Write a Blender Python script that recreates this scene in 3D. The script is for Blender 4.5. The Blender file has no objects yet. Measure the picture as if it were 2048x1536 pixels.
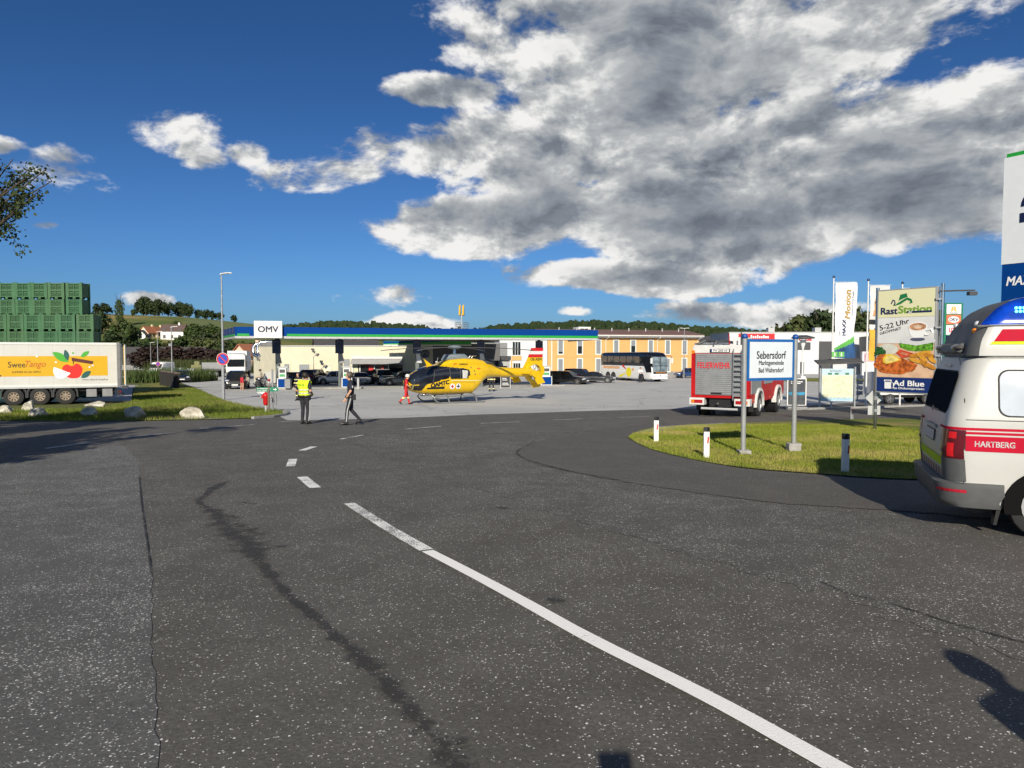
import bpy, bmesh, math, random
import numpy as np
from mathutils import Vector, Matrix
random.seed(7); np.random.seed(7)
R = math.radians
scene = bpy.context.scene
COL = scene.collection

# ------------------------------------------------------------------ camera
CAM_Z, FPX, PITCH = 1.75, 1420.0, R(2.54)
cd = bpy.data.cameras.new('camera'); cam = bpy.data.objects.new('camera', cd); COL.objects.link(cam)
cam.location = (0, 0, CAM_Z); cam.rotation_euler = (R(90) - PITCH, 0, 0)
cd.sensor_width = 36; cd.lens = FPX / 2048 * 36; cd.clip_start = .05; cd.clip_end = 6000
scene.camera = cam

# ------------------------------------------------------------------ light: low evening sun behind the camera
SUN_EL, SHADOW_AZ = R(27), R(4)
sd = bpy.data.lights.new('sun', 'SUN'); sun = bpy.data.objects.new('sun', sd); COL.objects.link(sun)
sd.energy = 4.5; sd.angle = R(.5); sd.color = (1, .91, .76)
sdir = Vector((math.sin(SHADOW_AZ)*math.cos(SUN_EL), math.cos(SHADOW_AZ)*math.cos(SUN_EL), -math.sin(SUN_EL)))
sun.rotation_euler = sdir.to_track_quat('-Z', 'Y').to_euler(); sun.location = (0, -30, 30)
vs = scene.view_settings
vs.view_transform = 'Standard'; vs.look = 'None'; vs.gamma = 1; vs.use_curve_mapping = False
vs.exposure = .34
scene.render.engine = 'CYCLES'
cy = scene.cycles
cy.use_denoising = True; cy.max_bounces = 6; cy.diffuse_bounces = 3; cy.glossy_bounces = 3; cy.transmission_bounces = 4
cy.transparent_max_bounces = 6; cy.sample_clamp_indirect = 6; cy.use_adaptive_sampling = True; cy.adaptive_threshold = .015

def lin(c):
    c = c/255
    return c/12.92 if c <= .04045 else ((c+.055)/1.055)**2.4
def C(r, g, b): return (lin(r), lin(g), lin(b), 1)

class NT:
    """small helper to write node graphs as expressions"""
    def __init__(s, tree): s.t = tree; s.n = tree.nodes; s.l = tree.links
    def new(s, typ, **kw):
        n = s.n.new(typ)
        for k, v in kw.items(): setattr(n, k, v)
        return n
    def put(s, sock, v):
        if isinstance(v, bpy.types.NodeSocket): s.l.new(v, sock)
        elif v is not None: sock.default_value = v
    def m(s, op, a, b=None, c=None, clamp=False):
        n = s.new('ShaderNodeMath', operation=op, use_clamp=clamp)
        s.put(n.inputs[0], a); s.put(n.inputs[1], b)
        if c is not None: s.put(n.inputs[2], c)
        return n.outputs[0]
    def vm(s, op, a, b=None):
        n = s.new('ShaderNodeVectorMath', operation=op); s.put(n.inputs[0], a); s.put(n.inputs[1], b); return n.outputs[0]
    def mr(s, v, a, b, c=0., d=1., smooth=True):
        n = s.new('ShaderNodeMapRange', interpolation_type='SMOOTHSTEP' if smooth else 'LINEAR')
        for i, x in enumerate((v, a, b, c, d)): s.put(n.inputs[i], x)
        return n.outputs[0]
    def noise(s, vec, scale, detail=4, rough=.5, dist=0., col=False):
        n = s.new('ShaderNodeTexNoise'); s.put(n.inputs['Vector'], vec); n.inputs['Scale'].default_value = scale
        n.inputs['Detail'].default_value = detail; n.inputs['Roughness'].default_value = rough; n.inputs['Distortion'].default_value = dist
        return n.outputs['Color' if col else 'Fac']
    def vor(s, vec, scale, feature='F1'):
        n = s.new('ShaderNodeTexVoronoi', feature=feature); s.put(n.inputs['Vector'], vec); n.inputs['Scale'].default_value = scale; return n
    def mix(s, f, a, b, mode='MIX'):
        n = s.new('ShaderNodeMix', data_type='RGBA', blend_type=mode)
        s.put(n.inputs[0], f); s.put(n.inputs[6], a); s.put(n.inputs[7], b); return n.outputs[2]
    def sep(s, v):
        n = s.new('ShaderNodeSeparateXYZ'); s.put(n.inputs[0], v); return n.outputs
    def comb(s, x, y, z):
        n = s.new('ShaderNodeCombineXYZ'); s.put(n.inputs[0], x); s.put(n.inputs[1], y); s.put(n.inputs[2], z); return n.outputs[0]

# ------------------------------------------------------------------ sky: Nishita air with a fair-weather cloud layer
W = bpy.data.worlds.new('World'); scene.world = W; W.use_nodes = True
q = NT(W.node_tree); q.n.clear()
SKY_STRENGTH = .05
sky = q.new('ShaderNodeTexSky', sky_type='NISHITA')
sky.sun_disc = False; sky.sun_elevation = SUN_EL; sky.sun_rotation = R(180) + SHADOW_AZ
sky.altitude = 300; sky.air_density = 1.0; sky.dust_density = 1.1; sky.ozone_density = 4.5
tc = q.new('ShaderNodeTexCoord'); V = tc.outputs['Generated']
vx, vy, vz = q.sep(V)
az = q.m('MULTIPLY', q.m('ARCTAN2', vx, vy), 57.2958)
el = q.m('MULTIPLY', q.m('ARCSINE', vz), 57.2958)
warp = q.vm('SUBTRACT', q.noise(V, 3.2, 3, .55, col=True), (.5, .5, .5))
wx, wy, wz = q.sep(warp)
azw = q.m('ADD', az, q.m('MULTIPLY', wx, 7.)); elw = q.m('ADD', el, q.m('MULTIPLY', wy, 3.5))
# cloud masses as (azimuth, elevation, half width, half height) in degrees; the first list is written as picture coordinates of the photograph
def sky_dir(px, py, hw, hh):
    a = math.atan2(px-1024, 1420); e_ = math.atan2(705-py, math.hypot(1420, px-1024)); return (math.degrees(a), math.degrees(e_), hw/1420*57.3*math.cos(a)**2, hh/1420*57.3*math.cos(a))
BLOBS = [(*sky_dir(*b[:4]), b[4]) for b in (
    (1350, 110, 350, 150, 1.), (1680, 70, 300, 110, .9), (1080, 60, 150, 90, .45), (1130, 320, 320, 95, 1.), (860, 310, 220, 50, .95), (900, 200, 110, 30, .6), (1640, 330, 380, 130, 1.1), (1930, 260, 230, 130, 1.), (960, 445, 240, 60, 1.1), (850, 460, 130, 45, .9),
    (1180, 430, 300, 90, 1.05), (1520, 430, 420, 75, 1.1), (1880, 420, 260, 80, 1.), (1290, 545, 290, 42, 1.25), (1400, 350, 220, 110, 1.15), (1250, 250, 260, 90, .9), (1450, 500, 280, 50, 1.0), (700, 340, 80, 30, .6), (610, 362, 95, 42, .62), (165, 350, 95, 44, .6), (335, 280, 110, 50, .55), (410, 325, 60, 26, .5), (515, 318, 42, 24, .4), (30, 297, 60, 16, .5),
    (790, 580, 95, 22, .5), (860, 632, 130, 18, .5), (328, 605, 60, 15, .5), (1480, 618, 180, 28, .62), (1650, 612, 120, 26, .55), (100, 468, 36, 10, .4), (1150, 620, 40, 9, .4))]
BLOBS += [(75, 20, 22, 9, .9), (120, 14, 24, 6, .8), (165, 22, 20, 8, .7), (-80, 18, 18, 6, .7), (-130, 13, 24, 5, .8), (90, 45, 30, 10, .6)]
pos = q.comb(azw, elw, 0.); M = None
for a0, e0, wa, we, wt in BLOBS:
    n = q.new('ShaderNodeVectorMath', operation='MULTIPLY_ADD'); q.put(n.inputs[0], pos); n.inputs[1].default_value = (1/wa, 1/we, 0); n.inputs[2].default_value = (-a0/wa, -e0/we, 0)
    d = q.new('ShaderNodeVectorMath', operation='DOT_PRODUCT'); q.put(d.inputs[0], n.outputs[0]); q.put(d.inputs[1], n.outputs[0])
    g = q.m('MULTIPLY_ADD', d.outputs['Value'], -wt, wt)
    M = g if M is None else q.m('SMOOTH_MAX', M, g, .3)
M = q.m('MAXIMUM', M, -1.6)
BASES = [(*sky_dir(*b[:4]), b[4]) for b in ((1080, 395, 260, 50, .9), (1480, 440, 420, 55, 1.), (1850, 420, 230, 70, 1.), (1420, 190, 240, 95, .8), (1250, 60, 200, 60, .5), (1350, 545, 200, 20, .6), (1780, 310, 150, 50, .5), (1700, 150, 120, 50, .4), (160, 372, 70, 16, .5), (610, 385, 60, 12, .4), (1520, 632, 150, 14, .7))]
BASES += [(a, e0-w*.4, b*.8, w*.4, .8) for a, e0, b, w, _ in BLOBS[-6:]]
K = None
for a0, e0, wa, we, wt in BASES:
    n = q.new('ShaderNodeVectorMath', operation='MULTIPLY_ADD'); q.put(n.inputs[0], pos); n.inputs[1].default_value = (1/wa, 1/we, 0); n.inputs[2].default_value = (-a0/wa, -e0/we, 0)
    d = q.new('ShaderNodeVectorMath', operation='DOT_PRODUCT'); q.put(d.inputs[0], n.outputs[0]); q.put(d.inputs[1], n.outputs[0])
    g = q.m('MULTIPLY_ADD', d.outputs['Value'], -wt*.5, wt); K = g if K is None else q.m('MAXIMUM', K, g)
def density(off, det=7):
    p = q.vm('MULTIPLY', q.vm('ADD', V, off), (1., 1., 1.75))
    p = q.vm('ADD', p, q.vm('MULTIPLY', warp, (.12, .12, .12)))
    a = q.noise(p, 7.2, det, .6)
    return q.m('ADD', q.m('MULTIPLY', q.m('SUBTRACT', a, .5), 3.1), q.m('MULTIPLY', M, .80))
D0 = density((0, 0, 0)); D1 = density((-.014, 0., .022), 5)
alpha = q.mr(D0, -.05, .34)
relief = q.mr(q.m('SUBTRACT', D0, D1), -.40, .36, 0., 1., smooth=False)
thick = q.mr(D0, .15, 1.15)
dark = q.m('MULTIPLY', q.mr(q.m('ADD', K, q.m('MULTIPLY', q.m('SUBTRACT', D0, .6), .3)), .0, 1.), thick, clamp=True)
lit = q.m('ADD', q.m('MULTIPLY', relief, .95), q.m('MULTIPLY_ADD', thick, -.26, .28), clamp=True)
lit = q.m('MULTIPLY', lit, q.m('MULTIPLY_ADD', dark, -.55, 1.), clamp=True)
ramp = q.new('ShaderNodeValToRGB'); q.put(ramp.inputs[0], lit)
cr = ramp.color_ramp; cr.elements[0].color = (.135, .16, .205, 1); cr.elements[1].color = (.98, .97, .95, 1)
e = cr.elements.new(.35); e.color = (.29, .32, .365, 1); e = cr.elements.new(.68); e.color = (.52, .54, .555, 1)
bg1 = q.new('ShaderNodeBackground'); skyc = q.mix(1., sky.outputs[0], q.mix(q.mr(el, -2., 24.), (.64, 1.04, 1.55, 1), (.38, .70, 1.06, 1)), 'MULTIPLY')
q.put(bg1.inputs[0], skyc); bg1.inputs[1].default_value = SKY_STRENGTH
bg2 = q.new('ShaderNodeBackground'); q.put(bg2.inputs[0], ramp.outputs[0]); bg2.inputs[1].default_value = .72
mixs = q.new('ShaderNodeMixShader'); q.put(mixs.inputs[0], q.m('MULTIPLY', alpha, q.mr(el, .0, 1.5)))
q.l.new(bg1.outputs[0], mixs.inputs[1]); q.l.new(bg2.outputs[0], mixs.inputs[2])
W.cycles.sampling_method = 'MANUAL'; W.cycles.sample_map_resolution = 256
wo = q.new('ShaderNodeOutputWorld'); q.l.new(mixs.outputs[0], wo.inputs[0])

# ------------------------------------------------------------------ ground heights and picture-to-ground helper
_GP = [(-500, .0), (-60, .0), (0, .0), (7, -.2), (15, -.42), (24, -.70), (30, -.95), (37, -1.2), (44, -1.36), (60, -1.52), (76, -1.68), (90, -1.9), (130, -2.0), (5000, -2.0)]
def _g0(y):
    for (a, za), (b, zb) in zip(_GP, _GP[1:]):
        if y <= b: return za + (zb-za)*(y-a)/(b-a)
    return _GP[-1][1]
BANDS = [-500, -60, -20, -8] + [i*1.5 for i in range(-3, 68)] + [105, 112, 120, 130, 150, 200, 300, 500, 900, 3000]
_BZ = [sum(_g0(y+k) for k in (-4, -2, 0, 2, 4))/5 for y in BANDS]
def gz(y):
    return float(np.interp(y, BANDS, _BZ))
def ray(px, py):
    a, b = (px-1024)/FPX, (768-py)/FPX
    return Vector((a, math.cos(PITCH)+b*math.sin(PITCH), -math.sin(PITCH)+b*math.cos(PITCH)))
def G(px, py):
    d = ray(px, py); lo, hi = .5, 400.
    for _ in range(50):
        t = (lo+hi)/2
        if CAM_Z + t*d.z > gz(t*d.y): lo = t
        else: hi = t
    return (lo*d.x, lo*d.y)
def at(px, py, Y):
    d = ray(px, py); t = Y/d.y
    return Vector((d.x*t, Y, CAM_Z + d.z*t))
def onx(px, Y): return (px-1024)/FPX*Y*1.0

# ------------------------------------------------------------------ materials
MAT = {}
def mat(name, col, rough=.5, metal=0., var=.12, vscale=4., bump=0., bscale=60., coat=0., emit=None, estr=0., trans=0., spec=.5, dirt=0.):
    if name in MAT: return MAT[name]
    m = bpy.data.materials.new(name); m.use_nodes = True
    n = NT(m.node_tree); b = n.n['Principled BSDF']
    tcn = n.new('ShaderNodeTexCoord').outputs['Object']
    if var:
        f = n.noise(tcn, vscale, 4, .6)
        hi = tuple(min(1, c*(1+var)) for c in col[:3]) + (1,); lo = tuple(c*(1-var) for c in col[:3]) + (1,)
        c = n.mix(n.mr(f, .3, .7), lo, hi)
        if dirt:
            c = n.mix(n.m('MULTIPLY', n.mr(n.noise(tcn, vscale*2.7, 6, .7), .5, .75), dirt), c, (.12, .105, .085, 1))
        n.put(b.inputs['Base Color'], c)
        n.put(b.inputs['Roughness'], n.mr(f, .2, .8, max(.02, rough*.85), min(1, rough*1.15)))
    else:
        b.inputs['Base Color'].default_value = col; b.inputs['Roughness'].default_value = rough
    b.inputs['Metallic'].default_value = metal; b.inputs['Specular IOR Level'].default_value = spec
    b.inputs['Coat Weight'].default_value = coat; b.inputs['Coat Roughness'].default_value = .06
    b.inputs['Transmission Weight'].default_value = trans
    if emit: b.inputs['Emission Color'].default_value = emit; b.inputs['Emission Strength'].default_value = estr
    if bump:
        bn = n.new('ShaderNodeBump'); bn.inputs['Strength'].default_value = bump; bn.inputs['Distance'].default_value = .02
        n.put(bn.inputs['Height'], n.noise(tcn, bscale, 5, .65)); n.l.new(bn.outputs[0], b.inputs['Normal'])
    MAT[name] = m; return m

# ------------------------------------------------------------------ mesh builder
def link(o, parent=None):
    COL.objects.link(o)
    if parent is not None: o.parent = parent
    return o
def rotz(a): return Matrix.Rotation(a, 4, 'Z')
class MB:
    def __init__(s): s.v = []; s.f = []
    def add(s, vs_, fs_):
        k = len(s.v); s.v += [tuple(p) for p in vs_]; s.f += [tuple(i+k for i in f) for f in fs_]; return s
    def box(s, c, d, M=None):
        x, y, z = d[0]/2, d[1]/2, d[2]/2
        p = [Vector((sx*x, sy*y, sz*z)) for sz in (-1, 1) for sy in (-1, 1) for sx in (-1, 1)]
        p = [(M @ a if M else a) + Vector(c) for a in p]
        return s.add(p, [(0, 2, 3, 1), (4, 5, 7, 6), (0, 1, 5, 4), (2, 6, 7, 3), (0, 4, 6, 2), (1, 3, 7, 5)])
    def bb(s, x0, x1, y0, y1, z0, z1): return s.box(((x0+x1)/2, (y0+y1)/2, (z0+z1)/2), (abs(x1-x0), abs(y1-y0), abs(z1-z0)))
    def cyl(s, p0, p1, r0, r1=None, n=12):
        r1 = r0 if r1 is None else r1
        return s.tube([p0, p1], [r0, r1], n)
    def tube(s, pts, r, n=8, cap=True):
        pts = [Vector(p) for p in pts]; rr = r if isinstance(r, (list, tuple)) else [r]*len(pts); rings = []
        prev = None
        for i, p in enumerate(pts):
            t = (pts[min(i+1, len(pts)-1)] - pts[max(i-1, 0)])
            t = t.normalized() if t.length > 1e-9 else Vector((0, 0, 1))
            if prev is None:
                a = Vector((0, 0, 1)) if abs(t.z) < .9 else Vector((1, 0, 0)); u = t.cross(a).normalized()
            else: u = (prev - t*prev.dot(t)).normalized()
            prev = u; w = t.cross(u)
            rings.append([p + (u*math.cos(2*math.pi*k/n) + w*math.sin(2*math.pi*k/n))*rr[i] for k in range(n)])
        return s.loft(rings, cap)
    def loft(s, rings, cap=True, closed=True):
        n = len(rings[0]); k = len(s.v)
        for r_ in rings: s.v += [tuple(p) for p in r_]
        for i in range(len(rings)-1):
            for j in range(n if closed else n-1):
                a, b = k+i*n+j, k+i*n+(j+1) % n
                s.f.append((a, b, b+n, a+n))
        if cap:
            s.f.append(tuple(k+j for j in range(n))[::-1]); s.f.append(tuple(k+(len(rings)-1)*n+j for j in range(n)))
        return s
    def prism(s, poly, axis, a0, a1):
        def P(u, v, a): return {'x': (a, u, v), 'y': (u, a, v), 'z': (u, v, a)}[axis]
        return s.loft([[P(u, v, a0) for u, v in poly], [P(u, v, a1) for u, v in poly]])
    def ell(s, c, r, nu=14, nv=9):
        if not isinstance(r, (tuple, list)): r = (r, r, r)
        rings = []
        for i in range(nv+1):
            t = math.pi*(i/nv) ; sr = max(math.sin(t), .02)
            rings.append([(c[0]+r[0]*sr*math.cos(2*math.pi*j/nu), c[1]+r[1]*sr*math.sin(2*math.pi*j/nu), c[2]-r[2]*math.cos(t)) for j in range(nu)])
        return s.loft(rings)
    def disc(s, c, r, axis='x', n=20, r2=None):
        r2 = r2 or r
        f = {'x': lambda a, b: (c[0], c[1]+a, c[2]+b), 'y': lambda a, b: (c[0]+a, c[1], c[2]+b), 'z': lambda a, b: (c[0]+a, c[1]+b, c[2])}[axis]
        return s.add([f(r*math.cos(2*math.pi*k/n), r2*math.sin(2*math.pi*k/n)) for k in range(n)], [tuple(range(n))])
    def poly(s, pts): return s.add(pts, [tuple(range(len(pts)))])
    def build(s, name, m, parent=None, smooth=False, bevel=0., M=None):
        me = bpy.data.meshes.new(name); vv = [tuple(M @ Vector(p)) for p in s.v] if M else s.v
        me.from_pydata(vv, [], s.f); me.update()
        bm = bmesh.new(); bm.from_mesh(me); bmesh.ops.recalc_face_normals(bm, faces=bm.faces); bm.to_mesh(me); bm.free()
        if m: me.materials.append(m)
        o = bpy.data.objects.new(name, me); link(o, parent)
        if smooth:
            me.polygons.foreach_set('use_smooth', [True]*len(me.polygons)); me.set_sharp_from_angle(angle=R(smooth if smooth is not True else 40))
        if bevel:
            b = o.modifiers.new('bevel', 'BEVEL'); b.width = bevel; b.segments = 2; b.limit_method = 'ANGLE'; b.angle_limit = R(35)
        return o
def B(x0, x1, y0, y1, z0, z1): return MB().bb(x0, x1, y0, y1, z0, z1)
def tag(o, label=None, cat=None, group=None, kind=None):
    for k, v in (('label', label), ('category', cat), ('group', group), ('kind', kind)):
        if v: o[k] = v
    return o
def thing(name, label, cat, loc=(0, 0, 0), rz=0., group=None):
    o = bpy.data.objects.new(name, None); o.empty_display_size = .2; link(o)
    o.location = loc; o.rotation_euler = (0, 0, rz)
    return tag(o, label, cat, group)
def copy_tree(o, parent=None):
    c = o.copy(); COL.objects.link(c); c.parent = parent
    for ch in o.children: copy_tree(ch, c)
    return c
_TX = {}
def text_mesh(s, bold=0., shear=0.):
    k = (s, bold, shear)
    if k in _TX: return _TX[k]
    cu = bpy.data.curves.new('t', 'FONT'); cu.body = s; cu.size = 1; cu.offset = bold; cu.shear = shear; cu.resolution_u = 3
    o = bpy.data.objects.new('t', cu); COL.objects.link(o)
    dg = bpy.context.evaluated_depsgraph_get(); me = bpy.data.meshes.new_from_object(o.evaluated_get(dg))
    vsx = [tuple(v.co) for v in me.vertices]; fs = [tuple(p.vertices) for p in me.polygons]
    bpy.data.objects.remove(o); bpy.data.curves.remove(cu); bpy.data.meshes.remove(me)
    xs = [v[0] for v in vsx]; ys = [v[1] for v in vsx]
    _TX[k] = ([((v[0]-min(xs))/(max(xs)-min(xs))-.5, (v[1]-min(ys))/(max(ys)-min(ys))-.5) for v in vsx], fs)
    return _TX[k]
def text(s, m, parent, o, X, U, w, h, bold=0., shear=0., name='lettering', wrap=None):
    """flat lettering w by h metres centred on o, reading along X with U up"""
    p, fs = text_mesh(s, 0., shear); o, X, U = Vector(o), Vector(X).normalized(), Vector(U).normalized()
    nrm = X.cross(U); vv = [o + X*(u*w) + U*(v*h) for u, v in p]
    if bold:
        k = len(p); base = fs
        for i, (a, b) in enumerate(((1, .5), (-1, .5), (1, -.5), (-1, -.5))):
            vv += [o + X*(u*w+a*bold*h) + U*(v*h+b*bold*h) + nrm*(.0006*(i+1)) for u, v in p]; fs = fs + [tuple(j+k*(i+1) for j in f) for f in base]
    if wrap: vv = [wrap(a) for a in vv]
    me = bpy.data.meshes.new(name); me.from_pydata([tuple(a) for a in vv], [], fs); me.update(); me.materials.append(m)
    return link(bpy.data.objects.new(name, me), parent)
def catmull(p, n=6, closed=False):
    out = []; k = len(p)
    for i in range(k if closed else k-1):
        q_ = [p[(i+j) % k] if closed else p[min(max(i+j, 0), k-1)] for j in (-1, 0, 1, 2)]
        for t in range(n):
            t /= n
            out.append(tuple(.5*((2*q_[1][c]) + (-q_[0][c]+q_[2][c])*t + (2*q_[0][c]-5*q_[1][c]+4*q_[2][c]-q_[3][c])*t*t + (-q_[0][c]+3*q_[1][c]-3*q_[2][c]+q_[3][c])*t**3) for c in range(len(p[0]))))
    if not closed: out.append(tuple(p[-1]))
    return out
def clip(poly, y, keep_above):
    out = []
    for i in range(len(poly)):
        a, b = poly[i], poly[(i+1) % len(poly)]
        ia = (a[1] >= y) == keep_above or a[1] == y; ib = (b[1] >= y) == keep_above or b[1] == y
        if ia: out.append(a)
        if ia != ib:
            t = (y-a[1])/(b[1]-a[1]); out.append((a[0]+(b[0]-a[0])*t, y))
    return out
def sheet(name, poly, m, off, kind='structure', parent=None, label=None, cat=None):
    """a level sheet with outline poly that follows the ground at height off"""
    mb = MB()
    for y0, y1 in zip(BANDS, BANDS[1:]):
        if max(p[1] for p in poly) <= y0 or min(p[1] for p in poly) >= y1: continue
        c = clip(clip(poly, y0, True), y1, False) if len(poly) > 2 else []
        if len(c) > 2: mb.poly([(x, y, gz(y)+off) for x, y in c])
    me = bpy.data.meshes.new(name); me.from_pydata(mb.v, [], mb.f); me.update(); me.materials.append(m)
    bm = bmesh.new(); bm.from_mesh(me); bmesh.ops.recalc_face_normals(bm, faces=bm.faces)
    bmesh.ops.triangulate(bm, faces=bm.faces)
    for f in bm.faces:
        if f.normal.z < 0: f.normal_flip()
    bm.to_mesh(me); bm.free()
    o = link(bpy.data.objects.new(name, me), parent)
    if kind and parent is None: o['kind'] = kind
    return tag(o, label, cat)
# ------------------------------------------------------------------ ground surfaces
def asphalt(name, base, dens, speck=(.60, .59, .56, 1), tint=(.052, .045, .038, 1), fine=1.):
    m = bpy.data.materials.new(name); m.use_nodes = True; n = NT(m.node_tree); b = n.n['Principled BSDF']
    p = n.new('ShaderNodeTexCoord').outputs['Object']
    big = n.noise(p, .22, 4, .6); mid = n.noise(p, 1.6, 4, .65, .4); fin = n.noise(p, 42, 3, .7)
    c = n.mix(n.mr(big, .35, .65), base, tint)
    c = n.mix(n.mr(mid, .3, .75), c, tuple(x*1.22 for x in base[:3])+(1,))
    streak = n.noise(n.vm('MULTIPLY', p, (.35, 2.2, 1.)), 1.1, 3, .6)
    c = n.mix(n.m('MULTIPLY', n.mr(streak, .5, .75), .22), c, tuple(x*.6 for x in base[:3])+(1,))
    c = n.mix(n.mr(fin, .25, .8), n.mix(1., c, (.72, .72, .72, 1), 'MULTIPLY'), n.mix(1., c, (1.25, 1.25, 1.25, 1), 'MULTIPLY'))
    wp = n.vm('ADD', p, n.vm('MULTIPLY', n.noise(p, 60, 2, .5, col=True), (.012, .012, .012)))
    h = None
    for sc_, thr in ((58, .955), (92, .925)):
        v = n.vor(wp, sc_); r_ = n.sep(v.outputs['Color'])
        lim = n.m('SUBTRACT', thr+.03, n.m('MULTIPLY', n.mr(n.m('ADD', n.m('MULTIPLY', big, .5), n.m('MULTIPLY', mid, .5)), .36, .66), dens))
        on = n.m('MULTIPLY', n.m('GREATER_THAN', r_[0], lim), n.mr(v.outputs['Distance'], .5, .25))
        sc2 = n.mix(r_[1], tuple(x*.55 for x in speck[:3])+(1,), tuple(min(1, x*1.5) for x in speck[:3])+(1,))
        c = n.mix(n.m('MULTIPLY', on, fine), c, sc2); h = on if h is None else n.m('MAXIMUM', h, on)
    n.put(b.inputs['Base Color'], c); b.inputs['Roughness'].default_value = .82; b.inputs['Specular IOR Level'].default_value = .35
    bn = n.new('ShaderNodeBump'); bn.inputs['Strength'].default_value = .35; bn.inputs['Distance'].default_value = .012
    n.put(bn.inputs['Height'], n.m('ADD', fin, n.m('MULTIPLY', h, .3))); n.l.new(bn.outputs[0], b.inputs['Normal'])
    return m
def concrete(name, base, dark, light):
    m = bpy.data.materials.new(name); m.use_nodes = True; n = NT(m.node_tree); b = n.n['Principled BSDF']
    p = n.new('ShaderNodeTexCoord').outputs['Object']
    a = n.noise(p, .16, 5, .65, .6); s_ = n.noise(n.vm('MULTIPLY', p, (.25, 1.6, 1.)), .8, 5, .7); f = n.noise(p, 14, 4, .7)
    c = n.mix(n.mr(a, .3, .7), dark, base); c = n.mix(n.m('MULTIPLY', n.mr(s_, .5, .72), .6), c, light)
    c = n.mix(n.m('MULTIPLY', n.mr(s_, .42, .3), .55), c, dark); c = n.mix(n.mr(f, .2, .8), n.mix(1., c, (.8, .8, .8, 1), 'MULTIPLY'), c)
    crk = n.vor(n.vm('ADD', p, n.vm('MULTIPLY', n.noise(p, .5, 4, .6, col=True), (3., 3., 3.))), .09, 'DISTANCE_TO_EDGE')
    c = n.mix(n.m('MULTIPLY', n.mr(crk.outputs[0], .006, .0015), .55), c, (.03, .03, .03, 1))
    n.put(b.inputs['Base Color'], c); b.inputs['Roughness'].default_value = .8; b.inputs['Specular IOR Level'].default_value = .4
    return m
def grassmat(name, g1, g2, dry, amt=.3, sc_=1.):
    m = bpy.data.materials.new(name); m.use_nodes = True; n = NT(m.node_tree); b = n.n['Principled BSDF']
    p = n.new('ShaderNodeTexCoord').outputs['Object']
    a = n.noise(p, .5*sc_, 5, .6); f = n.noise(p, 9*sc_, 5, .7)
    c = n.mix(n.mr(f, .25, .75), g1, g2); c = n.mix(n.m('MULTIPLY', n.mr(a, .42, .68), amt*2, clamp=True), c, dry)
    n.put(b.inputs['Base Color'], c); b.inputs['Roughness'].default_value = .9; b.inputs['Specular IOR Level'].default_value = .2
    bn = n.new('ShaderNodeBump'); bn.inputs['Strength'].default_value = .5; bn.inputs['Distance'].default_value = .05
    n.put(bn.inputs['Height'], n.noise(p, 30*sc_, 4, .7)); n.l.new(bn.outputs[0], b.inputs['Normal'])
    return m
A_MAIN = asphalt('asphalt_main', (.098, .093, .083, 1), .06, tint=(.088, .081, .070, 1))
A_OLD = asphalt('asphalt_old', (.100, .100, .096, 1), .24, speck=(.55, .55, .54, 1), tint=(.097, .096, .091, 1))
A_CROSS = asphalt('asphalt_cross', (.092, .088, .080, 1), .16, tint=(.084, .079, .071, 1))
A_NEW = asphalt('asphalt_new', (.094, .089, .080, 1), -.02, tint=(.090, .084, .074, 1), fine=.7)
M_FORE = concrete('forecourt', (.55, .55, .53, 1), (.45, .45, .435, 1), (.64, .64, .62, 1))
M_YARD = concrete('yard', (.44, .44, .43, 1), (.36, .36, .35, 1), (.50, .50, .49, 1))
M_GRASS = grassmat('turf', (.09, .12, .018, 1), (.18, .22, .035, 1), (.30, .245, .085, 1), .45)
M_FIELD = grassmat('field', (.06, .085, .022, 1), (.10, .125, .035, 1), (.17, .145, .06, 1), .35, .25)

sheet('ground', [(-1500, -400), (1500, -400), (1500, 2600), (-1500, 2600)], M_FIELD, -.06)
# junction asphalt (dark), forecourt beyond it, truck yard at the left
sheet('road', [(-60, -60), (60, -60), G(2600, 846), G(1850, 806), G(1500, 808), G(1180, 815), G(950, 822), G(800, 828), G(680, 831), G(575, 833), G(440, 835), G(250, 837), G(0, 838), (-80, G(0, 838)[1]+1)], A_MAIN, 0)
road_old = [(-60, -60), (-2.2, -60), (-2.15, 0)] + [G(*p) for p in ((322, 1536), (305, 1300), (300, 1120), (292, 1060), (280, 960), (277, 920), (240, 885), (150, 905), (0, 925))] + [(-60, 15)]
def ragged(poly, amp=.05, step=.12, far=26.):
    out = []; rg = random.Random(2)
    for i in range(len(poly)):
        a, b = Vector(poly[i]), Vector(poly[(i+1) % len(poly)]); k = max(1, min(200, int((b-a).length/step))) if max(a.length, b.length) < far else 1
        out += [tuple(a.lerp(b, j/k)+(Vector((rg.gauss(0, amp), rg.gauss(0, amp))) if k > 1 else Vector((0, 0)))) for j in range(k)]
    return out
sheet('road_old_surface', ragged(road_old, .008), A_OLD, .004)
cross = [G(*p) for p in ((690, 872), (860, 858), (1060, 852), (1170, 866), (1070, 884), (1032, 905), (1055, 922), (1120, 942), (1300, 975), (1550, 1010), (1850, 1030), (2100, 1075), (2100, 1330), (1880, 1265), (1700, 1200), (1500, 1150), (1300, 1085), (1150, 1040), (1000, 992), (850, 945), (750, 905))]
sheet('road_cross_surface', ragged(cross, .05), A_CROSS, .004)
apron = [G(*p) for p in ((1300, 846), (1190, 862), (1080, 882), (1035, 904), (1050, 920), (1120, 940), (1300, 972), (1550, 1006), (1850, 1026), (2300, 1070))] + [G(2300, 985), G(1840, 962), G(1700, 958), G(1500, 943), G(1330, 905), G(1250, 876), G(1330, 856)]
sheet('road_new_surface', ragged(catmull(apron[:10], 4) + apron[10:], .03), A_NEW, .008)
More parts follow.
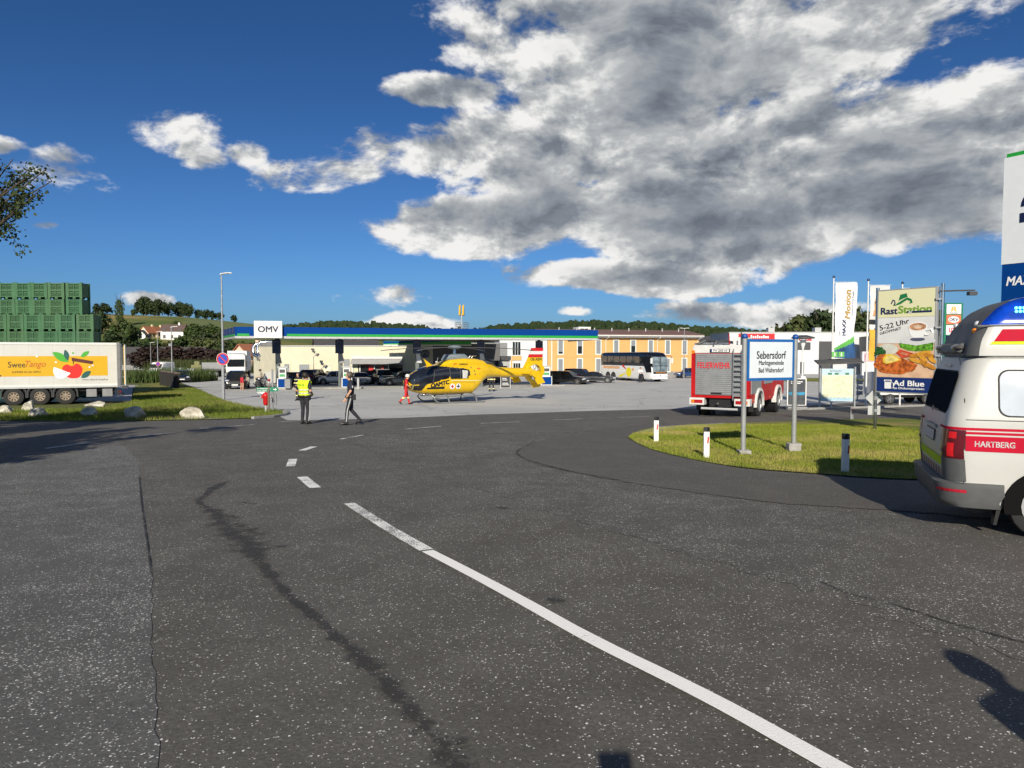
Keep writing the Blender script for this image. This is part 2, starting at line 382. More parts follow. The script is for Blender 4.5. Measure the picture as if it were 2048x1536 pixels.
fore = [G(575, 841), G(680, 839), G(800, 836), G(950, 829.5), G(1180, 822), G(1500, 814), G(1620, 811)]
sheet('forecourt', fore + [(24, 46), (40, 60), (60, 100), (60, 128), (-60, 128), (-60, 100), G(330, 752), G(388, 775), G(460, 806), G(545, 826)], M_FORE, .004)
sheet('lane_beyond', [G(1610, 812), G(1850, 806), (60, G(1850, 806)[1]-2), (60, 58), (26, 52)], asphalt('asphalt_far', (.16, .16, .155, 1), -.04, fine=.3), .002)
sheet('truck_yard', [(-90, 34.5), G(262, 803), G(266, 776), (-26, 62), (-40, 75), (-90, 75)], M_YARD, .004)
# kerb between forecourt and road on the right, and the small nose kerb of the left verge
M_KERB = mat('kerb_stone', (.30, .295, .28, 1), .85, var=.2, vscale=9, bump=.3, dirt=.3)
def kerb(pts, w=.14, h=.1, n0='kerb'):
    k = tag(MB().poly([(0, 0, -50), (.01, 0, -50), (0, .01, -50)]).build(n0, M_KERB), kind='structure') if False else None
    root = bpy.data.objects.new(n0, None); link(root); root['kind'] = 'structure'
    for a, b in zip(pts, pts[1:]):
        a, b = Vector(a), Vector(b); L = (b-a).length; k = max(1, int(L/1.0))
        for i in range(k):
            p, q_ = a.lerp(b, i/k), a.lerp(b, (i+1)/k); t = (q_-p).normalized(); nrm = Vector((-t.y, t.x)); g = .006
            c = [p+t*g+nrm*w/2, q_-t*g+nrm*w/2, q_-t*g-nrm*w/2, p+t*g-nrm*w/2]; hh = h + random.uniform(-.006, .006)
            MB().loft([[(u.x, u.y, gz(u.y)-.05) for u in c], [(u.x, u.y, gz(u.y)+hh) for u in c]]).build('kerb_stone', M_KERB, root, bevel=.012)
    return root
kerb([G(505, 838), G(545, 835), G(570, 831), G(577, 827), G(566, 822)])
kerb([G(1580, 820), G(1720, 816), G(1880, 811)], w=.5, h=.09)
# ------------------------------------------------------------------ markings
def paintmat(name, wear):
    m = bpy.data.materials.new(name); m.use_nodes = True; n = NT(m.node_tree); b = n.n['Principled BSDF']
    p = n.new('ShaderNodeTexCoord').outputs['Object']
    f = n.noise(p, 70, 4, .7); a = n.noise(p, 2.5, 4, .6)
    c = n.mix(n.mr(f, .3, .7), (.88, .87, .83, 1), (.95, .94, .91, 1))
    w = n.m('MULTIPLY', n.mr(n.m('ADD', f, n.m('MULTIPLY', a, .5)), 1.0-wear*.5, 1.02-wear*.4), 1.)
    c = n.mix(w, c, (.12, .118, .11, 1)); n.put(b.inputs['Base Color'], c); b.inputs['Roughness'].default_value = .7
    bn = n.new('ShaderNodeBump'); bn.inputs['Strength'].default_value = .3; bn.inputs['Distance'].default_value = .01
    n.put(bn.inputs['Height'], f); n.l.new(bn.outputs[0], b.inputs['Normal'])
    return m
P_NEW, P_WORN, P_OLD = paintmat('paint_fresh', .1), paintmat('paint_worn', .5), paintmat('paint_old', .55)
def stripe(pts, w, m, name='lane_line', off=.013):
    pts = [Vector(p) for p in pts]; L, Rr = [], []
    for i, p in enumerate(pts):
        t = (pts[min(i+1, len(pts)-1)]-pts[max(i-1, 0)]).normalized(); nn = Vector((-t.y, t.x))*w/2
        L.append((p+nn*random.uniform(.97, 1.03))[:]); Rr.append((p-nn*random.uniform(.97, 1.03))[:])
    return sheet(name, L + Rr[::-1], m, off)
ln = catmull([G(*p) for p in ((855, 1104), (1000, 1180), (1180, 1280), (1400, 1390), (1665, 1536), (1900, 1672))], 5)
stripe(ln, .122, P_NEW, off=.014)
stripe([G(698, 1008), G(780, 1060), G(853, 1102)], .145, P_WORN)
for a, b in (((604, 955), (631, 977)), ((586, 919), (581, 934)), ((628, 894), (604, 902))):
    stripe([G(*a), G(*b)], .17, P_WORN)
for a, b in (((682, 879), (725, 871)), ((811, 859), (882, 853)), ((962, 847.5), (1038, 844)), ((1107, 840.5), (1166, 838)), ((1240, 835.5), (1298, 833.5)), ((1618, 828), (1675, 827)), ((1730, 826), (1790, 824.5)),
             ((90, 898), (187, 885)), ((243, 876), (350, 866)), ((400, 858.5), (508, 849.5)), ((558, 844.5), (605, 842)), ((478, 780), (492, 784))):
    stripe([G(*a), G(*b)], .11, P_OLD)
for a, b in (((1050, 790), (1082, 787.5)), ((1176, 782.5), (1230, 782.5))):
    stripe([G(*a), G(*b)], .12, P_OLD)
# tar seams, cracks and oil marks
M_TAR = mat('tar', (.030, .030, .031, 1), .75, var=.25, vscale=8)
M_TAR2 = mat('tar_stain', (.046, .045, .044, 1), .8, var=.35, vscale=14)
def stainmat(name, col, hard=.55, amt=.52):
    m = bpy.data.materials.new(name); m.use_nodes = True; n = NT(m.node_tree); b = n.n['Principled BSDF']
    b.inputs['Base Color'].default_value = col; b.inputs['Roughness'].default_value = .75
    at_ = n.new('ShaderNodeAttribute', attribute_name='edge').outputs['Fac']; p = n.new('ShaderNodeTexCoord').outputs['Object']
    f = n.m('ADD', n.m('MULTIPLY', n.noise(p, 5, 5, .7), .7), n.m('MULTIPLY', n.noise(p, 45, 3, .7), .3))
    n.put(b.inputs['Alpha'], n.m('MULTIPLY', n.mr(n.m('SUBTRACT', n.m('MULTIPLY_ADD', f, 4.2, -1.5), at_), .0, hard), amt)); return m
S_OIL, S_CRACK = stainmat('oil_stain', (.035, .034, .033, 1)), stainmat('crack_dark', (.02, .02, .02, 1), .2, .8)
def blotch(pts, w, m, off=.011, n=5, name='tar_seam'):
    c = catmull([(p[0], p[1], ww) for p, ww in zip([G(*q_) for q_ in pts], w)], n*3); V_, F_, E_ = [], [], []
    for i, p in enumerate(c):
        a, b = c[max(i-1, 0)], c[min(i+1, len(c)-1)]; t = Vector((b[0]-a[0], b[1]-a[1])); t = t.normalized() if t.length else Vector((1, 0)); nn = Vector((-t.y, t.x))
        for k in (-1, -.5, 0, .5, 1):
            x, y = p[0]+nn.x*p[2]*k*1.9, p[1]+nn.y*p[2]*k*1.9; V_.append((x, y, gz(y)+off)); E_.append(abs(k))
        if i: F_ += [(5*i-5+k, 5*i-4+k, 5*i+1+k, 5*i+k) for k in range(4)]
    me = bpy.data.meshes.new(name); me.from_pydata(V_, [], F_); me.update(); me.materials.append(m)
    at_ = me.attributes.new('edge', 'FLOAT', 'POINT'); at_.data.foreach_set('value', E_)
    o = link(bpy.data.objects.new(name, me)); o['kind'] = 'structure'; return o
blotch([(458, 962), (430, 975), (405, 995), (398, 1006), (425, 1022), (440, 1040), (470, 1065), (500, 1095), (515, 1120), (545, 1155), (580, 1195), (630, 1240), (690, 1290), (750, 1350), (810, 1410), (880, 1490), (930, 1560)],
       [.015, .08, .055, .05, .10, .15, .21, .18, .085, .06, .05, .055, .05, .065, .055, .075, .06], S_OIL, name='oil_trail')
blotch([(278, 955), (283, 1010), (290, 1060), (297, 1110), (302, 1150)], [.006, .009, .007, .008, .004], S_CRACK, off=.0135, name='road_crack')
blotch([(1640, 1165), (1700, 1190), (1760, 1205), (1840, 1228), (1900, 1248), (2010, 1278), (2080, 1296)], [.004, .012, .007, .013, .012, .014, .008], S_CRACK, off=.0135, name='road_crack')
blotch([(935, 869), (1000, 868), (1080, 867.5), (1150, 866), (1190, 862)], [.02, .05, .04, .05, .02], S_OIL, off=.0135, name='tar_seam')
blotch([(1072, 884), (1036, 902), (1052, 919), (1130, 941), (1240, 962)], [.02, .03, .03, .035, .02], S_OIL, off=.0135, name='tar_seam')
for px, py in ((1112, 1203), (553, 1094), (498, 1008), (1010, 1018)):
    blotch([(px-18, py-2), (px, py), (px+18, py+1)], [.03, .05, .03], S_OIL, off=.0135, name='oil_spot')
# ------------------------------------------------------------------ grass island on the right and verge on the left
isl = catmull([G(*p) for p in ((1256, 876), (1300, 899), (1400, 923), (1500, 938), (1650, 950), (1750, 957), (1850, 961))], 4) + [G(2300, 985), G(2300, 855), G(1850, 838)] + \
      catmull([G(*p) for p in ((1760, 838), (1640, 841), (1500, 846), (1400, 850), (1310, 858), (1262, 870))], 4)
sheet('grass_island', isl, M_GRASS, .02)
sheet('island_shoulder', [G(1266, 868), G(1320, 854), G(1450, 847), G(1445, 851), G(1330, 862)], mat('gravel_grey', (.26, .25, .23, 1), .9, var=.4, vscale=30), .026)
verge = [G(-500, 848), G(0, 842), G(200, 843), G(360, 841), G(440, 839), G(505, 837), G(545, 834), G(568, 829), G(562, 823), G(520, 818), G(452, 803), G(388, 776), G(345, 762), G(318, 765), G(270, 772), G(264, 803), G(200, 818), G(0, 822), G(-500, 824)]
sheet('grass_verge', verge, M_GRASS, .02)
sheet('verge_gravel', [G(330, 840.5), G(345, 833), G(420, 832), G(455, 838), G(440, 839.5)], mat('verge_gravel', (.22, .20, .15, 1), .95, var=.4, vscale=20), .027)
def inside(poly, x, y):
    r_ = False; j = len(poly)-1
    for i in range(len(poly)):
        if (poly[i][1] > y) != (poly[j][1] > y) and x < (poly[j][0]-poly[i][0])*(y-poly[i][1])/(poly[j][1]-poly[i][1])+poly[i][0]: r_ = not r_
        j = i
    return r_
def blades(name, poly, n, h, w, m, off, box=None, label=None):
    xs = [p[0] for p in poly]; ys = [p[1] for p in poly]; bx = box or (min(xs), max(xs), min(ys), max(ys)); V_, F_ = [], []; k = 0
    rng = random.Random(3)
    while k < n:
        x, y = rng.uniform(bx[0], bx[1]), rng.uniform(bx[2], bx[3])
        if not inside(poly, x, y): continue
        a = rng.uniform(0, 6.283); hh = h*rng.uniform(.4, 1.2)*(.75+.5*math.sin(x*1.7+math.sin(y*2.3)*1.5)**2); l = rng.uniform(-.6, .6)*hh; b = rng.uniform(0, 6.28)
        dx, dy = math.cos(a)*w, math.sin(a)*w; z = gz(y)+off; i = len(V_)
        V_ += [(x-dx, y-dy, z), (x+dx, y+dy, z), (x+l*math.cos(b), y+l*math.sin(b), z+hh)]; F_.append((i, i+1, i+2)); k += 1
    me = bpy.data.meshes.new(name); me.from_pydata(V_, [], F_); me.materials.append(m); me.update()
    o = link(bpy.data.objects.new(name, me)); return tag(o, label, 'grass', kind='stuff')
M_BLADE = grassmat('blade', (.14, .185, .018, 1), (.29, .32, .042, 1), (.42, .35, .12, 1), .4, 1.)
blades('grass', isl, 110000, .06, .0055, M_BLADE, .015, (2.4, 12.5, 11, 24), 'short mown grass covering the traffic island')
M_BLADE2 = grassmat('verge_blade', (.075, .12, .016, 1), (.16, .205, .03, 1), (.26, .22, .08, 1), .3, .6)
blades('grass', verge, 60000, .14, .012, M_BLADE2, .015, (-30, -9, 23, 66), 'rough grass and clover on the roadside verge')
# ------------------------------------------------------------------ common materials
WHITE = mat('white_paint', (.68, .68, .66, 1), .4, var=.04); CREAM = mat('cream_render', (.63, .59, .44, 1), .85, var=.05, vscale=1.2, bump=.1, dirt=.05)
OCHRE = mat('ochre_render', (.62, .35, .13, 1), .85, var=.04, vscale=.8, bump=.08); WRENDER = mat('white_render', (.58, .59, .60, 1), .85, var=.04, vscale=1)
STEEL = mat('galvanised', (.36, .37, .38, 1), .45, .6, var=.15, vscale=12); DGREY = mat('dark_grey', (.055, .057, .06, 1), .55, var=.1)
MGREY = mat('mid_grey', (.22, .225, .23, 1), .55, var=.08); LGREY = mat('light_grey', (.42, .43, .43, 1), .5, var=.06)
NAVY = mat('navy', (.006, .011, .05, 1), .35, var=.05); BLUE = mat('omv_blue', (.001, .042, .21, 1), .65, var=.05, vscale=.6, spec=.08)
GREEN = mat('omv_green', (.015, .30, .035, 1), .35, var=.04); BLACK = mat('black', (.012, .012, .013, 1), .5, var=.1)
GLASS = mat('dark_glass', (.012, .015, .018, 1), .06, var=.05, spec=.8); SHUTTER = mat('shutter', (.24, .26, .28, 1), .5, .2, var=.05)
ROOFD = mat('roof_dark', (.07, .068, .068, 1), .7, var=.15, vscale=3); ROOFR = mat('roof_red', (.32, .12, .06, 1), .75, var=.15, vscale=5)
RED = mat('signal_red', (.52, .015, .018, 1), .4, var=.05); RUBBER = mat('rubber', (.02, .02, .02, 1), .85, var=.2, vscale=20)
CHROME = mat('bright_metal', (.6, .6, .6, 1), .2, 1., var=.08); YELLOW = mat('sign_yellow', (.80, .50, .01, 1), .4, var=.03)
CONC = mat('concrete', (.33, .32, .30, 1), .9, var=.15, vscale=6, bump=.3, dirt=.3); WOOD = mat('weathered_wood', (.16, .13, .10, 1), .85, var=.25, vscale=14)
BLOCK = mat('print_black', (.012, .013, .016, 1), .5, var=0); WPRINT = mat('print_white', (.8, .8, .8, 1), .5, var=0)

def seg(A, B_): A, B_ = Vector(A), Vector(B_); return A, (B_-A).normalized(), (B_-A).length
def hit(px, A, B_):
    """distance along the wall line A-B where picture column px meets it"""
    A, u, L = seg(A, B_); k = (px-1024)/FPX
    return (k*A.y - A.x)/(u.x - k*u.y)
class Wall:
    """local frame of an upright wall: s along it, o outwards (towards the camera), z up"""
    def __init__(s, A, B_): s.A, s.u, s.L = seg(A, B_); s.n = Vector((s.u.y, -s.u.x)); s.a, s.b = A, B_
    def p(s, t, o, z): q_ = s.A + s.u*t + s.n*o; return (q_.x, q_.y, z)
    def s(s_, px): return hit(px, s_.a, s_.b)
    def z(s, px, py): q_ = s.A + s.u*s.s(px); return at(px, py, q_.y).z
    def box(s, s0, s1, o0, o1, z0, z1, mb=None):
        mb = mb or MB(); c = [(s0, o0), (s1, o0), (s1, o1), (s0, o1)]
        return mb.loft([[s.p(a, b, z) for a, b in c] for z in (z0, z1)])
    def window(s, s0, s1, z0, z1, parent, pane=GLASS, frame=WHITE, fw=.1, shutter=None, bars=0, name='window'):
        w = MB(); o0, o1 = -.05, .05
        for a in ((s0-fw, s0, z0-fw, z1+fw), (s1, s1+fw, z0-fw, z1+fw), (s0, s1, z0-fw, z0), (s0, s1, z1, z1+fw)): s.box(a[0], a[1], o0, o1, a[2], a[3], w)
        for k in range(bars): x = s0+(s1-s0)*(k+1)/(bars+1); s.box(x-.03, x+.03, .012, .035, z0, z1, w)
        f = w.build(name, frame, parent); s.box(s0, s1, o0, .01, z0, z1).build('pane', pane, f)
        if shutter: s.box(s0+.01, s1-.01, .012, .03, z1-(z1-z0)*shutter, z1-.005).build('shutter', SHUTTER, f)
        return f
# ------------------------------------------------------------------ petrol station: canopy
FL, FR, BR, BL = (-23.2, 60.), (8.2, 69.), (6.2, 78.6), (-28.2, 69.6); ZB, ZT = 2.95, 3.92
cn = thing('station_canopy', 'long flat fuel station canopy with blue fascia and green light strip', 'canopy', (0, 0, 0))
MB().loft([[(x, y, z) for x, y in (FL, FR, BR, BL)] for z in (ZB+.12, ZT-.15)]).build('roof_slab', mat('soffit', (.50, .47, .43, 1), .6, var=.06), cn)
for A_, B_ in ((FL, FR), (FR, BR), (BL, FL)):
    w = Wall(A_, B_); w.box(-.02, w.L+.02, -.02, .14, ZB+.2, ZT).build('fascia', BLUE, cn)
    w.box(.0, w.L, -.02, .18, ZB, ZB+.195).build('soffit_edge', LGREY, cn)
w = Wall(FL, FR); s_sign0, s_sign1 = w.s(510), w.s(566)
for a, b in ((.05, w.s(500)), (w.s(575), w.L+.05)): w.box(a, b, .145, .21, ZB+.19, ZB+.40).build('light_strip', GREEN, cn)
w2 = Wall(BL, FL); w2.box(.1, w2.L, .145, .2, ZB+.19, ZB+.36).build('light_strip', GREEN, cn)
for k in range(9):
    a = w2.L*(k+.3)/9; w2.box(a, a+.25+.2*(k % 2), .142, .15, ZB+.4, ZT-.02).build('fascia_reflection', mat('fascia_reflection', (.10, .075, .09, 1), .5, var=.2), cn)  # reflections on the end fascia painted as vertical stripes
sg = w.box(s_sign0, s_sign1, .22, .55, ZB+.02, 4.42).build('sign_board', WHITE, cn, bevel=.03)
lz = w.p((s_sign0+s_sign1)/2, .565, 3.72)
text('OMV', mat('letter_navy', (.006, .012, .05, 1), .5, var=0), sg, lz, (w.u.x, w.u.y, 0), (0, 0, 1), 1.62, .5, bold=.035)
COLS = []
for p in (556, 681, 835, 962, 1078):
    k = (p-1024)/FPX; d = 70.65/(1-.2866*k); x = k*d; g = gz(d); COLS.append((x, d))
    c = B(x-.17, x+.17, d-.17, d+.17, g, ZB+.15).build('column', mat('column_green_grey', (.10, .115, .115, 1), .5, var=.1), cn)
    sb = B(x-.37, x+.37, d-.42, d-.19, ZB-1.28, ZB-.04).build('sign_box', NAVY, c, bevel=.02)
    MB().tube([(x-.2, d-.425, ZB-.36), (x-.16, d-.425, ZB-.2), (x+.16, d-.425, ZB-.2), (x+.2, d-.425, ZB-.36)], .02, 5).build('emblem', mat('emblem_blue', (.12, .16, .32, 1), .5, var=0), sb)
    MB().prism([(x-.1, ZB-1.3), (x+.25, ZB-1.3), (x+.46, ZB-2.2), (x-.02, ZB-2.2)], 'y', d-.3, d-.24).build('info_panel', LGREY if p > 800 else MGREY, c)
wl = mat('wall_dark_glass', (.02, .02, .022, 1), .15, var=.1)
# roof link between canopy and shop
LKM = mat('link_grey', (.16, .155, .15, 1), .7, var=.06)
lk = thing('link_roof', 'low flat roof joining the canopy to the shop front', 'roof', (0, 0, 0))
MB().loft([[(x, y, z) for x, y in ((-14.2, 69.5), (-3.5, 70.), (-1.5, 84), (-11.5, 81.5))] for z in (ZB+.05, ZB+.3)]).build('roof_slab', LKM, lk)
# ------------------------------------------------------------------ petrol station: shop building
shop = thing('shop_building', 'low cream rendered station shop with shuttered windows and grey awning', 'building')
P0, P1, P2 = (-32.6, 89.6), (-26.7, 80.6), (-9.0, 80.6); SZ = 2.56; G80 = gz(80)-.1
MB().loft([[(x, y, z) for x, y in (P0, P1, P2, (-5.5, 95), (-31, 99))] for z in (G80-.1, SZ-.1)]).build('wall', CREAM, shop)
MB().loft([[(x, y, z) for x, y in ((P0[0]-.05, P0[1]-.03), (P1[0], P1[1]-.08), (P2[0], P2[1]-.08), (-5.4, 95.1), (-31.1, 99.1))] for z in (SZ-.098, SZ)]).build('parapet_cap', LGREY, shop)
w = Wall(P1, P2)
for x0, x1, y0, y1, sh in ((569, 579, 749, 728, .0), (599, 619, 751, 729, .62), (688, 700, 748, 718, .5)):
    w.window(w.s(x0), w.s(x1), w.z(x0, y0), w.z(x0, y1), shop, pane=SHUTTER if not sh else GLASS, frame=CREAM, shutter=sh or None)
w.window(w.s(648), w.s(662), w.z(648, 752), w.z(648, 731), shop, pane=mat('cream_shutter', (.66, .63, .50, 1), .7, var=.04), frame=mat('cream_frame', (.60, .55, .42, 1), .8, var=.04))
a, b = w.s(706), w.s(808); zb, zt = w.z(706, 757), w.z(706, 724)
gl = w.box(a, b, .0, .03, zb, zt).build('shop_window', GLASS, shop)
for px in (706, 720, 749, 777, 807): x = w.s(px); w.box(x-.06, x+.06, .032, .09, zb, zt).build('mullion', WHITE, gl)
for k, (x, c, ww, h0, h1) in enumerate(((712, mat('poster_cream', (.6, .6, .42, 1), .6, var=.1), .5, .15, .95), (742, RED, .5, .45, .8), (735, RED, .45, .75, .95), (788, mat('poster_teal', (.3, .5, .5, 1), .6, var=.2), 1.1, .05, .35), (765, mat('poster_red2', (.5, .04, .05, 1), .6, var=.2), .3, .5, .8))):
    s0 = w.s(x); w.box(s0-ww/2, s0+ww/2, .034, .045, zb+(zt-zb)*h0, zb+(zt-zb)*h1).build('poster', c, gl)
aw = MB(); z1 = w.z(706, 717); o = [w.p(a-.1, .1, z1), w.p(b-.2, .1, z1), w.p(b+.1, .95, z1-.62), w.p(a-.1, .95, z1-.62)]
MB().loft([o, [(x, y, z+.04) for x, y, z in o]]).build('awning', mat('awning_grey', (.30, .30, .30, 1), .8, var=.1), shop)
w.box(a-.15, b-.1, .02, .3, z1-.02, z1+.2).build('awning_cassette', WHITE, shop)
# dark glazed front further right, under the link roof
w3 = Wall((-8.98, 80.6), (-1.4, 82.2)); g = gz(81)
fr = thing('glazed_shop', 'dark glazed shop front in the shade under the canopy', 'building')
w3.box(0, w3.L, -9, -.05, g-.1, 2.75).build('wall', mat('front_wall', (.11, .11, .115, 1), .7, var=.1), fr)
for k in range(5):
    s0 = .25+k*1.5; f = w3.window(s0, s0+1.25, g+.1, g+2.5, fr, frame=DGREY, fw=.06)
for k, px in enumerate((806, 838, 856, 872)): 
    s0 = max(.3, w3.s(px)); w3.box(s0, s0+.5, .06, .07, g+.5+.2*(k % 2), g+1.3).build('poster', (RED, MAT['poster_teal'], MAT['poster_cream'], RED)[k], fr)
dk = w3.p(.35, .1, .2)
lg = MB().tube([(dk[0]-1.2+.52*math.cos(t*.3927), 80.4, 1.62+.52*math.sin(t*.3927)) for t in range(17)], .05, 6).build('round_logo', LGREY, fr)
MB().cyl((dk[0]-1.2, 80.42, 1.62), (dk[0]-1.2, 80.47, 1.62), .5, n=24).build('logo_disc', NAVY, lg)
MB().tube([(dk[0]-1.5, 80.39, 1.55), (dk[0]-1.4, 80.39, 1.8), (dk[0]-1.0, 80.39, 1.8), (dk[0]-.9, 80.39, 1.55)], .04, 5).build('logo_mark', LGREY, lg)
rb = thing('ribbon_sign', 'slim blue and green sign board on the shop roof edge', 'sign')
wr = Wall((-14.1, 78.), (-4.5, 78.6)); wr.box(0, wr.L, 0, .12, 2.62, 3.02).build('board', GREEN, rb)
MB().loft([[wr.p(s_, .13, z) for s_, z in ((0, 2.99), (0, 2.72), (6.4, 2.95), (6.4, 2.99))], [wr.p(s_, .14, z) for s_, z in ((0, 2.99), (0, 2.72), (6.4, 2.95), (6.4, 2.99))]]).build('blue_wedge', BLUE, rb)
wr.box(0, wr.L, 0, .14, 2.5, 2.615).build('lower_rail', WHITE, rb)
for s_ in (.8, wr.L-.8): wr.box(s_-.05, s_+.05, -.1, -.02, 2.4, 2.9).build('bracket', DGREY, rb)
# grey annex right of the shop
an = thing('shop_annex', 'grey clad restaurant annex with dark parapet and open entrance', 'building')
w4 = Wall((-9., 90.), (-.6, 92.)); g = gz(91)-.1; w5 = Wall((-5.1, 86.), (-.5, 87.2))
w4.box(0, w4.L, -8, 0, g, 3.0).build('upper_wall', MGREY, an)
for k in range(4): s_ = 1.9+k*1.9; w4.box(s_, s_+.05, .0, .03, 1.4, 2.98).build('cladding_joint', DGREY, an)
w5.box(-3.0, w5.L*.55, -3.5, -.1, 1.35, 2.05).build('cream_band', CREAM, an)
w5.box(0, w5.L+.3, -3, .35, .78, 1.32).build('parapet', DGREY, an)
w5.box(1.4, w5.L+.2, -.3, .1, .1, .775).build('lintel', LGREY, an)
w5.box(1.6, w5.L-.1, -2.5, -.4, g, .1).build('entrance_dark', BLACK, an)  # black block stands in for the dark inside the open entrance
w5.box(0, 1.6, -2.6, .0, g, .775).build('pier', MGREY, an); w5.box(w5.L-.1, w5.L+.2, -2.6, .0, g, .1).build('pier', LGREY, an)
# silver ducts on the shop's left wall
for k, (dx, zt) in enumerate(((0., 2.9), (.55, 3.1))):
    d = 87.5; x = onx(509, d)+dx
    t = MB().tube([(x+2.6, d+.5, zt-.05), (x+1.0, d, zt-.05), (x+.25, d-.2, zt-.15), (x, d-.3, zt-.5), (x, d-.35, 1.9), (x+.15, d-.5, 1.5), (x+.8, d-.8, 1.2), (x+.85, d-.7, .95)], .22, 10).build('vent_duct', CHROME, smooth=True)
    tag(t, ('outer' if k == 0 else 'inner')+' silver exhaust duct bending over the cream shop roof edge', 'duct', 'exhaust ducts on the shop')
# antenna pole with floodlights in front of the shop
fp = thing('floodlight_pole', 'thin pole with crooked floodlights before the cream shop wall', 'lamp', (onx(627.5, 78), 78, gz(78)))
MB().tube([(0, 0, 0), (0, 0, 3.0), (.25, 0, 3.15), (.38, 0, 3.4)], .035, 6).build('pole', STEEL, fp)
for dx, z, r in ((.0, 3.55, .5), (.45, 3.2, -.9), (-.1, 3.8, .2)):
    MB().box((dx+.05, -.1, z), (.34, .16, .2), Matrix.Rotation(r, 4, 'Y')).build('lamp_head', DGREY, fp); MB().cyl((.2, 0, 3.2), (dx, 0, z), .02, n=5).build('arm', STEEL, fp)
# ------------------------------------------------------------------ ochre hotel with white stair wing
hb = thing('ochre_building', 'two storey ochre building with tall white framed windows', 'building')
A_, B_ = (5.6, 111.2), (31.3, 119.); w = Wall(A_, B_); g = -2.02; EZ = 4.55
w.box(0, w.L, -9, 0, g+.62, EZ-.42).build('wall', OCHRE, hb); w.box(-.0, w.L+.02, -9, .03, g, g+.615).build('plinth', MGREY, hb)
w.box(0, w.L, .0, .02, .98, 1.02).build('storey_line', mat('ochre_dark', (.50, .31, .12, 1), .8, var=.05), hb)
w.box(-.3, w.L+.4, -9.4, .7, EZ-.41, EZ-.05).build('eaves', mat('eaves_grey', (.20, .20, .21, 1), .6, var=.06), hb)
w.box(-.4, w.L+.5, .71, .82, EZ-.16, EZ).build('gutter', WHITE, hb)
rf = MB().loft([[w.p(-.4, .8, EZ+.01), w.p(w.L+.5, .8, EZ+.01), w.p(w.L+.5, -5, EZ+.9), w.p(-.4, -5, EZ+.9)], [w.p(-.4, .8, EZ+.15), w.p(w.L+.5, .8, EZ+.15), w.p(w.L+.5, -5, EZ+1.05), w.p(-.4, -5, EZ+1.05)]]).build('roof', mat('roof_brown', (.16, .09, .075, 1), .7, var=.15), hb)
for k in range(8): s_ = 3+k*3.1; MB().cyl(w.p(s_, -3, EZ+.6), w.p(s_, -3, EZ+1.25), .1, n=6).build('roof_vent', LGREY, rf)
for k, px in enumerate((1121, 1159.5, 1196.5, 1232, 1266, 1301, 1335, 1368.5)):
    s_ = w.s(px); sh = (.86, .45, 1., 1., .42, .92, .95, .92)[k]
    w.window(s_-.37, s_+.37, 1.55, 3.72, hb, shutter=sh, fw=.16)
    w.window(s_-.37, s_+.37, -1.35, .72, hb, shutter=1., fw=.16)
for px in (1103, 1211, 1314, 1394):
    s_ = w.s(px); MB().tube([w.p(s_+.25, .76, EZ-.1), w.p(s_+.2, .7, EZ-.4), w.p(s_, .1, EZ-.75), w.p(s_, .1, g+.1)], .05 if px != 1103 else .1, 6).build('downpipe', WHITE, hb)
st = thing('white_stair_wing', 'white rendered wing with balcony windows left of the ochre building', 'building')
wa = Wall((-1.9, 110.), (5.5, 110.8)); wa.box(0, wa.L, -9, 0, g, 4.3).build('wall', WRENDER, st)
s_ = wa.s(1033); wa.window(s_-.62, s_+.62, 1.35, 3.4, st, bars=2, frame=WHITE); wa.box(s_-.8, s_+.8, .06, .12, .55, 1.2).build('balcony_panel', OCHRE, st)
wa.window(s_-.5, s_+.6, -1.6, .1, st, bars=2, frame=WHITE); wa.box(s_-.9, s_-.66, .06, .12, -1.7, .55).build('ochre_pier', OCHRE, st)
wa.box(wa.s(1078), wa.s(1084), .01, .2, g, 4.3).build('corner_pier', WHITE, st)
dm = thing('roof_stair_head', 'small white rooftop box with a window above the canopy end', 'roof box')
q0 = at(1157, 661, 122); wd = Wall((q0.x, 122), (q0.x+2.15, 122.5)); wd.box(0, wd.L, -3, 0, 4.9, 6.15).build('wall', WHITE, dm); wd.window(.3, 1.75, 5.15, 5.85, dm, frame=WHITE, fw=.05, bars=1)
# ------------------------------------------------------------------ grey hall and white store at the right
gh = thing('grey_hall', 'low hall with a dark grey pitched roof behind the fire engine', 'building')
wg = Wall((36.5, 138.), (50., 141.)); wg.box(0, wg.L, -10, 0, -2, 3.2).build('wall', MGREY, gh)
MB().loft([[wg.p(-.5, .6, 3.0), wg.p(wg.L, .6, 3.0), wg.p(wg.L, -6, 4.9), wg.p(-.5, -6, 4.9)], [wg.p(-.5, .6, 3.2), wg.p(wg.L, .6, 3.2), wg.p(wg.L, -6, 5.1), wg.p(-.5, -6, 5.1)]]).build('roof', ROOFD, gh)
so = thing('white_store', 'large white flat roofed store with red signs and dark windows', 'building')
ws = Wall((38.2, 125.), (62.2, 124.)); g = -2.05
ws.box(0, ws.L, -14, 0, g, 5.2).build('wall', WRENDER, so); ws.box(-.1, ws.L+.1, -14.1, .08, 5.201, 5.35).build('roof_edge', LGREY, so)
sr = ws.box(ws.s(1476), ws.s(1548), .02, .12, 3.9, 5.05).build('sign_band', RED, so)
for k in range(9): s_ = ws.s(1500)+k*.36; ws.box(s_, s_+.24, .125, .14, 4.25, 4.62+.16*(k % 3 == 0)).build('sign_letter', WPRINT, sr)
text('ve', RED, so, ws.p(ws.s(1596), .06, 4.2), (ws.u.x, ws.u.y, 0), (0, 0, 1), 1.05, .75, bold=.05); text('da', RED, so, ws.p(ws.s(1616), .06, 4.25), (ws.u.x, ws.u.y, 0), (0, 0, 1), 1.05, .85, bold=.05)
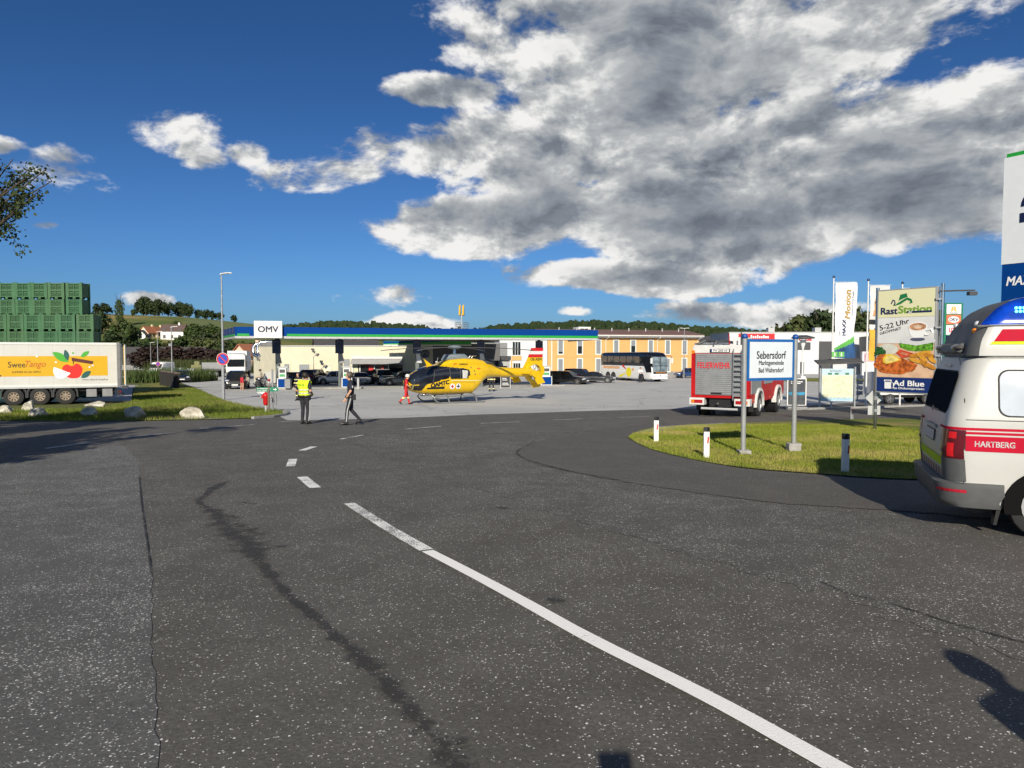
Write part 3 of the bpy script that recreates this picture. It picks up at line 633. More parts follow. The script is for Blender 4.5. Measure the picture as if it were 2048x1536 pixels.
ws.box(ws.s(1591), ws.s(1620), .0, .06, 2.2, 3.55).build('window', DGREY, so)
ws.box(ws.s(1637), ws.s(1663), .0, .06, g, 3.7).build('gate', DGREY, so)
ws.box(ws.s(1600), ws.s(1608), .0, .06, g, .1).build('door', DGREY, so)
for k, px in enumerate((1545, 1640)): s_ = ws.s(px); ws.box(s_, s_+1.1, -4, -2.6, 5.36, 6.2).build('roof_unit', LGREY, so)
s2 = thing('dark_store_wing', 'dark grey shop wing with lit pink window posters', 'building')
wq = Wall((58., 116.), (70., 113.)); wq.box(0, wq.L, -6, 0, g, 4.4).build('wall', mat('wing_grey', (.06, .065, .07, 1), .6, var=.1), s2)
wq.box(-1, 5.6, .02, 1.2, g, 1.9).build('porch', WRENDER, s2); f = wq.box(-.7, 3.2, 1.22, 1.27, .3, 1.7).build('poster_window', mat('poster_pink', (.5, .28, .33, 1), .5, var=.5, vscale=2.5), s2)
wq.box(3.6, 5.0, 1.22, 1.27, .3, 1.7).build('window', DGREY, s2)
sheet('lawn', [(27, 92), (75, 74), (80, 86), (30, 108)], M_GRASS, .02)
# ------------------------------------------------------------------ houses: orange roof behind the shop, hill houses, barn
def house(name, label, c, L, Wd, H, RH, rz, wallm, roofm, wins=3, floors=1, base=-2.):
    h = thing(name, label, 'house', (c[0], c[1], base), rz)
    B(-L/2, L/2, -Wd/2, Wd/2, 0, H).build('wall', wallm, h)
    MB().prism([(-Wd/2+.02, H), (Wd/2-.02, H), (0, H+RH-.1)], 'x', -L/2, L/2).build('gable', wallm, h)
    r_ = MB()
    for s_ in (-1, 1): r_.loft([[(x, s_*y, z) for x, y, z in ((-L/2-.4, Wd/2+.4, H-.25), (L/2+.4, Wd/2+.4, H-.25), (L/2+.4, 0, H+RH), (-L/2-.4, 0, H+RH))], [(x, s_*y, z+.18) for x, y, z in ((-L/2-.4, Wd/2+.4, H-.25), (L/2+.4, Wd/2+.4, H-.25), (L/2+.4, 0, H+RH), (-L/2-.4, 0, H+RH))]])
    rr = r_.build('roof', roofm, h); B(L*.2, L*.2+.7, -.5, .2, H+RH*.5, H+RH+.9).build('chimney', wallm, rr)
    for f in range(floors):
        for k in range(wins):
            x = -L/2+L*(k+.5)/wins; z = .9+f*2.7
            wdw = B(x-.5, x+.5, -Wd/2-.06, -Wd/2+.02, z, z+1.3).build('window', DGREY, h); B(x-.6, x+.6, -Wd/2-.14, -Wd/2-.062, z-.12, z-.02).build('sill', WHITE, wdw)
    for s_ in (-1, 1):
        B(s_*L/2-.03, s_*L/2+.05*s_, -.5, .5, H-1.6 if floors > 1 else .9, H-.3 if floors > 1 else 2.1).build('window', DGREY, h)
    return h
house('gabled_house', 'pink gabled house with steep orange tiled roof behind the shop', (onx(500, 134), 135), 6, 4.4, 3.2, 2.0, R(66), mat('pink_render', (.70, .50, .38, 1), .85, var=.04), ROOFR, 2, 1)
house('gabled_house', 'house with dark roof and cream gable just behind the shop roof', (onx(680, 120), 124), 10, 8, 4.6, 1.9, R(20), mat('peach_render', (.66, .52, .38, 1), .85, var=.04), ROOFD, 2, 1)
# ------------------------------------------------------------------ hill with fields on the left, wooded ridge beyond
CX = [-460, -330, -239, -217, -190, -164, -137, -114, -85, -40]; CZ = [20, 25, 25, 24.5, 23, 20, 17, 14, 9, 0]
def hz(x, y):
    t = min(1, max(0, (y-175)/245)); t = t*t*(3-2*t)
    return -2.6 + (float(np.interp(x, CX, CZ))+2.)*t + .5*math.sin(x*.05)*math.sin(y*.043)*t
def hill_part(name, xs, ys, pred, m, off=0.):
    mb = MB(); idx = {}
    for i in range(len(xs)-1):
        for j in range(len(ys)-1):
            if pred((xs[i]+xs[i+1])/2, (ys[j]+ys[j+1])/2):
                f = []
                for a, b in ((i, j), (i+1, j), (i+1, j+1), (i, j+1)):
                    if (a, b) not in idx: idx[(a, b)] = len(mb.v); mb.v.append((xs[a], ys[b], hz(xs[a], ys[b])+off))
                    f.append(idx[(a, b)])
                mb.f.append(tuple(f))
    o = mb.build(name, m, smooth=60); o['kind'] = 'structure'; return o
HX = [-480+i*4 for i in range(116)]; HY = [172+i*4 for i in range(80)]
M_VINE = bpy.data.materials.new('vineyard'); M_VINE.use_nodes = True; n_ = NT(M_VINE.node_tree); b_ = n_.n['Principled BSDF']
p_ = n_.new('ShaderNodeTexCoord').outputs['Object']; wv = n_.new('ShaderNodeTexWave', wave_type='BANDS', bands_direction='X'); n_.put(wv.inputs['Vector'], n_.vm('MULTIPLY', p_, (1., .25, 0.))); wv.inputs['Scale'].default_value = .13; wv.inputs['Distortion'].default_value = .6
n_.put(b_.inputs['Base Color'], n_.mix(wv.outputs[0], (.055, .09, .024, 1), (.17, .19, .06, 1))); b_.inputs['Roughness'].default_value = .95
M_DRY = grassmat('dry_field', (.24, .19, .07, 1), (.32, .25, .09, 1), (.12, .14, .04, 1), .3, .12)
M_HILL = grassmat('hill_grass', (.075, .11, .028, 1), (.12, .155, .04, 1), (.20, .18, .06, 1), .4, .1)
dryp = [(onx(p, y), y) for p, y in ((150, 480), (180, 395), (212, 300), (232, 300), (236, 360), (290, 368), (330, 392), (372, 398), (372, 480))]
vinp = [(onx(p, y), y) for p, y in ((374, 480), (372, 385), (378, 330), (440, 315), (520, 315), (560, 480))]
hill_part('hill', HX, HY, lambda x, y: not inside(dryp, x, y) and not inside(vinp, x, y), M_HILL)
hill_part('hill_dry_field', HX, HY, lambda x, y: inside(dryp, x, y) and not inside(vinp, x, y), M_DRY)
hill_part('hill_vineyard', HX, HY, lambda x, y: inside(vinp, x, y), M_VINE)
def hp(px, Y): x = onx(px, Y); return x, hz(x, Y)
HW = WHITE
for px, Y, L, Wd, H, RH, rz, wm, rm, lb, fl in ((300, 300, 6, 5, 2.6, 2.6, 72, mat('hill_cream', (.72, .58, .36, 1), .8, var=.04), ROOFR, 'cream farmhouse with red roof and white gable on the hillside', 1),
                                           (317, 304, 6, 5, 2.4, 2.4, 75, MAT['hill_cream'], ROOFR, 'cream farmhouse wing right of the white gable on the hillside', 1),
                                           (288, 296, 3.4, 4, 2.0, 2.0, 85, WHITE, ROOFD, 'tiny white gabled outhouse on the hillside', 1),
                                           (350, 300, 9, 6, 4.0, 2.6, 8, WHITE, mat('roof_brown2', (.11, .07, .06, 1), .8, var=.1), 'two storey white house with brown roof on the hillside', 2)):
    x, z = hp(px, Y); house('hill_house', lb, (x, Y), L, Wd, H, RH, R(rz), wm, rm, 3, fl, base=z-.6)
house('barn', 'long low barn with a dark grey roof beyond the trailer', (onx(262, 150), 156), 26, 10, 1.6, 3.2, R(3), MGREY, ROOFD, 4, 1)
RP = [(300, 668), (520, 662), (560, 657), (600, 651), (660, 645), (720, 646), (780, 650), (850, 654), (868, 660), (940, 663), (1000, 653), (1060, 649), (1110, 647), (1170, 644), (1240, 646), (1300, 648), (1360, 652), (1400, 656), (1460, 660), (1540, 664), (1800, 668), (2300, 668)]
YR = 1150.
rx = [onx(p, YR) for p, _ in RP]; rzv = [at(p, y, YR).z-5 for p, y in RP]
def rz_at(x): return float(np.interp(x, rx, rzv))
mb = MB(); XS = list(np.linspace(rx[0], rx[-1], 90))
mb.loft([[(x, y, -3 + (rz_at(x)+3)*t) for x in XS] for y, t in ((700, 0), (800, .12), (900, .38), (1000, .68), (1080, .9), (1150, 1.), (1300, .9))], cap=False, closed=False)
o = mb.build('ridge', grassmat('ridge_floor', (.02, .035, .012, 1), (.035, .05, .018, 1), (.05, .06, .02, 1), .2, .05), smooth=60); o['kind'] = 'structure'
ico = bmesh.new(); bmesh.ops.create_icosphere(ico, subdivisions=2, radius=1); IV = [v.co.copy() for v in ico.verts]; IF = [tuple(v.index for v in f.verts) for f in ico.faces]; ico.free()
V_, F_ = [], []; rg = random.Random(11)
for row, (y, t) in enumerate(((790, .12), (840, .2), (890, .34), (940, .5), (985, .63), (1030, .76), (1075, .88), (1115, .95), (1150, 1.))):
    x = rx[0]
    while x < rx[-1]:
        x += rg.uniform(3.2, 6.0); s_ = rg.uniform(3.0, 6.0); k = len(V_); yy = y+rg.uniform(-22, 22); z = -3+(rz_at(x)+3)*t
        if rg.random() < .06: continue
        h_ = rg.uniform(.9, 1.5)
        for v in IV: j = 1+rg.uniform(-.22, .22); V_.append((x+v.x*s_*j, yy+v.y*s_*j, z+2.+v.z*s_*j*h_))
        F_ += [tuple(i+k for i in f) for f in IF]
me = bpy.data.meshes.new('forest'); me.from_pydata(V_, [], F_); me.update()
M_FOREST = grassmat('forest_leaf', (.012, .026, .010, 1), (.028, .045, .015, 1), (.04, .052, .018, 1), .35, .08); me.materials.append(M_FOREST)
tag(link(bpy.data.objects.new('forest', me)), 'distant dark green wooded ridge behind the station', 'forest', kind='stuff')
# ------------------------------------------------------------------ trees
def leafmat(name, a, b, tr=.25):
    m = bpy.data.materials.new(name); m.use_nodes = True; n = NT(m.node_tree); b_ = n.n['Principled BSDF']
    p = n.new('ShaderNodeTexCoord').outputs['Object']; oi = n.new('ShaderNodeObjectInfo').outputs['Random']
    c = n.mix(n.noise(p, .9, 4, .7), a, b); c = n.mix(n.m('MULTIPLY', oi, .5), c, tuple(x*.7 for x in a[:3])+(1,))
    n.put(b_.inputs['Base Color'], c); b_.inputs['Roughness'].default_value = .7; b_.inputs['Specular IOR Level'].default_value = .25
    return m
L_GREEN = leafmat('leaf_green', (.030, .055, .014, 1), (.075, .105, .026, 1)); L_DARK = leafmat('leaf_dark', (.018, .036, .012, 1), (.045, .065, .02, 1))
L_PURP = leafmat('leaf_purple', (.030, .018, .018, 1), (.055, .035, .025, 1)); L_OLIVE = leafmat('leaf_olive', (.05, .065, .02, 1), (.10, .115, .035, 1))
BARK = mat('bark', (.07, .055, .042, 1), .9, var=.3, vscale=10, bump=.5, bscale=20)
def crown_mesh(seed, n_clump, n_leaf, leaf, flat=1.):
    """unit crown: radius 1, height 2*flat, made of leaf clumps"""
    rg = random.Random(seed); V_, F_ = [], []
    for c in range(n_clump):
        while True:
            p = Vector((rg.uniform(-1, 1), rg.uniform(-1, 1), rg.uniform(-1, 1)))
            if .3 < p.length < .88: break
        r_ = rg.uniform(.2, .42); p.z *= flat
        for k in range(n_leaf):
            d = Vector((rg.gauss(0, 1), rg.gauss(0, 1), rg.gauss(0, .9))).normalized(); q_ = p + d*r_*rg.uniform(.55, 1.05)
            u = Vector((rg.gauss(0, 1), rg.gauss(0, 1), rg.gauss(0, 1))).normalized(); w = d.cross(u); w = w.normalized() if w.length > .01 else Vector((1, 0, 0)); u = (d*.5+u).normalized()
            s_ = leaf*rg.uniform(.6, 1.3); i = len(V_)
            V_ += [tuple(q_-w*s_*.5), tuple(q_+u*s_*.9-w*s_*.1), tuple(q_+w*s_*.5+u*s_*.2), tuple(q_-u*s_*.5)]; F_.append((i, i+3, i+2, i+1))
    me = bpy.data.meshes.new('crown'); me.from_pydata(V_, [], F_); me.update(); return me
def trunk_mesh(seed):
    rg = random.Random(seed); t = MB().tube([(0, 0, -.3), (.02, 0, .4), (.0, .03, 1.)], [.09, .07, .05], 8)
    for k in range(7):
        a = k*.9+rg.random(); z = .55+.06*k; t.tube([(0, 0, z), (.25*math.cos(a), .25*math.sin(a), z+.3), (.55*math.cos(a), .55*math.sin(a), z+.55)], [.04, .025, .01], 5)
    me = bpy.data.meshes.new('trunk'); me.from_pydata(t.v, [], t.f); me.update(); me.materials.append(BARK); return me
CM = [crown_mesh(i, 34, 42, .17) for i in range(3)]; CMT = [crown_mesh(9, 30, 40, .16, 2.6)]; TM = trunk_mesh(5); _cm = {}
def tree(name, label, x, y, z, h, r, leafm, var=0, group=None, tall=False, low=.22):
    t = thing(name, label, 'tree', (x, y, z), random.uniform(0, 6.28), group)
    base = (CMT if tall else CM)[0 if tall else var % 3]; key = (base.name, leafm.name)
    if key not in _cm: c_ = base.copy(); c_.materials.clear(); c_.materials.append(leafm); _cm[key] = c_
    cr = link(bpy.data.objects.new('crown', _cm[key]), t); hh = h*(1-low)/2
    cr.location = (0, 0, h*low+hh); cr.scale = (r, r, hh/(2.6 if tall else 1))
    tk = link(bpy.data.objects.new('trunk', TM), t); tk.scale = (r, r, h*.7)
    return t
rg = random.Random(4); ORD = ['first', 'second', 'third', 'fourth', 'fifth', 'sixth', 'seventh', 'eighth', 'ninth', 'tenth', 'eleventh', 'twelfth', 'thirteenth', 'fourteenth', 'fifteenth', 'sixteenth', 'seventeenth', 'eighteenth', 'nineteenth', 'twentieth']
for k, px in enumerate((297, 305, 314, 323, 332, 341, 350, 359, 367, 384, 397, 412, 424, 436, 448, 460)):
    x, z = hp(px, 415); h = .92*(12, 11.5, 10.5, 10, 10.5, 10, 10.5, 9.5, 8, 9, 6, 6, 6.5, 6, 6, 5)[k]
    tree('hilltop_tree', f'{ORD[k]} from the left of the dark trees along the hill crest', x, 415+rg.uniform(-8, 8), z-.5, h, h*.42, L_DARK, k, 'trees on the hill crest', low=.05)
for k, (px, Y, h, r, lm) in enumerate(((201, 300, 10, 4.6, L_DARK), (207, 380, 6.5, 5, L_DARK), (262, 270, 9, 3.6, L_DARK), (248, 255, 11, 5.2, L_GREEN), (228, 240, 8, 5, L_DARK), (272, 385, 4.5, 1.8, L_GREEN), (355, 330, 5, 2.4, L_GREEN), (386, 300, 7, 4.5, L_GREEN), (412, 305, 7, 5, L_DARK), (430, 300, 7, 4.6, L_GREEN), (396, 270, 7.5, 5, L_GREEN), (424, 262, 8, 5, L_DARK), (275, 230, 5, 4, L_GREEN), (302, 222, 5.5, 3.4, L_GREEN), (318, 226, 5, 3.5, L_OLIVE), (330, 235, 4.4, 3, L_GREEN), (300, 252, 3, 2.4, L_DARK))):
    x, z = hp(px, Y); tree('hillside_tree', f'{ORD[k % 17]} leafy tree on the hillside, near the {"white outhouse" if 270 < px < 320 else "poplars" if px < 270 else "brown roofed house"}', x, Y, z-.4, h, r, lm, k, 'trees on the hillside', low=.04)
for k, px in enumerate((238, 242, 246.5)):
    x, z = hp(px, 330); tree('poplar_tree', f'{ORD[k]} from the left of the three slim poplars on the hill', x, 330, z, 15, 1.3, L_GREEN, 0, 'slim poplars on the hill', tall=True, low=.04)
for k, (px, Y, h, r) in enumerate(((292, 150, 4.7, 3.4), (303, 148, 5, 3.4), (318, 150, 4.9, 3.6), (334, 152, 4.5, 3.4), (352, 150, 5, 3.6), (370, 151, 4.7, 3.4), (388, 150, 4.7, 3.4), (405, 152, 4.6, 3.5), (421, 150, 4.5, 3.4), (437, 151, 4.2, 3.4))):
    tree('copper_beech', f'{ORD[k]} from the left in the dark purple row beyond the yard', onx(px, Y), Y, -2, h, r, L_PURP, k, 'purple leaved tree row', low=.05)
for k, (px, Y, h, r, lm) in enumerate(((280, 172, 9, 5, L_DARK), (300, 176, 10, 5, L_GREEN), (322, 178, 9.5, 4.6, L_GREEN), (345, 175, 9, 4.6, L_OLIVE), (366, 176, 10.5, 5, L_GREEN), (390, 178, 11, 5, L_GREEN), (412, 176, 10, 5.2, L_OLIVE), (436, 178, 10, 5, L_OLIVE), (458, 174, 9.6, 5, L_DARK), (480, 176, 9, 5, L_GREEN), (502, 180, 8.5, 5, L_DARK), (525, 182, 8, 5, L_DARK), (240, 168, 8, 5, L_DARK), (262, 174, 8, 5, L_DARK))):
    tree('broadleaf_tree', f'{ORD[k]} tree in the green belt behind the purple row', onx(px, Y), Y, -2.2, h*.72, r*.85, lm, k, 'green tree belt behind the purple row', low=.06)
for k, (px, Y, h, r, lm) in enumerate(((1538, 185, 8.5, 4.8, L_GREEN), (1556, 182, 10.5, 5.2, L_OLIVE), (1575, 180, 11, 5, L_GREEN), (1596, 178, 12.5, 5.4, L_OLIVE), (1618, 180, 12, 5, L_GREEN), (1634, 176, 14, 5.2, L_DARK), (1652, 178, 13.6, 5, L_GREEN), (1672, 176, 13, 5.2, L_DARK), (1692, 178, 13.6, 5, L_GREEN), (1712, 176, 14.2, 5.4, L_OLIVE), (1734, 176, 14.6, 5.4, L_DARK), (1760, 176, 14.6, 5.4, L_DARK), (1790, 176, 14, 5.4, L_GREEN), (1830, 178, 13.6, 5.6, L_DARK), (1870, 178, 13.6, 5.6, L_GREEN))):
    tree('broadleaf_tree', f'{ORD[k]} from the left of the tall trees behind the white store', onx(px, Y), Y, -2, h, r, lm, k+1, 'tall trees behind the white store', low=.06)
# standing corn at the far side of the yard
def tuft(name, label, x0, x1, y0, y1, n, h, m):
    rg = random.Random(8); V_, F_ = [], []
    for k in range(n):
        x, y = rg.uniform(x0, x1), rg.uniform(y0, y1); a = rg.uniform(0, 6.28); hh = h*rg.uniform(.5, 1.05); i = len(V_); w = .07; l = rg.uniform(.1, .5)
        V_ += [(x-w*math.cos(a), y-w*math.sin(a), gz(y)-.1), (x+w*math.cos(a), y+w*math.sin(a), gz(y)-.1), (x+l*math.sin(a), y+l*math.cos(a), gz(y)+hh)]; F_.append((i, i+1, i+2))
    me = bpy.data.meshes.new(name); me.from_pydata(V_, [], F_); me.materials.append(m); me.update(); return tag(link(bpy.data.objects.new(name, me)), label, 'crop', kind='stuff')
tuft('corn_crop', 'strip of standing green corn at the far side of the yard', -68, -42, 131, 142, 9000, 2.6, L_OLIVE)
tuft('corn_crop', 'patch of dark green corn behind the trailer', -46, -38, 84, 92, 2500, 1.9, L_GREEN)
# ------------------------------------------------------------------ vehicles: shared pieces
def wheel(parent, x, y, r, w, side, spokes=5, rimm=None, tyre_r=.64):
    """wheel centred on (x, y, r); side +1 faces +y"""
    h = bpy.data.objects.new('wheel', None); link(h, parent); h.location = (x, y, r)
    pr = [(.55, -.5), (.8, -.5), (.97, -.42), (1., -.25), (1., .25), (.97, .42), (.8, .5), (.55, .5)]
    n = 22; rings = [[(r*a*math.cos(2*math.pi*k/n), w*b, r*a*math.sin(2*math.pi*k/n)) for a, b in pr] for k in range(n)]
    MB().loft(rings + [rings[0]], cap=False).build('tyre', RUBBER, h, smooth=50)
    rm = rimm or mat('alloy', (.45, .45, .46, 1), .3, .8, var=.08); R_ = r*tyre_r; o = w*.5*side
    m = MB(); m.tube([(R_*.97*math.cos(2*math.pi*k/20), o*.88, R_*.97*math.sin(2*math.pi*k/20)) for k in range(21)], R_*.09, 5)
    for k in range(spokes):
        a = 2*math.pi*k/spokes; m.box((R_*.52*math.cos(a), o*.78, R_*.52*math.sin(a)), (R_*.95, .03, R_*.24), Matrix.Rotation(-a, 4, 'Y'))
    m.cyl((0, o*.5, 0), (0, o*.86, 0), R_*.22, n=10); m.build('rim', rm, h)
    MB().cyl((0, o*.3, 0), (0, o*.55, 0), R_*1.0, n=20).build('brake_disc', DGREY, h)
    return h
def ring_section(hw, z0, z1, e=4., n=24):
    """rounded box section: half width hw, from z0 to z1"""
    zc, hh = (z0+z1)/2, (z1-z0)/2; out = []
    for k in range(n):
        a = 2*math.pi*k/n; c, s_ = math.cos(a), math.sin(a)
        out.append((hw*math.copysign(abs(c)**(2/e), c), zc+hh*math.copysign(abs(s_)**(2/e), s_)))
    return out
PAINT = {}
def paint(name, c, rough=.25): return mat('paint_'+name, c, rough, .15, var=.05, vscale=2, coat=.7)
def car(kind, pm, x, y, rz, label, wins=GLASS, plate=True):
    """x forward, y left; origin on the ground under the middle"""
    L, Wd, H, hood, belt, r = dict(hatch=(4.2, 1.78, 1.47, .92, .95, .32), suv=(4.6, 1.88, 1.66, 1.05, 1.08, .36), wagon=(4.75, 1.82, 1.46, .86, .93, .33), sedan=(4.7, 1.84, 1.42, .86, .93, .33), coupe=(4.6, 1.85, 1.33, .82, .88, .34))[kind]
    t = thing({'hatch': 'hatchback_car', 'suv': 'suv_car', 'wagon': 'estate_car', 'sedan': 'saloon_car', 'coupe': 'coupe_car'}[kind], label, 'car', (x, y, gz(y)), rz, 'cars parked at the station')
    h = L/2; hw = Wd/2; zb = .2 if kind != 'suv' else .28
    st = [(-h, .55, .62, hw*.80), (-h+.06, .36, .80, hw*.88), (-h+.22, zb, belt-.06, hw*.96), (-h+.7, zb, belt, hw), (-.4, zb, belt, hw), (h-1.5, zb, hood+.03, hw), (h-.9, zb, hood, hw*.985), (h-.35, zb+.02, hood-.10, hw*.93), (h-.08, zb+.08, hood-.24, hw*.84), (h, .42, .56, hw*.72)]
    MB().loft([[(sx, a, b) for a, b in ring_section(wd, z0, z1, 5.)] for sx, z0, z1, wd in st]).build('body', pm, t, smooth=50)
    ws, rf0, rf1, rr = dict(hatch=(h-1.2, .35, -1.5, -h+.22), suv=(h-1.35, .45, -1.7, -h+.2), wagon=(h-1.45, .3, -1.85, -h+.18), sedan=(h-1.45, .25, -.95, -h+.75), coupe=(h-1.5, .15, -.7, -h+.35))[kind]
    gs = [(ws, belt-.12, belt-.05, hw*.86), ((ws+rf0)/2, belt-.12, (belt+H)/2, hw*.80), (rf0, belt-.12, H-.05, hw*.72), ((rf0+rf1)/2, belt-.12, H-.03, hw*.73), (rf1, belt-.12, H-.06, hw*.70), ((rf1+rr)/2, belt-.12, (belt+H)/2+.06, hw*.76), (rr, belt-.12, belt-.03, hw*.80)]
    def gsec(wd, z0, z1, off=0.):
        return [(-hw*.93-off, z0), (-hw*.93-off, z0+.06), (-wd-off, z1-.1), (-wd+.09, z1+off), (wd-.09, z1+off), (wd+off, z1-.1), (hw*.93+off, z0+.06), (hw*.93+off, z0)]
    MB().loft([[(sx, a, b) for a, b in gsec(wd, z0, max(z1, z0+.08))] for sx, z0, z1, wd in gs]).build('windows', wins, t, smooth=30)
    rs = [(rf0+.12, 0, H-.075, hw*.73), (rf0-.15, 0, H-.03, hw*.72), ((rf0+rf1)/2, 0, H-.01, hw*.73), (rf1, 0, H-.04, hw*.71), (rf1-.12, 0, H-.09, hw*.71)]
    MB().loft([[(sx, -wd-.01, z1-.09), (sx, -wd+.09, z1+.012), (sx, wd-.09, z1+.012), (sx, wd+.01, z1-.09)] for sx, z0, z1, wd in rs], closed=False, cap=False).build('roof', pm, t, smooth=40)
    for s_ in (-1, 1):
        for nm, a, b in (('pillar', (ws-.02, s_*hw*.87, belt-.04), (rf0+.02, s_*(hw*.72), H-.07)), ('pillar', (-.25, s_*hw*.935, belt-.03), (-.3, s_*hw*.735, H-.09)), ('pillar', (rr+.05, s_*hw*.84, belt-.02), (rf1-.02, s_*hw*.70, H-.09))):
            MB().tube([a, b], .035 if nm == 'pillar' else .03, 6).build(nm, pm, t)
        MB().ell((ws-.35, s_*(hw+.06), belt+.06), (.1, .11, .075), 8, 6).build('mirror', pm, t, smooth=True)
        MB().ell((h-.16, s_*hw*.68, hood-.24), (.16, .2, .09), 10, 6).build('headlight', mat('lamp_clear', (.7, .72, .75, 1), .1, .3, var=.1), t, smooth=True)
        MB().ell((-h+.1, s_*hw*.72, belt-.12), (.1, .17, .13), 10, 6).build('tail_light', mat('lamp_red', (.25, .01, .01, 1), .2, var=.1), t, smooth=True)
        for wx in (h-.85, -h+.82):
            MB().cyl((wx, s_*(hw-.28), r+.02), (wx, s_*(hw+.004), r+.02), r+.07, n=20).build('wheel_gap_dark', BLACK, t)  # black disc stands in for the dark gap around the wheel
            wheel(t, wx, s_*(hw-.09), r, .21, s_)
        B(-h+1.2, h-1.3, s_*hw-.012, s_*hw+.012, zb+.02, zb+.14).build('sill', DGREY, t)
    B(h-.04, h+.012, -.42, .42, hood-.42, hood-.26).build('grille', BLACK, t)
    if plate:
        B(h+.013, h+.03, -.26, .26, .38, .49).build('number_plate', WPRINT, t); B(-h-.03, -h+.002, -.26, .26, .58, .69).build('number_plate', WPRINT, t)
    return t
# ------------------------------------------------------------------ parked cars
K = paint('black', (.012, .012, .014, 1)); DB = paint('dark_blue', (.012, .018, .035, 1)); SIL = paint('silver', (.42, .43, .43, 1), .3); WH = paint('white', (.75, .75, .74, 1)); GR = paint('grey', (.09, .10, .115, 1)); BLU = paint('blue', (.02, .05, .15, 1)); LG = paint('light_grey', (.33, .33, .33, 1))
def carpx(kind, pm, px, Y, deg, label, **k): return car(kind, pm, onx(px, Y), Y, R(deg), label, **k)
carpx('hatch', DB, 366, 85, -68, 'dark saloon facing the camera beside the timber wall')
carpx('suv', K, 474, 65.5, -74, 'black offroad car facing the camera with dark wheels near the lorry')
carpx('wagon', K, 563, 71, 160, 'black car half hidden behind the left fuel pump')
carpx('suv', K, 629, 76.6, 80, 'black hatchback seen from behind before the shuttered window')
carpx('hatch', WH, 664, 77, 212, 'white hatchback parked beside the middle fuel pump')
carpx('coupe', SIL, 721, 77, -70, 'silver convertible facing the shop window')
carpx('suv', K, 766, 77, -66, 'black car with its front towards the camera between silver and grey cars')
carpx('wagon', GR, 806, 73.5, 197, 'blue grey estate car standing behind the rescuer in red')
carpx('wagon', K, 1135, 77.5, -28, 'black estate car with bright headlights right of the blue fuel pump')
carpx('suv', DB, 1161, 86, -25, 'dark blue car behind the black estate car')
carpx('coupe', paint('anthracite', (.03, .032, .038, 1)), 1192, 83.5, -14, 'matt anthracite fastback with dark wheels beside the coach')
carpx('hatch', BLU, 1378, 103, 190, 'blue hatchback by the ochre building, half behind the fire engine')
carpx('hatch', LG, 545, 66.5, 118, 'light grey car with a pale bonnet behind the left fuel pump')
# ------------------------------------------------------------------ lorry behind the black offroad car
lo = thing('lorry', 'white lorry facing the camera near the left end of the shop', 'lorry', (onx(474, 98), 98, gz(98)), R(-74))
MB().loft([[(x, a, b) for a, b in ring_section(1.22, .6, z, 9.)] for x, z in ((-.1, 3.5), (.2, 3.62), (1.4, 3.4), (1.75, 2.6), (1.85, 1.2))]).build('cab', WHITE, lo, smooth=40)
B(1.6, 1.87, -1.08, 1.08, 1.75, 2.75).build('windscreen', GLASS, lo); B(1.8, 1.93, -1.2, 1.2, .35, 1.0).build('bumper', DGREY, lo, bevel=.04)
B(-8, -.4, -1.25, 1.25, 1.1, 3.9).build('box_body', mat('box_white', (.7, .7, .7, 1), .5, var=.05), lo); B(-8, 1.2, -.5, .5, .5, 1.08).build('chassis', BLACK, lo)
for s_ in (-1, 1):
    B(1.9, 1.95, s_*.85-.2, s_*.85+.2, .6, .85).build('headlight', MAT['lamp_clear'], lo); B(1.55, 1.75, s_*1.35-.1, s_*1.35+.1, 1.7, 2.5).build('mirror', BLACK, lo)
    for x in (.9, -5, -6.3): wheel(lo, x, s_*1.1, .5, .3, s_, 6)
fb = thing('flatbed_trailer', 'dark flatbed trailer standing left of the white lorry', 'trailer', (onx(450, 108), 108, gz(108)), R(5))
B(-3, 2.6, -1.2, 1.2, 1.0, 1.25).build('bed', DGREY, fb); B(-3, 2.6, -1.22, -1.2, 1.25, 2.2).build('side_wall', MGREY, fb)
for x in (-2, -1): wheel(fb, x, -1.05, .45, .28, -1, 6); wheel(fb, x, 1.05, .45, .28, 1, 6)
# small white things at the far end of the yard
vn = thing('panel_van', 'white van with green mark parked at the far end of the yard', 'van', (onx(322, 108), 108, gz(108)), R(-92))
MB().loft([[(x, a, b) for a, b in ring_section(.95, .35, z, 8.)] for x, z in ((-2.3, 2.2), (0, 2.3), (.9, 2.2), (1.6, 1.3), (2.3, 1.1))]).build('body', WHITE, vn, smooth=40)
B(.95, 1.55, -.8, .8, 1.35, 1.95).build('windscreen', GLASS, vn); B(2.2, 2.34, -.5, .5, .55, .95).build('emblem_panel', GREEN, vn)
for s_ in (-1, 1):
    for x in (1.5, -1.5): wheel(vn, x, s_*.85, .33, .22, s_)
for k, (px, ww, hh) in enumerate(((358, 1.3, 1.2), (369, 1.9, .9), (384, .9, 1.1))):
    q_ = thing('equipment_crate', ('square white', 'long low white', 'narrow white')[k]+' equipment crate at the far end of the yard', 'crate', (onx(px, 112), 112, gz(112)))
    B(-ww/2, ww/2, -.5, .5, .12, hh).build('body', WHITE, q_, bevel=.03); B(-ww/2-.05, ww/2+.05, -.55, .55, hh+.002, hh+.1).build('lid', LGREY, q_)
    for a in (-1, 1): B(a*ww*.35-.08, a*ww*.35+.08, -.45, .45, 0, .115).build('skid', BLACK, q_)
tb = thing('transformer_box', 'olive green transformer cabinet at the far side of the yard', 'cabinet', (onx(396, 114), 114, gz(114)))
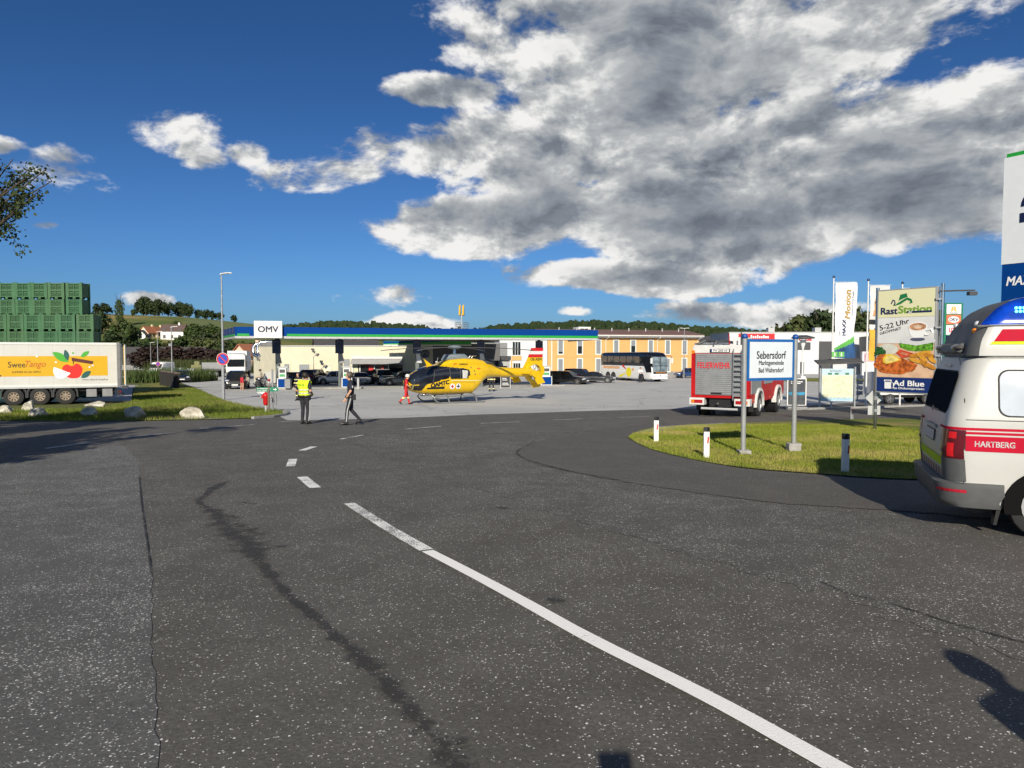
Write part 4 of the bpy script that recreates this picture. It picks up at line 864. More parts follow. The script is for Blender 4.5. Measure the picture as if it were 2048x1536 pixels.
OLV = mat('olive_steel', (.17, .17, .07, 1), .7, var=.08); B(-.8, .8, -.7, .7, .25, 1.75).build('cabinet', OLV, tb); B(-.35, .45, -.5, .5, 1.752, 2.3).build('upper_box', OLV, tb); B(-.82, .82, -.72, .72, 0, .248).build('base', BLACK, tb); B(.3, .36, -.74, -.702, 1.0, 1.2).build('handle', LGREY, tb)
# ------------------------------------------------------------------ coach
hv = Vector((.40, -.917)); bus = thing('coach', 'white touring coach with black windows and orange lettering', 'bus', (16.84-hv.x*6, 86-hv.y*6, gz(90)), math.atan2(hv.y, hv.x))
bus.location.x += .917*1.275; bus.location.y += .4*1.275
PEARL = mat('coach_white', (.74, .74, .73, 1), .3, var=.04, coat=.4); BW = mat('coach_window', (.008, .010, .014, 1), .06, var=.1, spec=.8)
bs = [(-6, .5, 3.3, 1.18), (-5.9, .35, 3.55, 1.24), (-5.2, .3, 3.66, 1.27), (4.4, .3, 3.7, 1.27), (5.3, .3, 3.6, 1.26), (5.8, .35, 3.2, 1.22), (5.98, .45, 2.0, 1.15), (6.05, .5, 1.2, 1.08)]
def bsec(x, lo, hi): 
    sec = []
    for xs, z0, z1, wd in bs: sec.append((xs, max(z0, lo), min(z1, hi), wd))
    return sec
MB().loft([[(x, a, b) for a, b in ring_section(wd, z0, min(z1, 2.02), 10.)] for x, z0, z1, wd in bs]).build('lower_body', PEARL, bus, smooth=40)
MB().loft([[(x, a, b) for a, b in ring_section(wd-.012, 1.8, max(z1, 2.05), 7.)] for x, z0, z1, wd in bs]).build('upper_body', BW, bus, smooth=40)
bw = MB(); 
for k in range(6): B(-5.6+k*1.55, -4.25+k*1.55, -1.275, -1.262, 2.35, 3.15).build('side_window', mat('coach_pane', (.03, .035, .045, 1), .05, var=.3, vscale=2, spec=.8), bus)
fw = MB().loft([[(6.02, -1.02, 1.35), (6.02, 1.02, 1.35), (5.9, 1.08, 3.1), (5.9, -1.08, 3.1)], [(6.1, -1.02, 1.35), (6.1, 1.02, 1.35), (5.96, 1.08, 3.1), (5.96, -1.08, 3.1)]]).build('windscreen', mat('coach_screen', (.16, .20, .22, 1), .05, var=.4, vscale=1.5, spec=.8), bus)
B(6.105, 6.13, -.03, .03, 1.35, 3.05).build('wiper_bar', BLACK, fw)
MB().loft([[(5.0, -1.28, 1.2), (6.0, -1.2, 1.2), (5.85, -1.25, 3.1), (3.9, -1.285, 3.1)], [(5.0, -1.29, 1.2), (6.0, -1.21, 1.2), (5.85, -1.26, 3.1), (3.9, -1.295, 3.1)]]).build('door_glass', BW, bus)
B(5.98, 6.12, -.98, .98, 1.05, 1.3).build('front_band', BLACK, bus); B(6.0, 6.1, -1.1, 1.1, .38, .95).build('bumper', PEARL, bus, bevel=.05)
ORG = mat('print_orange', (.75, .28, .01, 1), .5, var=0); SUNY = mat('print_sun', (.78, .66, .02, 1), .5, var=0); REDP = mat('print_red', (.6, .03, .03, 1), .5, var=0)
text('Rampelstetter', ORG, bus, (-3.1, -1.276, 1.68), (1, 0, 0), (0, 0, 1), 4.2, .62, bold=.03, shear=.25)
text('Rampelstetter', ORG, bus, (6.125, .1, 1.17), (0, 1, 0), (0, 0, 1), 1.5, .17, bold=.02, shear=.2)
sunl = MB().disc((1.1, -1.278, 1.15), .62, 'y', 22).build('sun_emblem', SUNY, bus)
for k, (a, l, c) in enumerate(((150, 1.0, REDP), (195, 1.6, SUNY), (20, .5, ORG))):
    a = R(a); c0 = Vector((1.1, 0, 1.15)); d = Vector((math.cos(a), 0, math.sin(a))); s_ = Vector((-d.z, 0, d.x)); p0 = c0+d*.72; p1 = c0+d*(.72+l)
    pts = [p0-s_*.05, p0+s_*.05, p1+s_*.17, p1-s_*.17]; MB().poly([(p.x, -1.279-.0005*k, p.z) for p in pts]).build('sun_ray', c, sunl)
for s_ in (-1, 1):
    for x in (3.9, -2.6, -3.95):
        MB().cyl((x, s_*1.0, .5), (x, s_*1.278, .5), .6, n=22).build('wheel_gap_dark', BLACK, bus); wheel(bus, x, s_*1.14, .5, .29, s_, 8, tyre_r=.6)  # black disc imitates the dark gap behind each coach wheel
    MB().tube([(5.8, s_*1.1, 3.25), (6.3, s_*1.45, 3.2), (6.4, s_*1.5, 2.9)], .04, 6).build('mirror_arm', BLACK, bus); B(6.3, 6.48, s_*1.5-.12, s_*1.5+.12, 2.3, 2.95).build('mirror', WHITE, bus, bevel=.03)
    B(6.09, 6.14, s_*.85-.2, s_*.85+.2, .62, .82).build('headlight', MAT['lamp_clear'], bus)
B(6.11, 6.13, -.26, .26, .45, .56).build('number_plate', WPRINT, bus)
MB().disc((6.13, 0, .8), .08, 'x', 12).build('badge', DGREY, bus)
# ------------------------------------------------------------------ refrigerated trailer with apple print
TY = 45.2; tr = thing('fruit_trailer', 'white refrigerated semi trailer with yellow apple advert band', 'trailer', (-24.9, TY, gz(TY)-.02), R(180+26))
# x forward is to the left in the picture; the camera sees its left... side at local +y
TW = mat('trailer_white', (.56, .555, .52, 1), .45, var=.04, vscale=.7, dirt=.04); FY = 1.28
B(0, 13.5, -1.28, FY, 1.02, 3.72).build('box_body', TW, tr, bevel=.04)
for z0, z1, c in ((3.6, 3.735, WHITE), (1.0, 1.1, LGREY), (1.1, 1.2, WHITE)): B(-.01, 13.5, FY, FY+.03, z0, z1).build('side_rail', c, tr)
B(-.03, .14, FY-.02, FY+.045, 1.0, 3.72).build('corner_post', mat('post_grey', (.16, .165, .18, 1), .5, var=.1), tr)
for k in range(11): B(1.1+k*1.2, 1.11+k*1.2, FY+.001, FY+.004, 1.2, 3.6).build('panel_joint', LGREY, tr)
dr = B(-.34, -.02-.26, FY-.1, FY+.55, 1.1, 3.62).build('rear_door', TW, tr); B(-.295, -.285+.03, FY-.08, FY+.5, 1.2, 3.55).build('door_edge', YELLOW, dr); B(-.44, -.1, FY-.6, FY+.5, .92, 1.05).build('tail_lift', DGREY, tr)
YB = mat('band_yellow', (.62, .355, .0, 1), .5, var=.02); F0 = FY+.006
band = B(.65, 13.2, F0-.003, F0, 1.72, 2.92).build('advert_band', YB, tr)
KX = .826
def flat(pts, nm, m, dy=.004): return MB().poly([(x*KX, F0+dy, z) for x, z in pts]).build(nm, m, band)
def leaf(x, z, a, l, w, m, dy=.006):
    a = R(a); pts = [(t, w*math.sin(math.pi*t/l)**.8) for t in np.linspace(0, l, 9)] + [(t, -w*math.sin(math.pi*t/l)**.8) for t in np.linspace(l, 0, 9)[1:-1]]
    return flat([(x-(p*math.cos(a)-q_*math.sin(a)), z+p*math.sin(a)+q_*math.cos(a)) for p, q_ in pts], 'leaf_print', m, dy)
LGN, DGN, BRN = mat('print_leaf', (.06, .36, .03, 1), .5, var=0), mat('print_leaf_dark', (.01, .09, .08, 1), .5, var=0), mat('print_brown', (.09, .015, .012, 1), .5, var=0); APR = mat('print_apple', (.85, .015, .01, 1), .5, var=0)
ax, azz = 2.95, 2.02
def flat0(pts, nm, m, dy): return MB().poly([(x, F0+dy, z) for x, z in pts]).build(nm, m, band)
flat0(catmull([(3.02, 2.225), (2.8, 2.42), (2.53, 2.31), (2.26, 2.47), (2.0, 2.22), (2.03, 1.89), (2.22, 1.61), (2.71, 1.61), (2.95, 1.9)], 4, True), 'apple_print', APR, .008)
flat0(catmull([(3.447, 2.27), (3.5, 1.97), (3.34, 1.63), (3.05, 1.55), (2.76, 1.72), (2.6, 1.89)], 4), 'slice_print', WPRINT, .012)
for k in range(3): flat([(ax+.62-.1*k+.02*math.cos(t), azz-.05-.03*(k % 2)+.04*math.sin(t)) for t in np.linspace(0, 6.28, 8)[:-1]], 'seed_print', BLOCK, .015)
flat([(ax-1.25, 2.6), (ax+.12, 2.83), (ax+.1, 2.62), (ax-1.2, 2.42)], 'stem_print', BRN, .014); flat([(ax+.03, 2.68), (ax-.04, 2.68), (ax+.02, 2.4), (ax+.05, 2.4)], 'stem_print', BRN, .015)
leaf(ax+1.3, 3.15, -30, 1.15, .22, LGN); leaf(ax+.35, 2.65, 104, .68, .16, DGN, .010); leaf(ax-.45, 2.86, 32, .66, .13, LGN); leaf(ax-.45, 1.6, 32, .75, .17, DGN, .007)
flat([(ax+.02+.06*math.cos(t), 3.1+.06*math.sin(t)) for t in np.linspace(0, 6.28, 11)[:-1]], 'dot_print', LGN)
leaf(8.15, 2.5, 42, .78, .17, DGN); flat([(8.35+.6*math.cos(t), 1.95+.45*math.sin(t)) for t in np.linspace(0, 6.28, 18)[:-1]], 'slice_print', WPRINT, .012)
for x, z in ((5.2, 2.9), (7.4, 1.78), (1.75, 2.35), (4.05, 2.55), (1.95, 2.25)): flat([(x+.07*math.cos(t), z+.05*math.sin(t)) for t in np.linspace(0, 6.28, 9)[:-1]], 'seed_print', BRN if z < 2 else WPRINT, .006)
XN = (-1, 0, 0)
text('Swee', mat('print_brown_text', (.05, .03, .01, 1), .5, var=0), band, (5.3, F0+.004, 2.42), XN, (0, 0, 1), .84, .34, bold=.012)
text('Tango', mat('print_dark_orange', (.50, .12, .01, 1), .5, var=0), band, (4.36, F0+.004, 2.40), XN, (0, 0, 1), 1.02, .48, bold=.01, shear=.35)
text('SUMMER IN AN APPLE', MAT['print_brown_text'], band, (4.83, F0+.004, 1.98), XN, (0, 0, 1), 1.42, .11, bold=.01)
text('www.obst-kroepfl.at', mat('print_grey', (.16, .16, .16, 1), .5, var=0), tr, (1.33, F0+.003, 1.47), XN, (0, 0, 1), 1.38, .14, bold=.008)
B(.3, 13.2, -1.0, 1.0, .78, 1.0).build('chassis', BLACK, tr); B(.4, 13., -.5, .5, .5, .78).build('under_beam', BLACK, tr)
RUST = mat('rusty_rim', (.34, .27, .20, 1), .6, .4, var=.3, vscale=12)
for x in (2.9, 4.2, 5.5):
    for s_ in (-1, 1): wheel(tr, x, s_*1.1, .52, .34, s_, 8, RUST, tyre_r=.52)
    MB().tube([(x+.62, 1.2, .45), (x+.6, 1.2, .85), (x+.45, 1.2, 1.02)], .05, 6).build('mudguard_stay', DGREY, tr); MB().tube([(x-.62, 1.2, .45), (x-.6, 1.2, .85), (x-.45, 1.2, 1.02)], .05, 6).build('mudguard_stay', DGREY, tr)
for x in (.42, 1.27): B(x, x+.55, .7, 1.24, .42, .9).build('pallet_box', MGREY, tr, bevel=.02)
B(6.15, 12.4, 1.2, 1.24, .35, .98).build('side_skirt', mat('skirt_green', (.01, .17, .10, 1), .4, var=.05), tr)
B(-.1, .0, -1.2, 1.25, .42, .55).build('rear_bumper', DGREY, tr); B(.05, .2, 1.0, 1.22, .5, .85).build('mud_flap', BLACK, tr); B(-.03, .03, .95, 1.2, .62, .78).build('tail_light', MAT['lamp_red'], tr)
for s_ in (-1, 1): B(11., 11.15, s_*.8-.08, s_*.8+.08, 0, .8).build('landing_leg', DGREY, tr)
# ------------------------------------------------------------------ stacked green fruit crates
CG = mat('crate_green', (.035, .125, .05, 1), .55, var=.12, vscale=1.5, dirt=.12)
n_ = NT(CG.node_tree); b_ = n_.n['Principled BSDF']; src = b_.inputs['Base Color'].links[0].from_socket; rnd_ = n_.new('ShaderNodeObjectInfo').outputs['Random']
n_.put(b_.inputs['Base Color'], n_.mix(n_.m('MULTIPLY', rnd_, .5), src, (.06, .12, .045, 1)))
def crate_mesh(Wc=1.18, Dc=1.0, Hc=1.165):
    m = MB()
    for sx in (-1, 1):
        for sy in (-1, 1): m.bb(sx*Wc/2, sx*(Wc/2-.17), sy*Dc/2, sy*(Dc/2-.13), .0, Hc)
    for sy in (-1, 1):
        y0, y1 = sy*(Dc/2-.075), sy*(Dc/2-.11)
        m.bb(-Wc/2+.1, Wc/2-.1, y0, y1, .14, Hc-.045)
        for z0, z1 in ((.13, .18), (.55, .66), (Hc-.13, Hc-.045)): m.bb(-Wc/2+.17, Wc/2-.17, sy*Dc/2, sy*(Dc/2-.074), z0, z1)
        for zz in (.24, .33, .42, .74, .83, .92): m.bb(-Wc/2+.24, -.06, sy*(Dc/2-.012), sy*(Dc/2-.074), zz, zz+.035); m.bb(.06, Wc/2-.24, sy*(Dc/2-.012), sy*(Dc/2-.074), zz, zz+.035)
        for xx in (-Wc/2+.2, 0, Wc/2-.2): m.bb(xx-.03, xx+.03, sy*(Dc/2-.008), sy*(Dc/2-.074), .18, Hc-.13)
    for sx in (-1, 1): m.bb(sx*(Wc/2-.03), sx*(Wc/2-.08), -Dc/2+.1, Dc/2-.1, .14, Hc-.045)
    m.bb(-Wc/2+.1, Wc/2-.1, -Dc/2+.1, Dc/2-.1, .12, .17)
    m.bb(-.1, .1, -Dc/2+.02, Dc/2-.02, 0, .119); m.bb(-Wc/2+.1, Wc/2-.1, -.03, .03, 0, .125)
    me = bpy.data.meshes.new('fruit_crate'); me.from_pydata(m.v, [], m.f); me.materials.append(CG); me.update(); return me
CME = crate_mesh(); TIER = ['bottom', 'second', 'third', 'fourth', 'fifth', 'sixth', 'top']
def crates(stack, d, xr, ncol, ntier, rows=1, top='top', step=1.2, skew=0.):
    for r_ in range(rows):
        for c in range(ncol):
            for t in range(ntier):
                o = link(bpy.data.objects.new('fruit_crate', CME)); y = d+r_*1.08-c*skew+random.uniform(-.02, .02)
                o.location = (xr-c*step+random.uniform(-.015, .015)-(.06 if c else 0), y, gz(d)+t*1.172); o.rotation_euler.z = random.uniform(-.03, .03)
                tier = 'top' if t == ntier-1 else TIER[t]
                tag(o, f'green fruit crate, {tier} tier, {ORD[c]} from right, {stack}' + (f', row {ORD[r_]} behind' if rows > 1 else ''), 'crate', 'stacked green fruit crates')
crates('front stack', 50.2, onx(180, 50.2), 8, 5)
crates('taller rear stack', 51.6, onx(160, 51.6), 8, 7)
# ------------------------------------------------------------------ fire engine (rear view, heading away to the right)
phi = R(32); ft = thing('fire_engine', 'red and white fire engine seen from behind with grey shutter and ladder', 'fire engine', (0, 0, 0), R(90)-phi)
rl = Vector((onx(1383, 30.), 30.)); fd = Vector((math.sin(phi), math.cos(phi))); rt = Vector((math.cos(phi), -math.sin(phi)))
ft.location = (rl.x+rt.x*1.2, rl.y+rt.y*1.2, gz(30)-.02)
# local: x forward, y left, rear face at x = 0
FR_ = mat('fire_red', (.42, .007, .010, 1), .5, .0, var=.08, coat=.0, spec=.2, dirt=.12); FW_ = mat('fire_white', (.62, .62, .60, 1), .4, var=.05); SHG = mat('roller_alu', (.30, .31, .32, 1), .45, .35, var=.06, vscale=3)
MB().loft([[(x, a*1.2, z) for a, z in ((-1, .92), (1, .92), (1, 2.62), (.985, 2.68), (-.985, 2.68), (-1, 2.62))] for x in (.03, 4.3)]).build('body', FR_, ft)
MB().loft([[(x, a, z) for a, z in ((-1.2, 2.682), (1.2, 2.682), (1.12, 3.02), (-1.12, 3.02))] for x in (.0, 4.25)]).build('roof_box', FW_, ft, bevel=.03)
for s_ in (-1, 1): MB().loft([[(x, s_*a, z) for a, z in ((1.0, .94), (1.202, .94), (1.202, 2.66), (1.06, 2.66))] for x in (-.02, .028)]).build('rear_pillar', FR_, ft)
sh = B(-.03, .0, -1.02, 1.02, .95, 2.66).build('roller_shutter', SHG, ft)
for k in range(20): z = .97+k*.084; MB().prism([(-.032, z), (-.046, z+.02), (-.046, z+.06), (-.032, z+.078)], 'y', -1.0, 1.0).build('shutter_slat', SHG, sh)
B(-.07, -.047, -.1, .35, .99, 1.05).build('shutter_handle', BLACK, sh)
text('FEUERWEHR', mat('print_fire_red', (.6, .02, .03, 1), .5, var=0), ft, (-.062, .25, 2.18), (0, -1, 0), (0, 0, 1), 1.34, .24, bold=.02)
ld = bpy.data.objects.new('ladder', None); link(ld, ft); ALU = mat('ladder_alu', (.45, .46, .47, 1), .35, .7, var=.1)
for y in (-.58, -.92): MB().tube([(-.16, y, .75), (-.16, y, 2.75), (-.1, y, 2.85)], .025, 6).build('rail', ALU, ld)
for k in range(9): B(-.2, -.1, -.9, -.6, .92+k*.21, .955+k*.21).build('rung', ALU, ld)
np_ = B(-.035, -.012, -.4, .42, 2.72, 2.86).build('number_plate', BLACK, ft); B(-.042, -.036, -.36, .38, 2.735, 2.845).build('plate_face', WPRINT, np_); text('FW 2005 HF', BLOCK, np_, (-.046, -.02, 2.79), (0, -1, 0), (0, 0, 1), .58, .08, bold=.03)
B(-.044, -.0425, .33, .379, 2.736, 2.844).build('plate_band', BLUE, np_)
B(-.025, .0, -1.2, 1.2, .83, .93).build('rear_sill', FR_, ft)
for s_ in (-1, 1):
    b = B(-.12, .25, s_*.62, s_*1.25, .52, .82).build('bumper', FW_, ft, bevel=.02)
    B(-.128, -.12, s_*.68, s_*1.16, .60, .74).build('tail_light', mat('tail_red', (.36, .01, .012, 1), .25, var=.1), b)
    B(-.134, -.128, s_*1.03, s_*1.15, .605, .735).build('indicator', mat('amber', (.7, .2, .01, 1), .3, var=.05), b)
    MB().cyl((-.06, s_*1.12, 2.74), (-.02, s_*1.12, 2.74), .075, n=12).build('marker_lamp', MAT['amber'], ft)
MB().tube([(-.05, -.75, .38), (-.05, .75, .38)], .05, 8).build('underrun_bar', LGREY, ft); B(.1, 6.6, -.45, .45, .45, .9).build('chassis', BLACK, ft); B(.4, 1.6, -.9, .9, .55, .9).build('tank', BLACK, ft)
MB().tube([(-.02, .05, .62), (-.1, .05, .6), (-.12, .05, .55)], .05, 8).build('tow_hitch', DGREY, ft)
# right side: shutter, panels, cab
rs = B(.25, 2.0, -1.222, -1.2, 1.0, 2.55).build('side_shutter', SHG, ft)
for k in range(18): z = 1.02+k*.084; B(.27, 1.98, -1.232, -1.222, z, z+.06).build('shutter_slat', SHG, rs)
rs = B(2.55, 4.2, -1.222, -1.2, 1.35, 2.55).build('side_shutter', SHG, ft)
for s_ in (-1, 1):
    B(.05, 4.3, s_*1.2, s_*1.215, .62, .92).build('side_skirt', FR_, ft)
    for x in (1.55, 5.3):
        pts = [(x+.72*math.cos(a), .5+.72*math.sin(a)) for a in np.linspace(-.1, math.pi+.1, 16)]; pin = [(x+.6*math.cos(a), .5+.6*math.sin(a)) for a in np.linspace(math.pi+.1, -.1, 16)]
        MB().prism(pts+pin, 'y', s_*1.1, s_*1.30).build('mudguard', FW_, ft)
        MB().cyl((x, s_*.7, .52), (x, s_*1.218, .52), .6, n=24).build('wheel_well', BLACK, ft); wheel(ft, x, s_*1.1, .5, .34, s_, 8, mat('steel_rim', (.5, .5, .5, 1), .4, .5, var=.1), tyre_r=.55)
    B(.72, .76, s_*.85, s_*1.2, .25, .8).build('mud_flap', BLACK, ft)
    for x in (.5, 2.6, 3.6): B(x, x+.1, s_*1.215, s_*1.225, .72, .77).build('side_marker', MAT['amber'], ft)
MB().loft([[(x, a*1.2, z) for a, z in ((-1, .7), (1, .7), (1, 1.75), (.92, 2.6), (-.92, 2.6), (-1, 1.75))] for x in (4.38, 6.3)] + [[(6.9, a*1.18, z) for a, z in ((-1, .7), (1, .7), (1, 1.7), (.9, 2.0), (-.9, 2.0), (-1, 1.7))]]).build('cab', FR_, ft, bevel=.05)
for s_ in (-1, 1):
    for x0, x1 in ((4.6, 5.35), (5.5, 6.25)): B(x0, x1, s_*1.13-.03, s_*1.13+.05, 1.8, 2.4).build('cab_window', GLASS, ft)
B(6.75, 6.92, -1.05, 1.05, 1.78, 1.98).build('windscreen', GLASS, ft); B(5.0, 5.6, -.7, .7, 2.62, 2.8).build('blue_light_bar', mat('blue_lamp', (.01, .05, .5, 1), .15, var=.05), ft)
# gear on the roof
for y in (.35, .7): MB().tube([(.1, y, 3.1), (3.8, y, 3.14)], .03, 6).build('roof_ladder_rail', ALU, ft)
for k in range(12): MB().tube([(.3+k*.3, .36, 3.11), (.3+k*.3, .69, 3.11)], .018, 5).build('roof_ladder_rung', ALU, ft)
MB().tube([(.05, .95, 3.06), (.2, .7, 3.2), (.8, .6, 3.25), (2.5, .9, 3.2)], .06, 8).build('suction_hose', DGREY, ft); MB().tube([(.02, .3, 2.95), (.1, .2, 3.15), (.6, .1, 3.2), (2.2, .0, 3.16)], .05, 8).build('suction_hose', DGREY, ft)
B(1.2, 2.2, -.75, -.2, 3.03, 3.36).build('roof_locker', FW_, ft, bevel=.02); MB().tube([(.1, -.35, 3.0), (.1, -.32, 3.5)], .02, 6).build('antenna', FR_, ft); MB().tube([(.6, -.7, 3.0), (.6, -.7, 3.55)], .035, 6).build('mast', DGREY, ft)
B(.05, 4.0, -1.1, -1.05, 3.03, 3.12).build('roof_rail', ALU, ft); B(.05, 4.0, 1.05, 1.1, 3.03, 3.12).build('roof_rail', ALU, ft)
# ------------------------------------------------------------------ ambulance van at the right edge
al = R(-22); va = thing('ambulance_van', 'white high roof ambulance with red stripes and lit blue lamp', 'ambulance', (0, 0, 0), al)
ux, uy = Vector((math.cos(al), math.sin(al))), Vector((-math.sin(al), math.cos(al)))
corner = Vector((onx(1931, 7.62), 7.62)); org = corner - ux*.17 + uy*.95
va.location = (org.x, org.y, gz(7.6))
VW = mat('ambulance_white', (.47, .47, .445, 1), .42, .0, var=.03, vscale=1.2, coat=.08, dirt=.07); VG = mat('bumper_grey', (.085, .088, .09, 1), .55, var=.08, vscale=6, bump=.05)
VGL = mat('ambulance_glass', (.028, .033, .04, 1), .2, var=.1, spec=.0); VSW = mat('frosted_pane', (.46, .50, .54, 1), .12, var=.08, vscale=2, spec=.8)
VL = 4.9
def plan(hw, xr, xf, rr, rf, n=7):
    """outline of the van seen from above: rear at xr, nose at xf, corner radii rr and rf; starts rear-right, runs anticlockwise"""
    P = []
    for cx_, cy_, r_, a0 in ((xr+rr, -hw+rr, rr, 180), (xf-rf, -hw+rf, rf, 270), (xf-rf, hw-rf, rf, 0), (xr+rr, hw-rr, rr, 90)):
        P += [(cx_+r_*math.cos(R(a0+90*k/n)), cy_+r_*math.sin(R(a0+90*k/n))) for k in range(n+1)]
    out = []
    for i in range(len(P)):      # extra points on long edges
        a, b = P[i], P[(i+1) % len(P)]; L_ = math.hypot(b[0]-a[0], b[1]-a[1]); k = max(1, int(L_/.07)); k = min(k, 60)
        out += [(a[0]+(b[0]-a[0])*j/k, a[1]+(b[1]-a[1])*j/k) for j in range(k)]
    return out
def rear_x(z): return np.interp(z, [.3, .55, .9, 1.15, 1.3, 1.75, 1.93, 2.0], [.06, .03, .0, .02, .045, .15, .22, .34])
def half_w(z): return np.interp(z, [.3, .5, .8, 1.05, 1.25, 1.6, 1.85, 1.93, 1.97, 2.0], [.90, .935, .952, .952, .945, .885, .835, .80, .74, .62])
def nose_x(z): return np.interp(z, [.3, .5, .9, 1.1, 1.3, 1.9, 1.97, 2.0], [4.84, 4.9, 4.86, 4.55, 4.1, 3.15, 3.0, 2.85])
def lev(z, g=0.):
    hw, xr, xf = half_w(z)+g, rear_x(z)-g, nose_x(z)+g
    return plan(hw, xr, xf, np.interp(z, [.3, 1.2, 1.9], [.2, .2, .24]), np.interp(z, [.3, 1.2, 1.9], [.45, .4, .35]))
zs = sorted(set([.30, .36, .42, .5, .555, .58, .62, .66, .70, .75, .815, .85, .905, .95, 1.0, 1.03, 1.07, 1.09, 1.127, 1.16, 1.2, 1.25, 1.285, 1.31, 1.34, 1.38, 1.45, 1.52, 1.6, 1.66, 1.70, 1.73, 1.76, 1.80, 1.85, 1.89, 1.92, 1.945, 1.965, 1.98, 1.99, 2.0]))
nP = None; rings = []
base_n = len(lev(1.0))
def resample(P, n):
    """same vertex count on every level: by quadrants measured along the outline"""
    d = [0.]
    for i in range(len(P)): d.append(d[-1]+math.hypot(P[(i+1) % len(P)][0]-P[i][0], P[(i+1) % len(P)][1]-P[i][1]))
    Q = P+[P[0]]; t = np.linspace(0, d[-1], n, endpoint=False); return list(zip(np.interp(t, d, [p[0] for p in Q]), np.interp(t, d, [p[1] for p in Q])))
NV = 260
def van_rings(zl, g=0.): return [[(x, y, z) for x, y in resample(lev(z, g), NV)] for z in zl]
RG = van_rings(zs)
def rounded(x, y, x0, x1, y0, y1, r_):
    dx = max(x0+r_-x, 0, x-(x1-r_)); dy = max(y0+r_-y, 0, y-(y1-r_)); return x0 <= x <= x1 and y0 <= y <= y1 and dx*dx+dy*dy <= r_*r_
parts = {k: MB() for k in ('body', 'rear_window', 'side_window', 'windscreen', 'roof')}
allv = [p for r_ in RG for p in r_]; PF = {k: [] for k in parts}
for i in range(len(RG)-1):
    for j in range(NV):
        a, b = i*NV+j, i*NV+(j+1) % NV; f = (a, b, b+NV, a+NV); cx_, cy_, cz_ = [sum(allv[k][c] for k in f)/4 for c in range(3)]
        key = 'body'
        if cx_ > 3.1 and abs(cy_) < .72 and 1.2 < cz_ < 1.86: key = 'windscreen'
        PF[key].append(f)
PF['roof'] = [tuple((len(RG)-1)*NV+j for j in range(NV))]
for k, m_ in (('body', VW), ('windscreen', VGL), ('roof', VW)):
    used = sorted({i for f in PF[k] for i in f}); mp = {o: i for i, o in enumerate(used)}
    mb = MB(); mb.v = [allv[i] for i in used]; mb.f = [tuple(mp[i] for i in f) for f in PF[k]]
    o = mb.build(k, m_, va, smooth=50)
def skin_pt(s_, x, z, g=.004):
    """a point on the van's side at x (s_ = -1 right side), g metres proud"""
    hw = half_w(z); xr = rear_x(z); rr = np.interp(z, [.3, 1.2, 1.9], [.2, .2, .24])
    d = max(0, xr+rr-x); y = hw-rr+math.sqrt(max(0, rr*rr-min(d, rr)**2)); return (x-(g*d/rr if d else 0), s_*(y+g), z)
def side_band(x0, x1, z0, z1, nm, m_, parent=None, g=.004, s_=-1, slant=0.):
    xs_ = list(np.linspace(x0, x1, max(2, int((x1-x0)/.05)))); nz = 4
    mb = MB().loft([[skin_pt(s_, x+slant*k/(nz-1), z0+(z1-z0)*k/(nz-1), g) for x in xs_] for k in range(nz)], cap=False, closed=False); return mb.build(nm, m_, parent or va, smooth=50)
VR = mat('stripe_red', (.44, .008, .030, 1), .6, var=.06, vscale=8, spec=.08); VY = mat('stripe_lime', (.55, .72, .02, 1), .6, var=.05, spec=.08)
for s_ in (-1, 1):
    side_band(.075, 4.4, 1.130, 1.158, 'stripe', VR, s_=s_); side_band(.19, 4.4, 1.088, 1.114, 'stripe', VR, s_=s_)
    st_ = side_band(.19, 4.4, .905, 1.070, 'stripe', VR, s_=s_)
def rear_band(y0, y1, z0, z1, nm, m_, g=.005):
    ys_ = list(np.linspace(y0, y1, 14)); 
    def P(y, z):
        hw = half_w(z); rr = .2; xr = rear_x(z); d = max(0, abs(y)-(hw-rr)); return (xr+rr-math.sqrt(max(0, rr*rr-min(d, rr)**2))-g, y, z)
    return MB().loft([[P(y, z) for y in ys_] for z in np.linspace(z0, z1, 3)], cap=False, closed=False).build(nm, m_, va, smooth=50)
rear_band(-.9, -.55, 1.130, 1.158, 'stripe', VR); rear_band(.55, .9, 1.130, 1.158, 'stripe', VR)
rear_band(-.74, .74, .70, .80, 'reflective_band', VY)
for k in range(9): y = -.68+k*.17; rear_band(y-.035, y+.035, .575, .665, 'reflective_block', mat('block_red', (.35, .05, .04, 1), .5, var=.1))
rp = rear_band(-.3, .3, .93, 1.07, 'plate_recess', DGREY); rear_band(-.26, .26, .945, 1.055, 'number_plate', mat('plate_white', (.5, .5, .5, 1), .5, var=.1), g=.012)
rear_band(-.34, .34, 1.09, 1.125, 'handle_strip', LGREY, g=.02); rear_band(-.4, -.05, 1.30, 1.315, 'wiper', BLACK, g=.03); rear_band(-.05, .05, 1.27, 1.33, 'wiper_hub', BLACK, g=.025)
rear_band(-.2, .2, 1.80, 1.825, 'brake_light', mat('tail_red2', (.2, .015, .015, 1), .3, var=.1), g=.01)
text('HARTBERG', WPRINT, va, (.455, -1, .987), (1, 0, 0), (0, 0, 1), .36, .06, bold=.03, wrap=lambda p: Vector(skin_pt(-1, p.x, p.z, .007)))
def round_patch(u0, u1, z0, z1, r_, fn, nm, m_, n=22):
    rows = []
    for z in [z0+r_*(1-math.cos(t)) for t in np.linspace(0, math.pi/2, 6)] + list(np.linspace(z0+r_, z1-r_, 8))[1:-1] + [z1-r_*(1-math.sin(t)) for t in np.linspace(0, math.pi/2, 6)]:
        e_ = min(z-z0, z1-z); i_ = r_-math.sqrt(max(0, r_*r_-max(0, r_-e_)**2)); rows.append([fn(u, z) for u in np.linspace(u0+i_, u1-i_, n)])
    return MB().loft(rows, cap=False, closed=False).build(nm, m_, va, smooth=50)
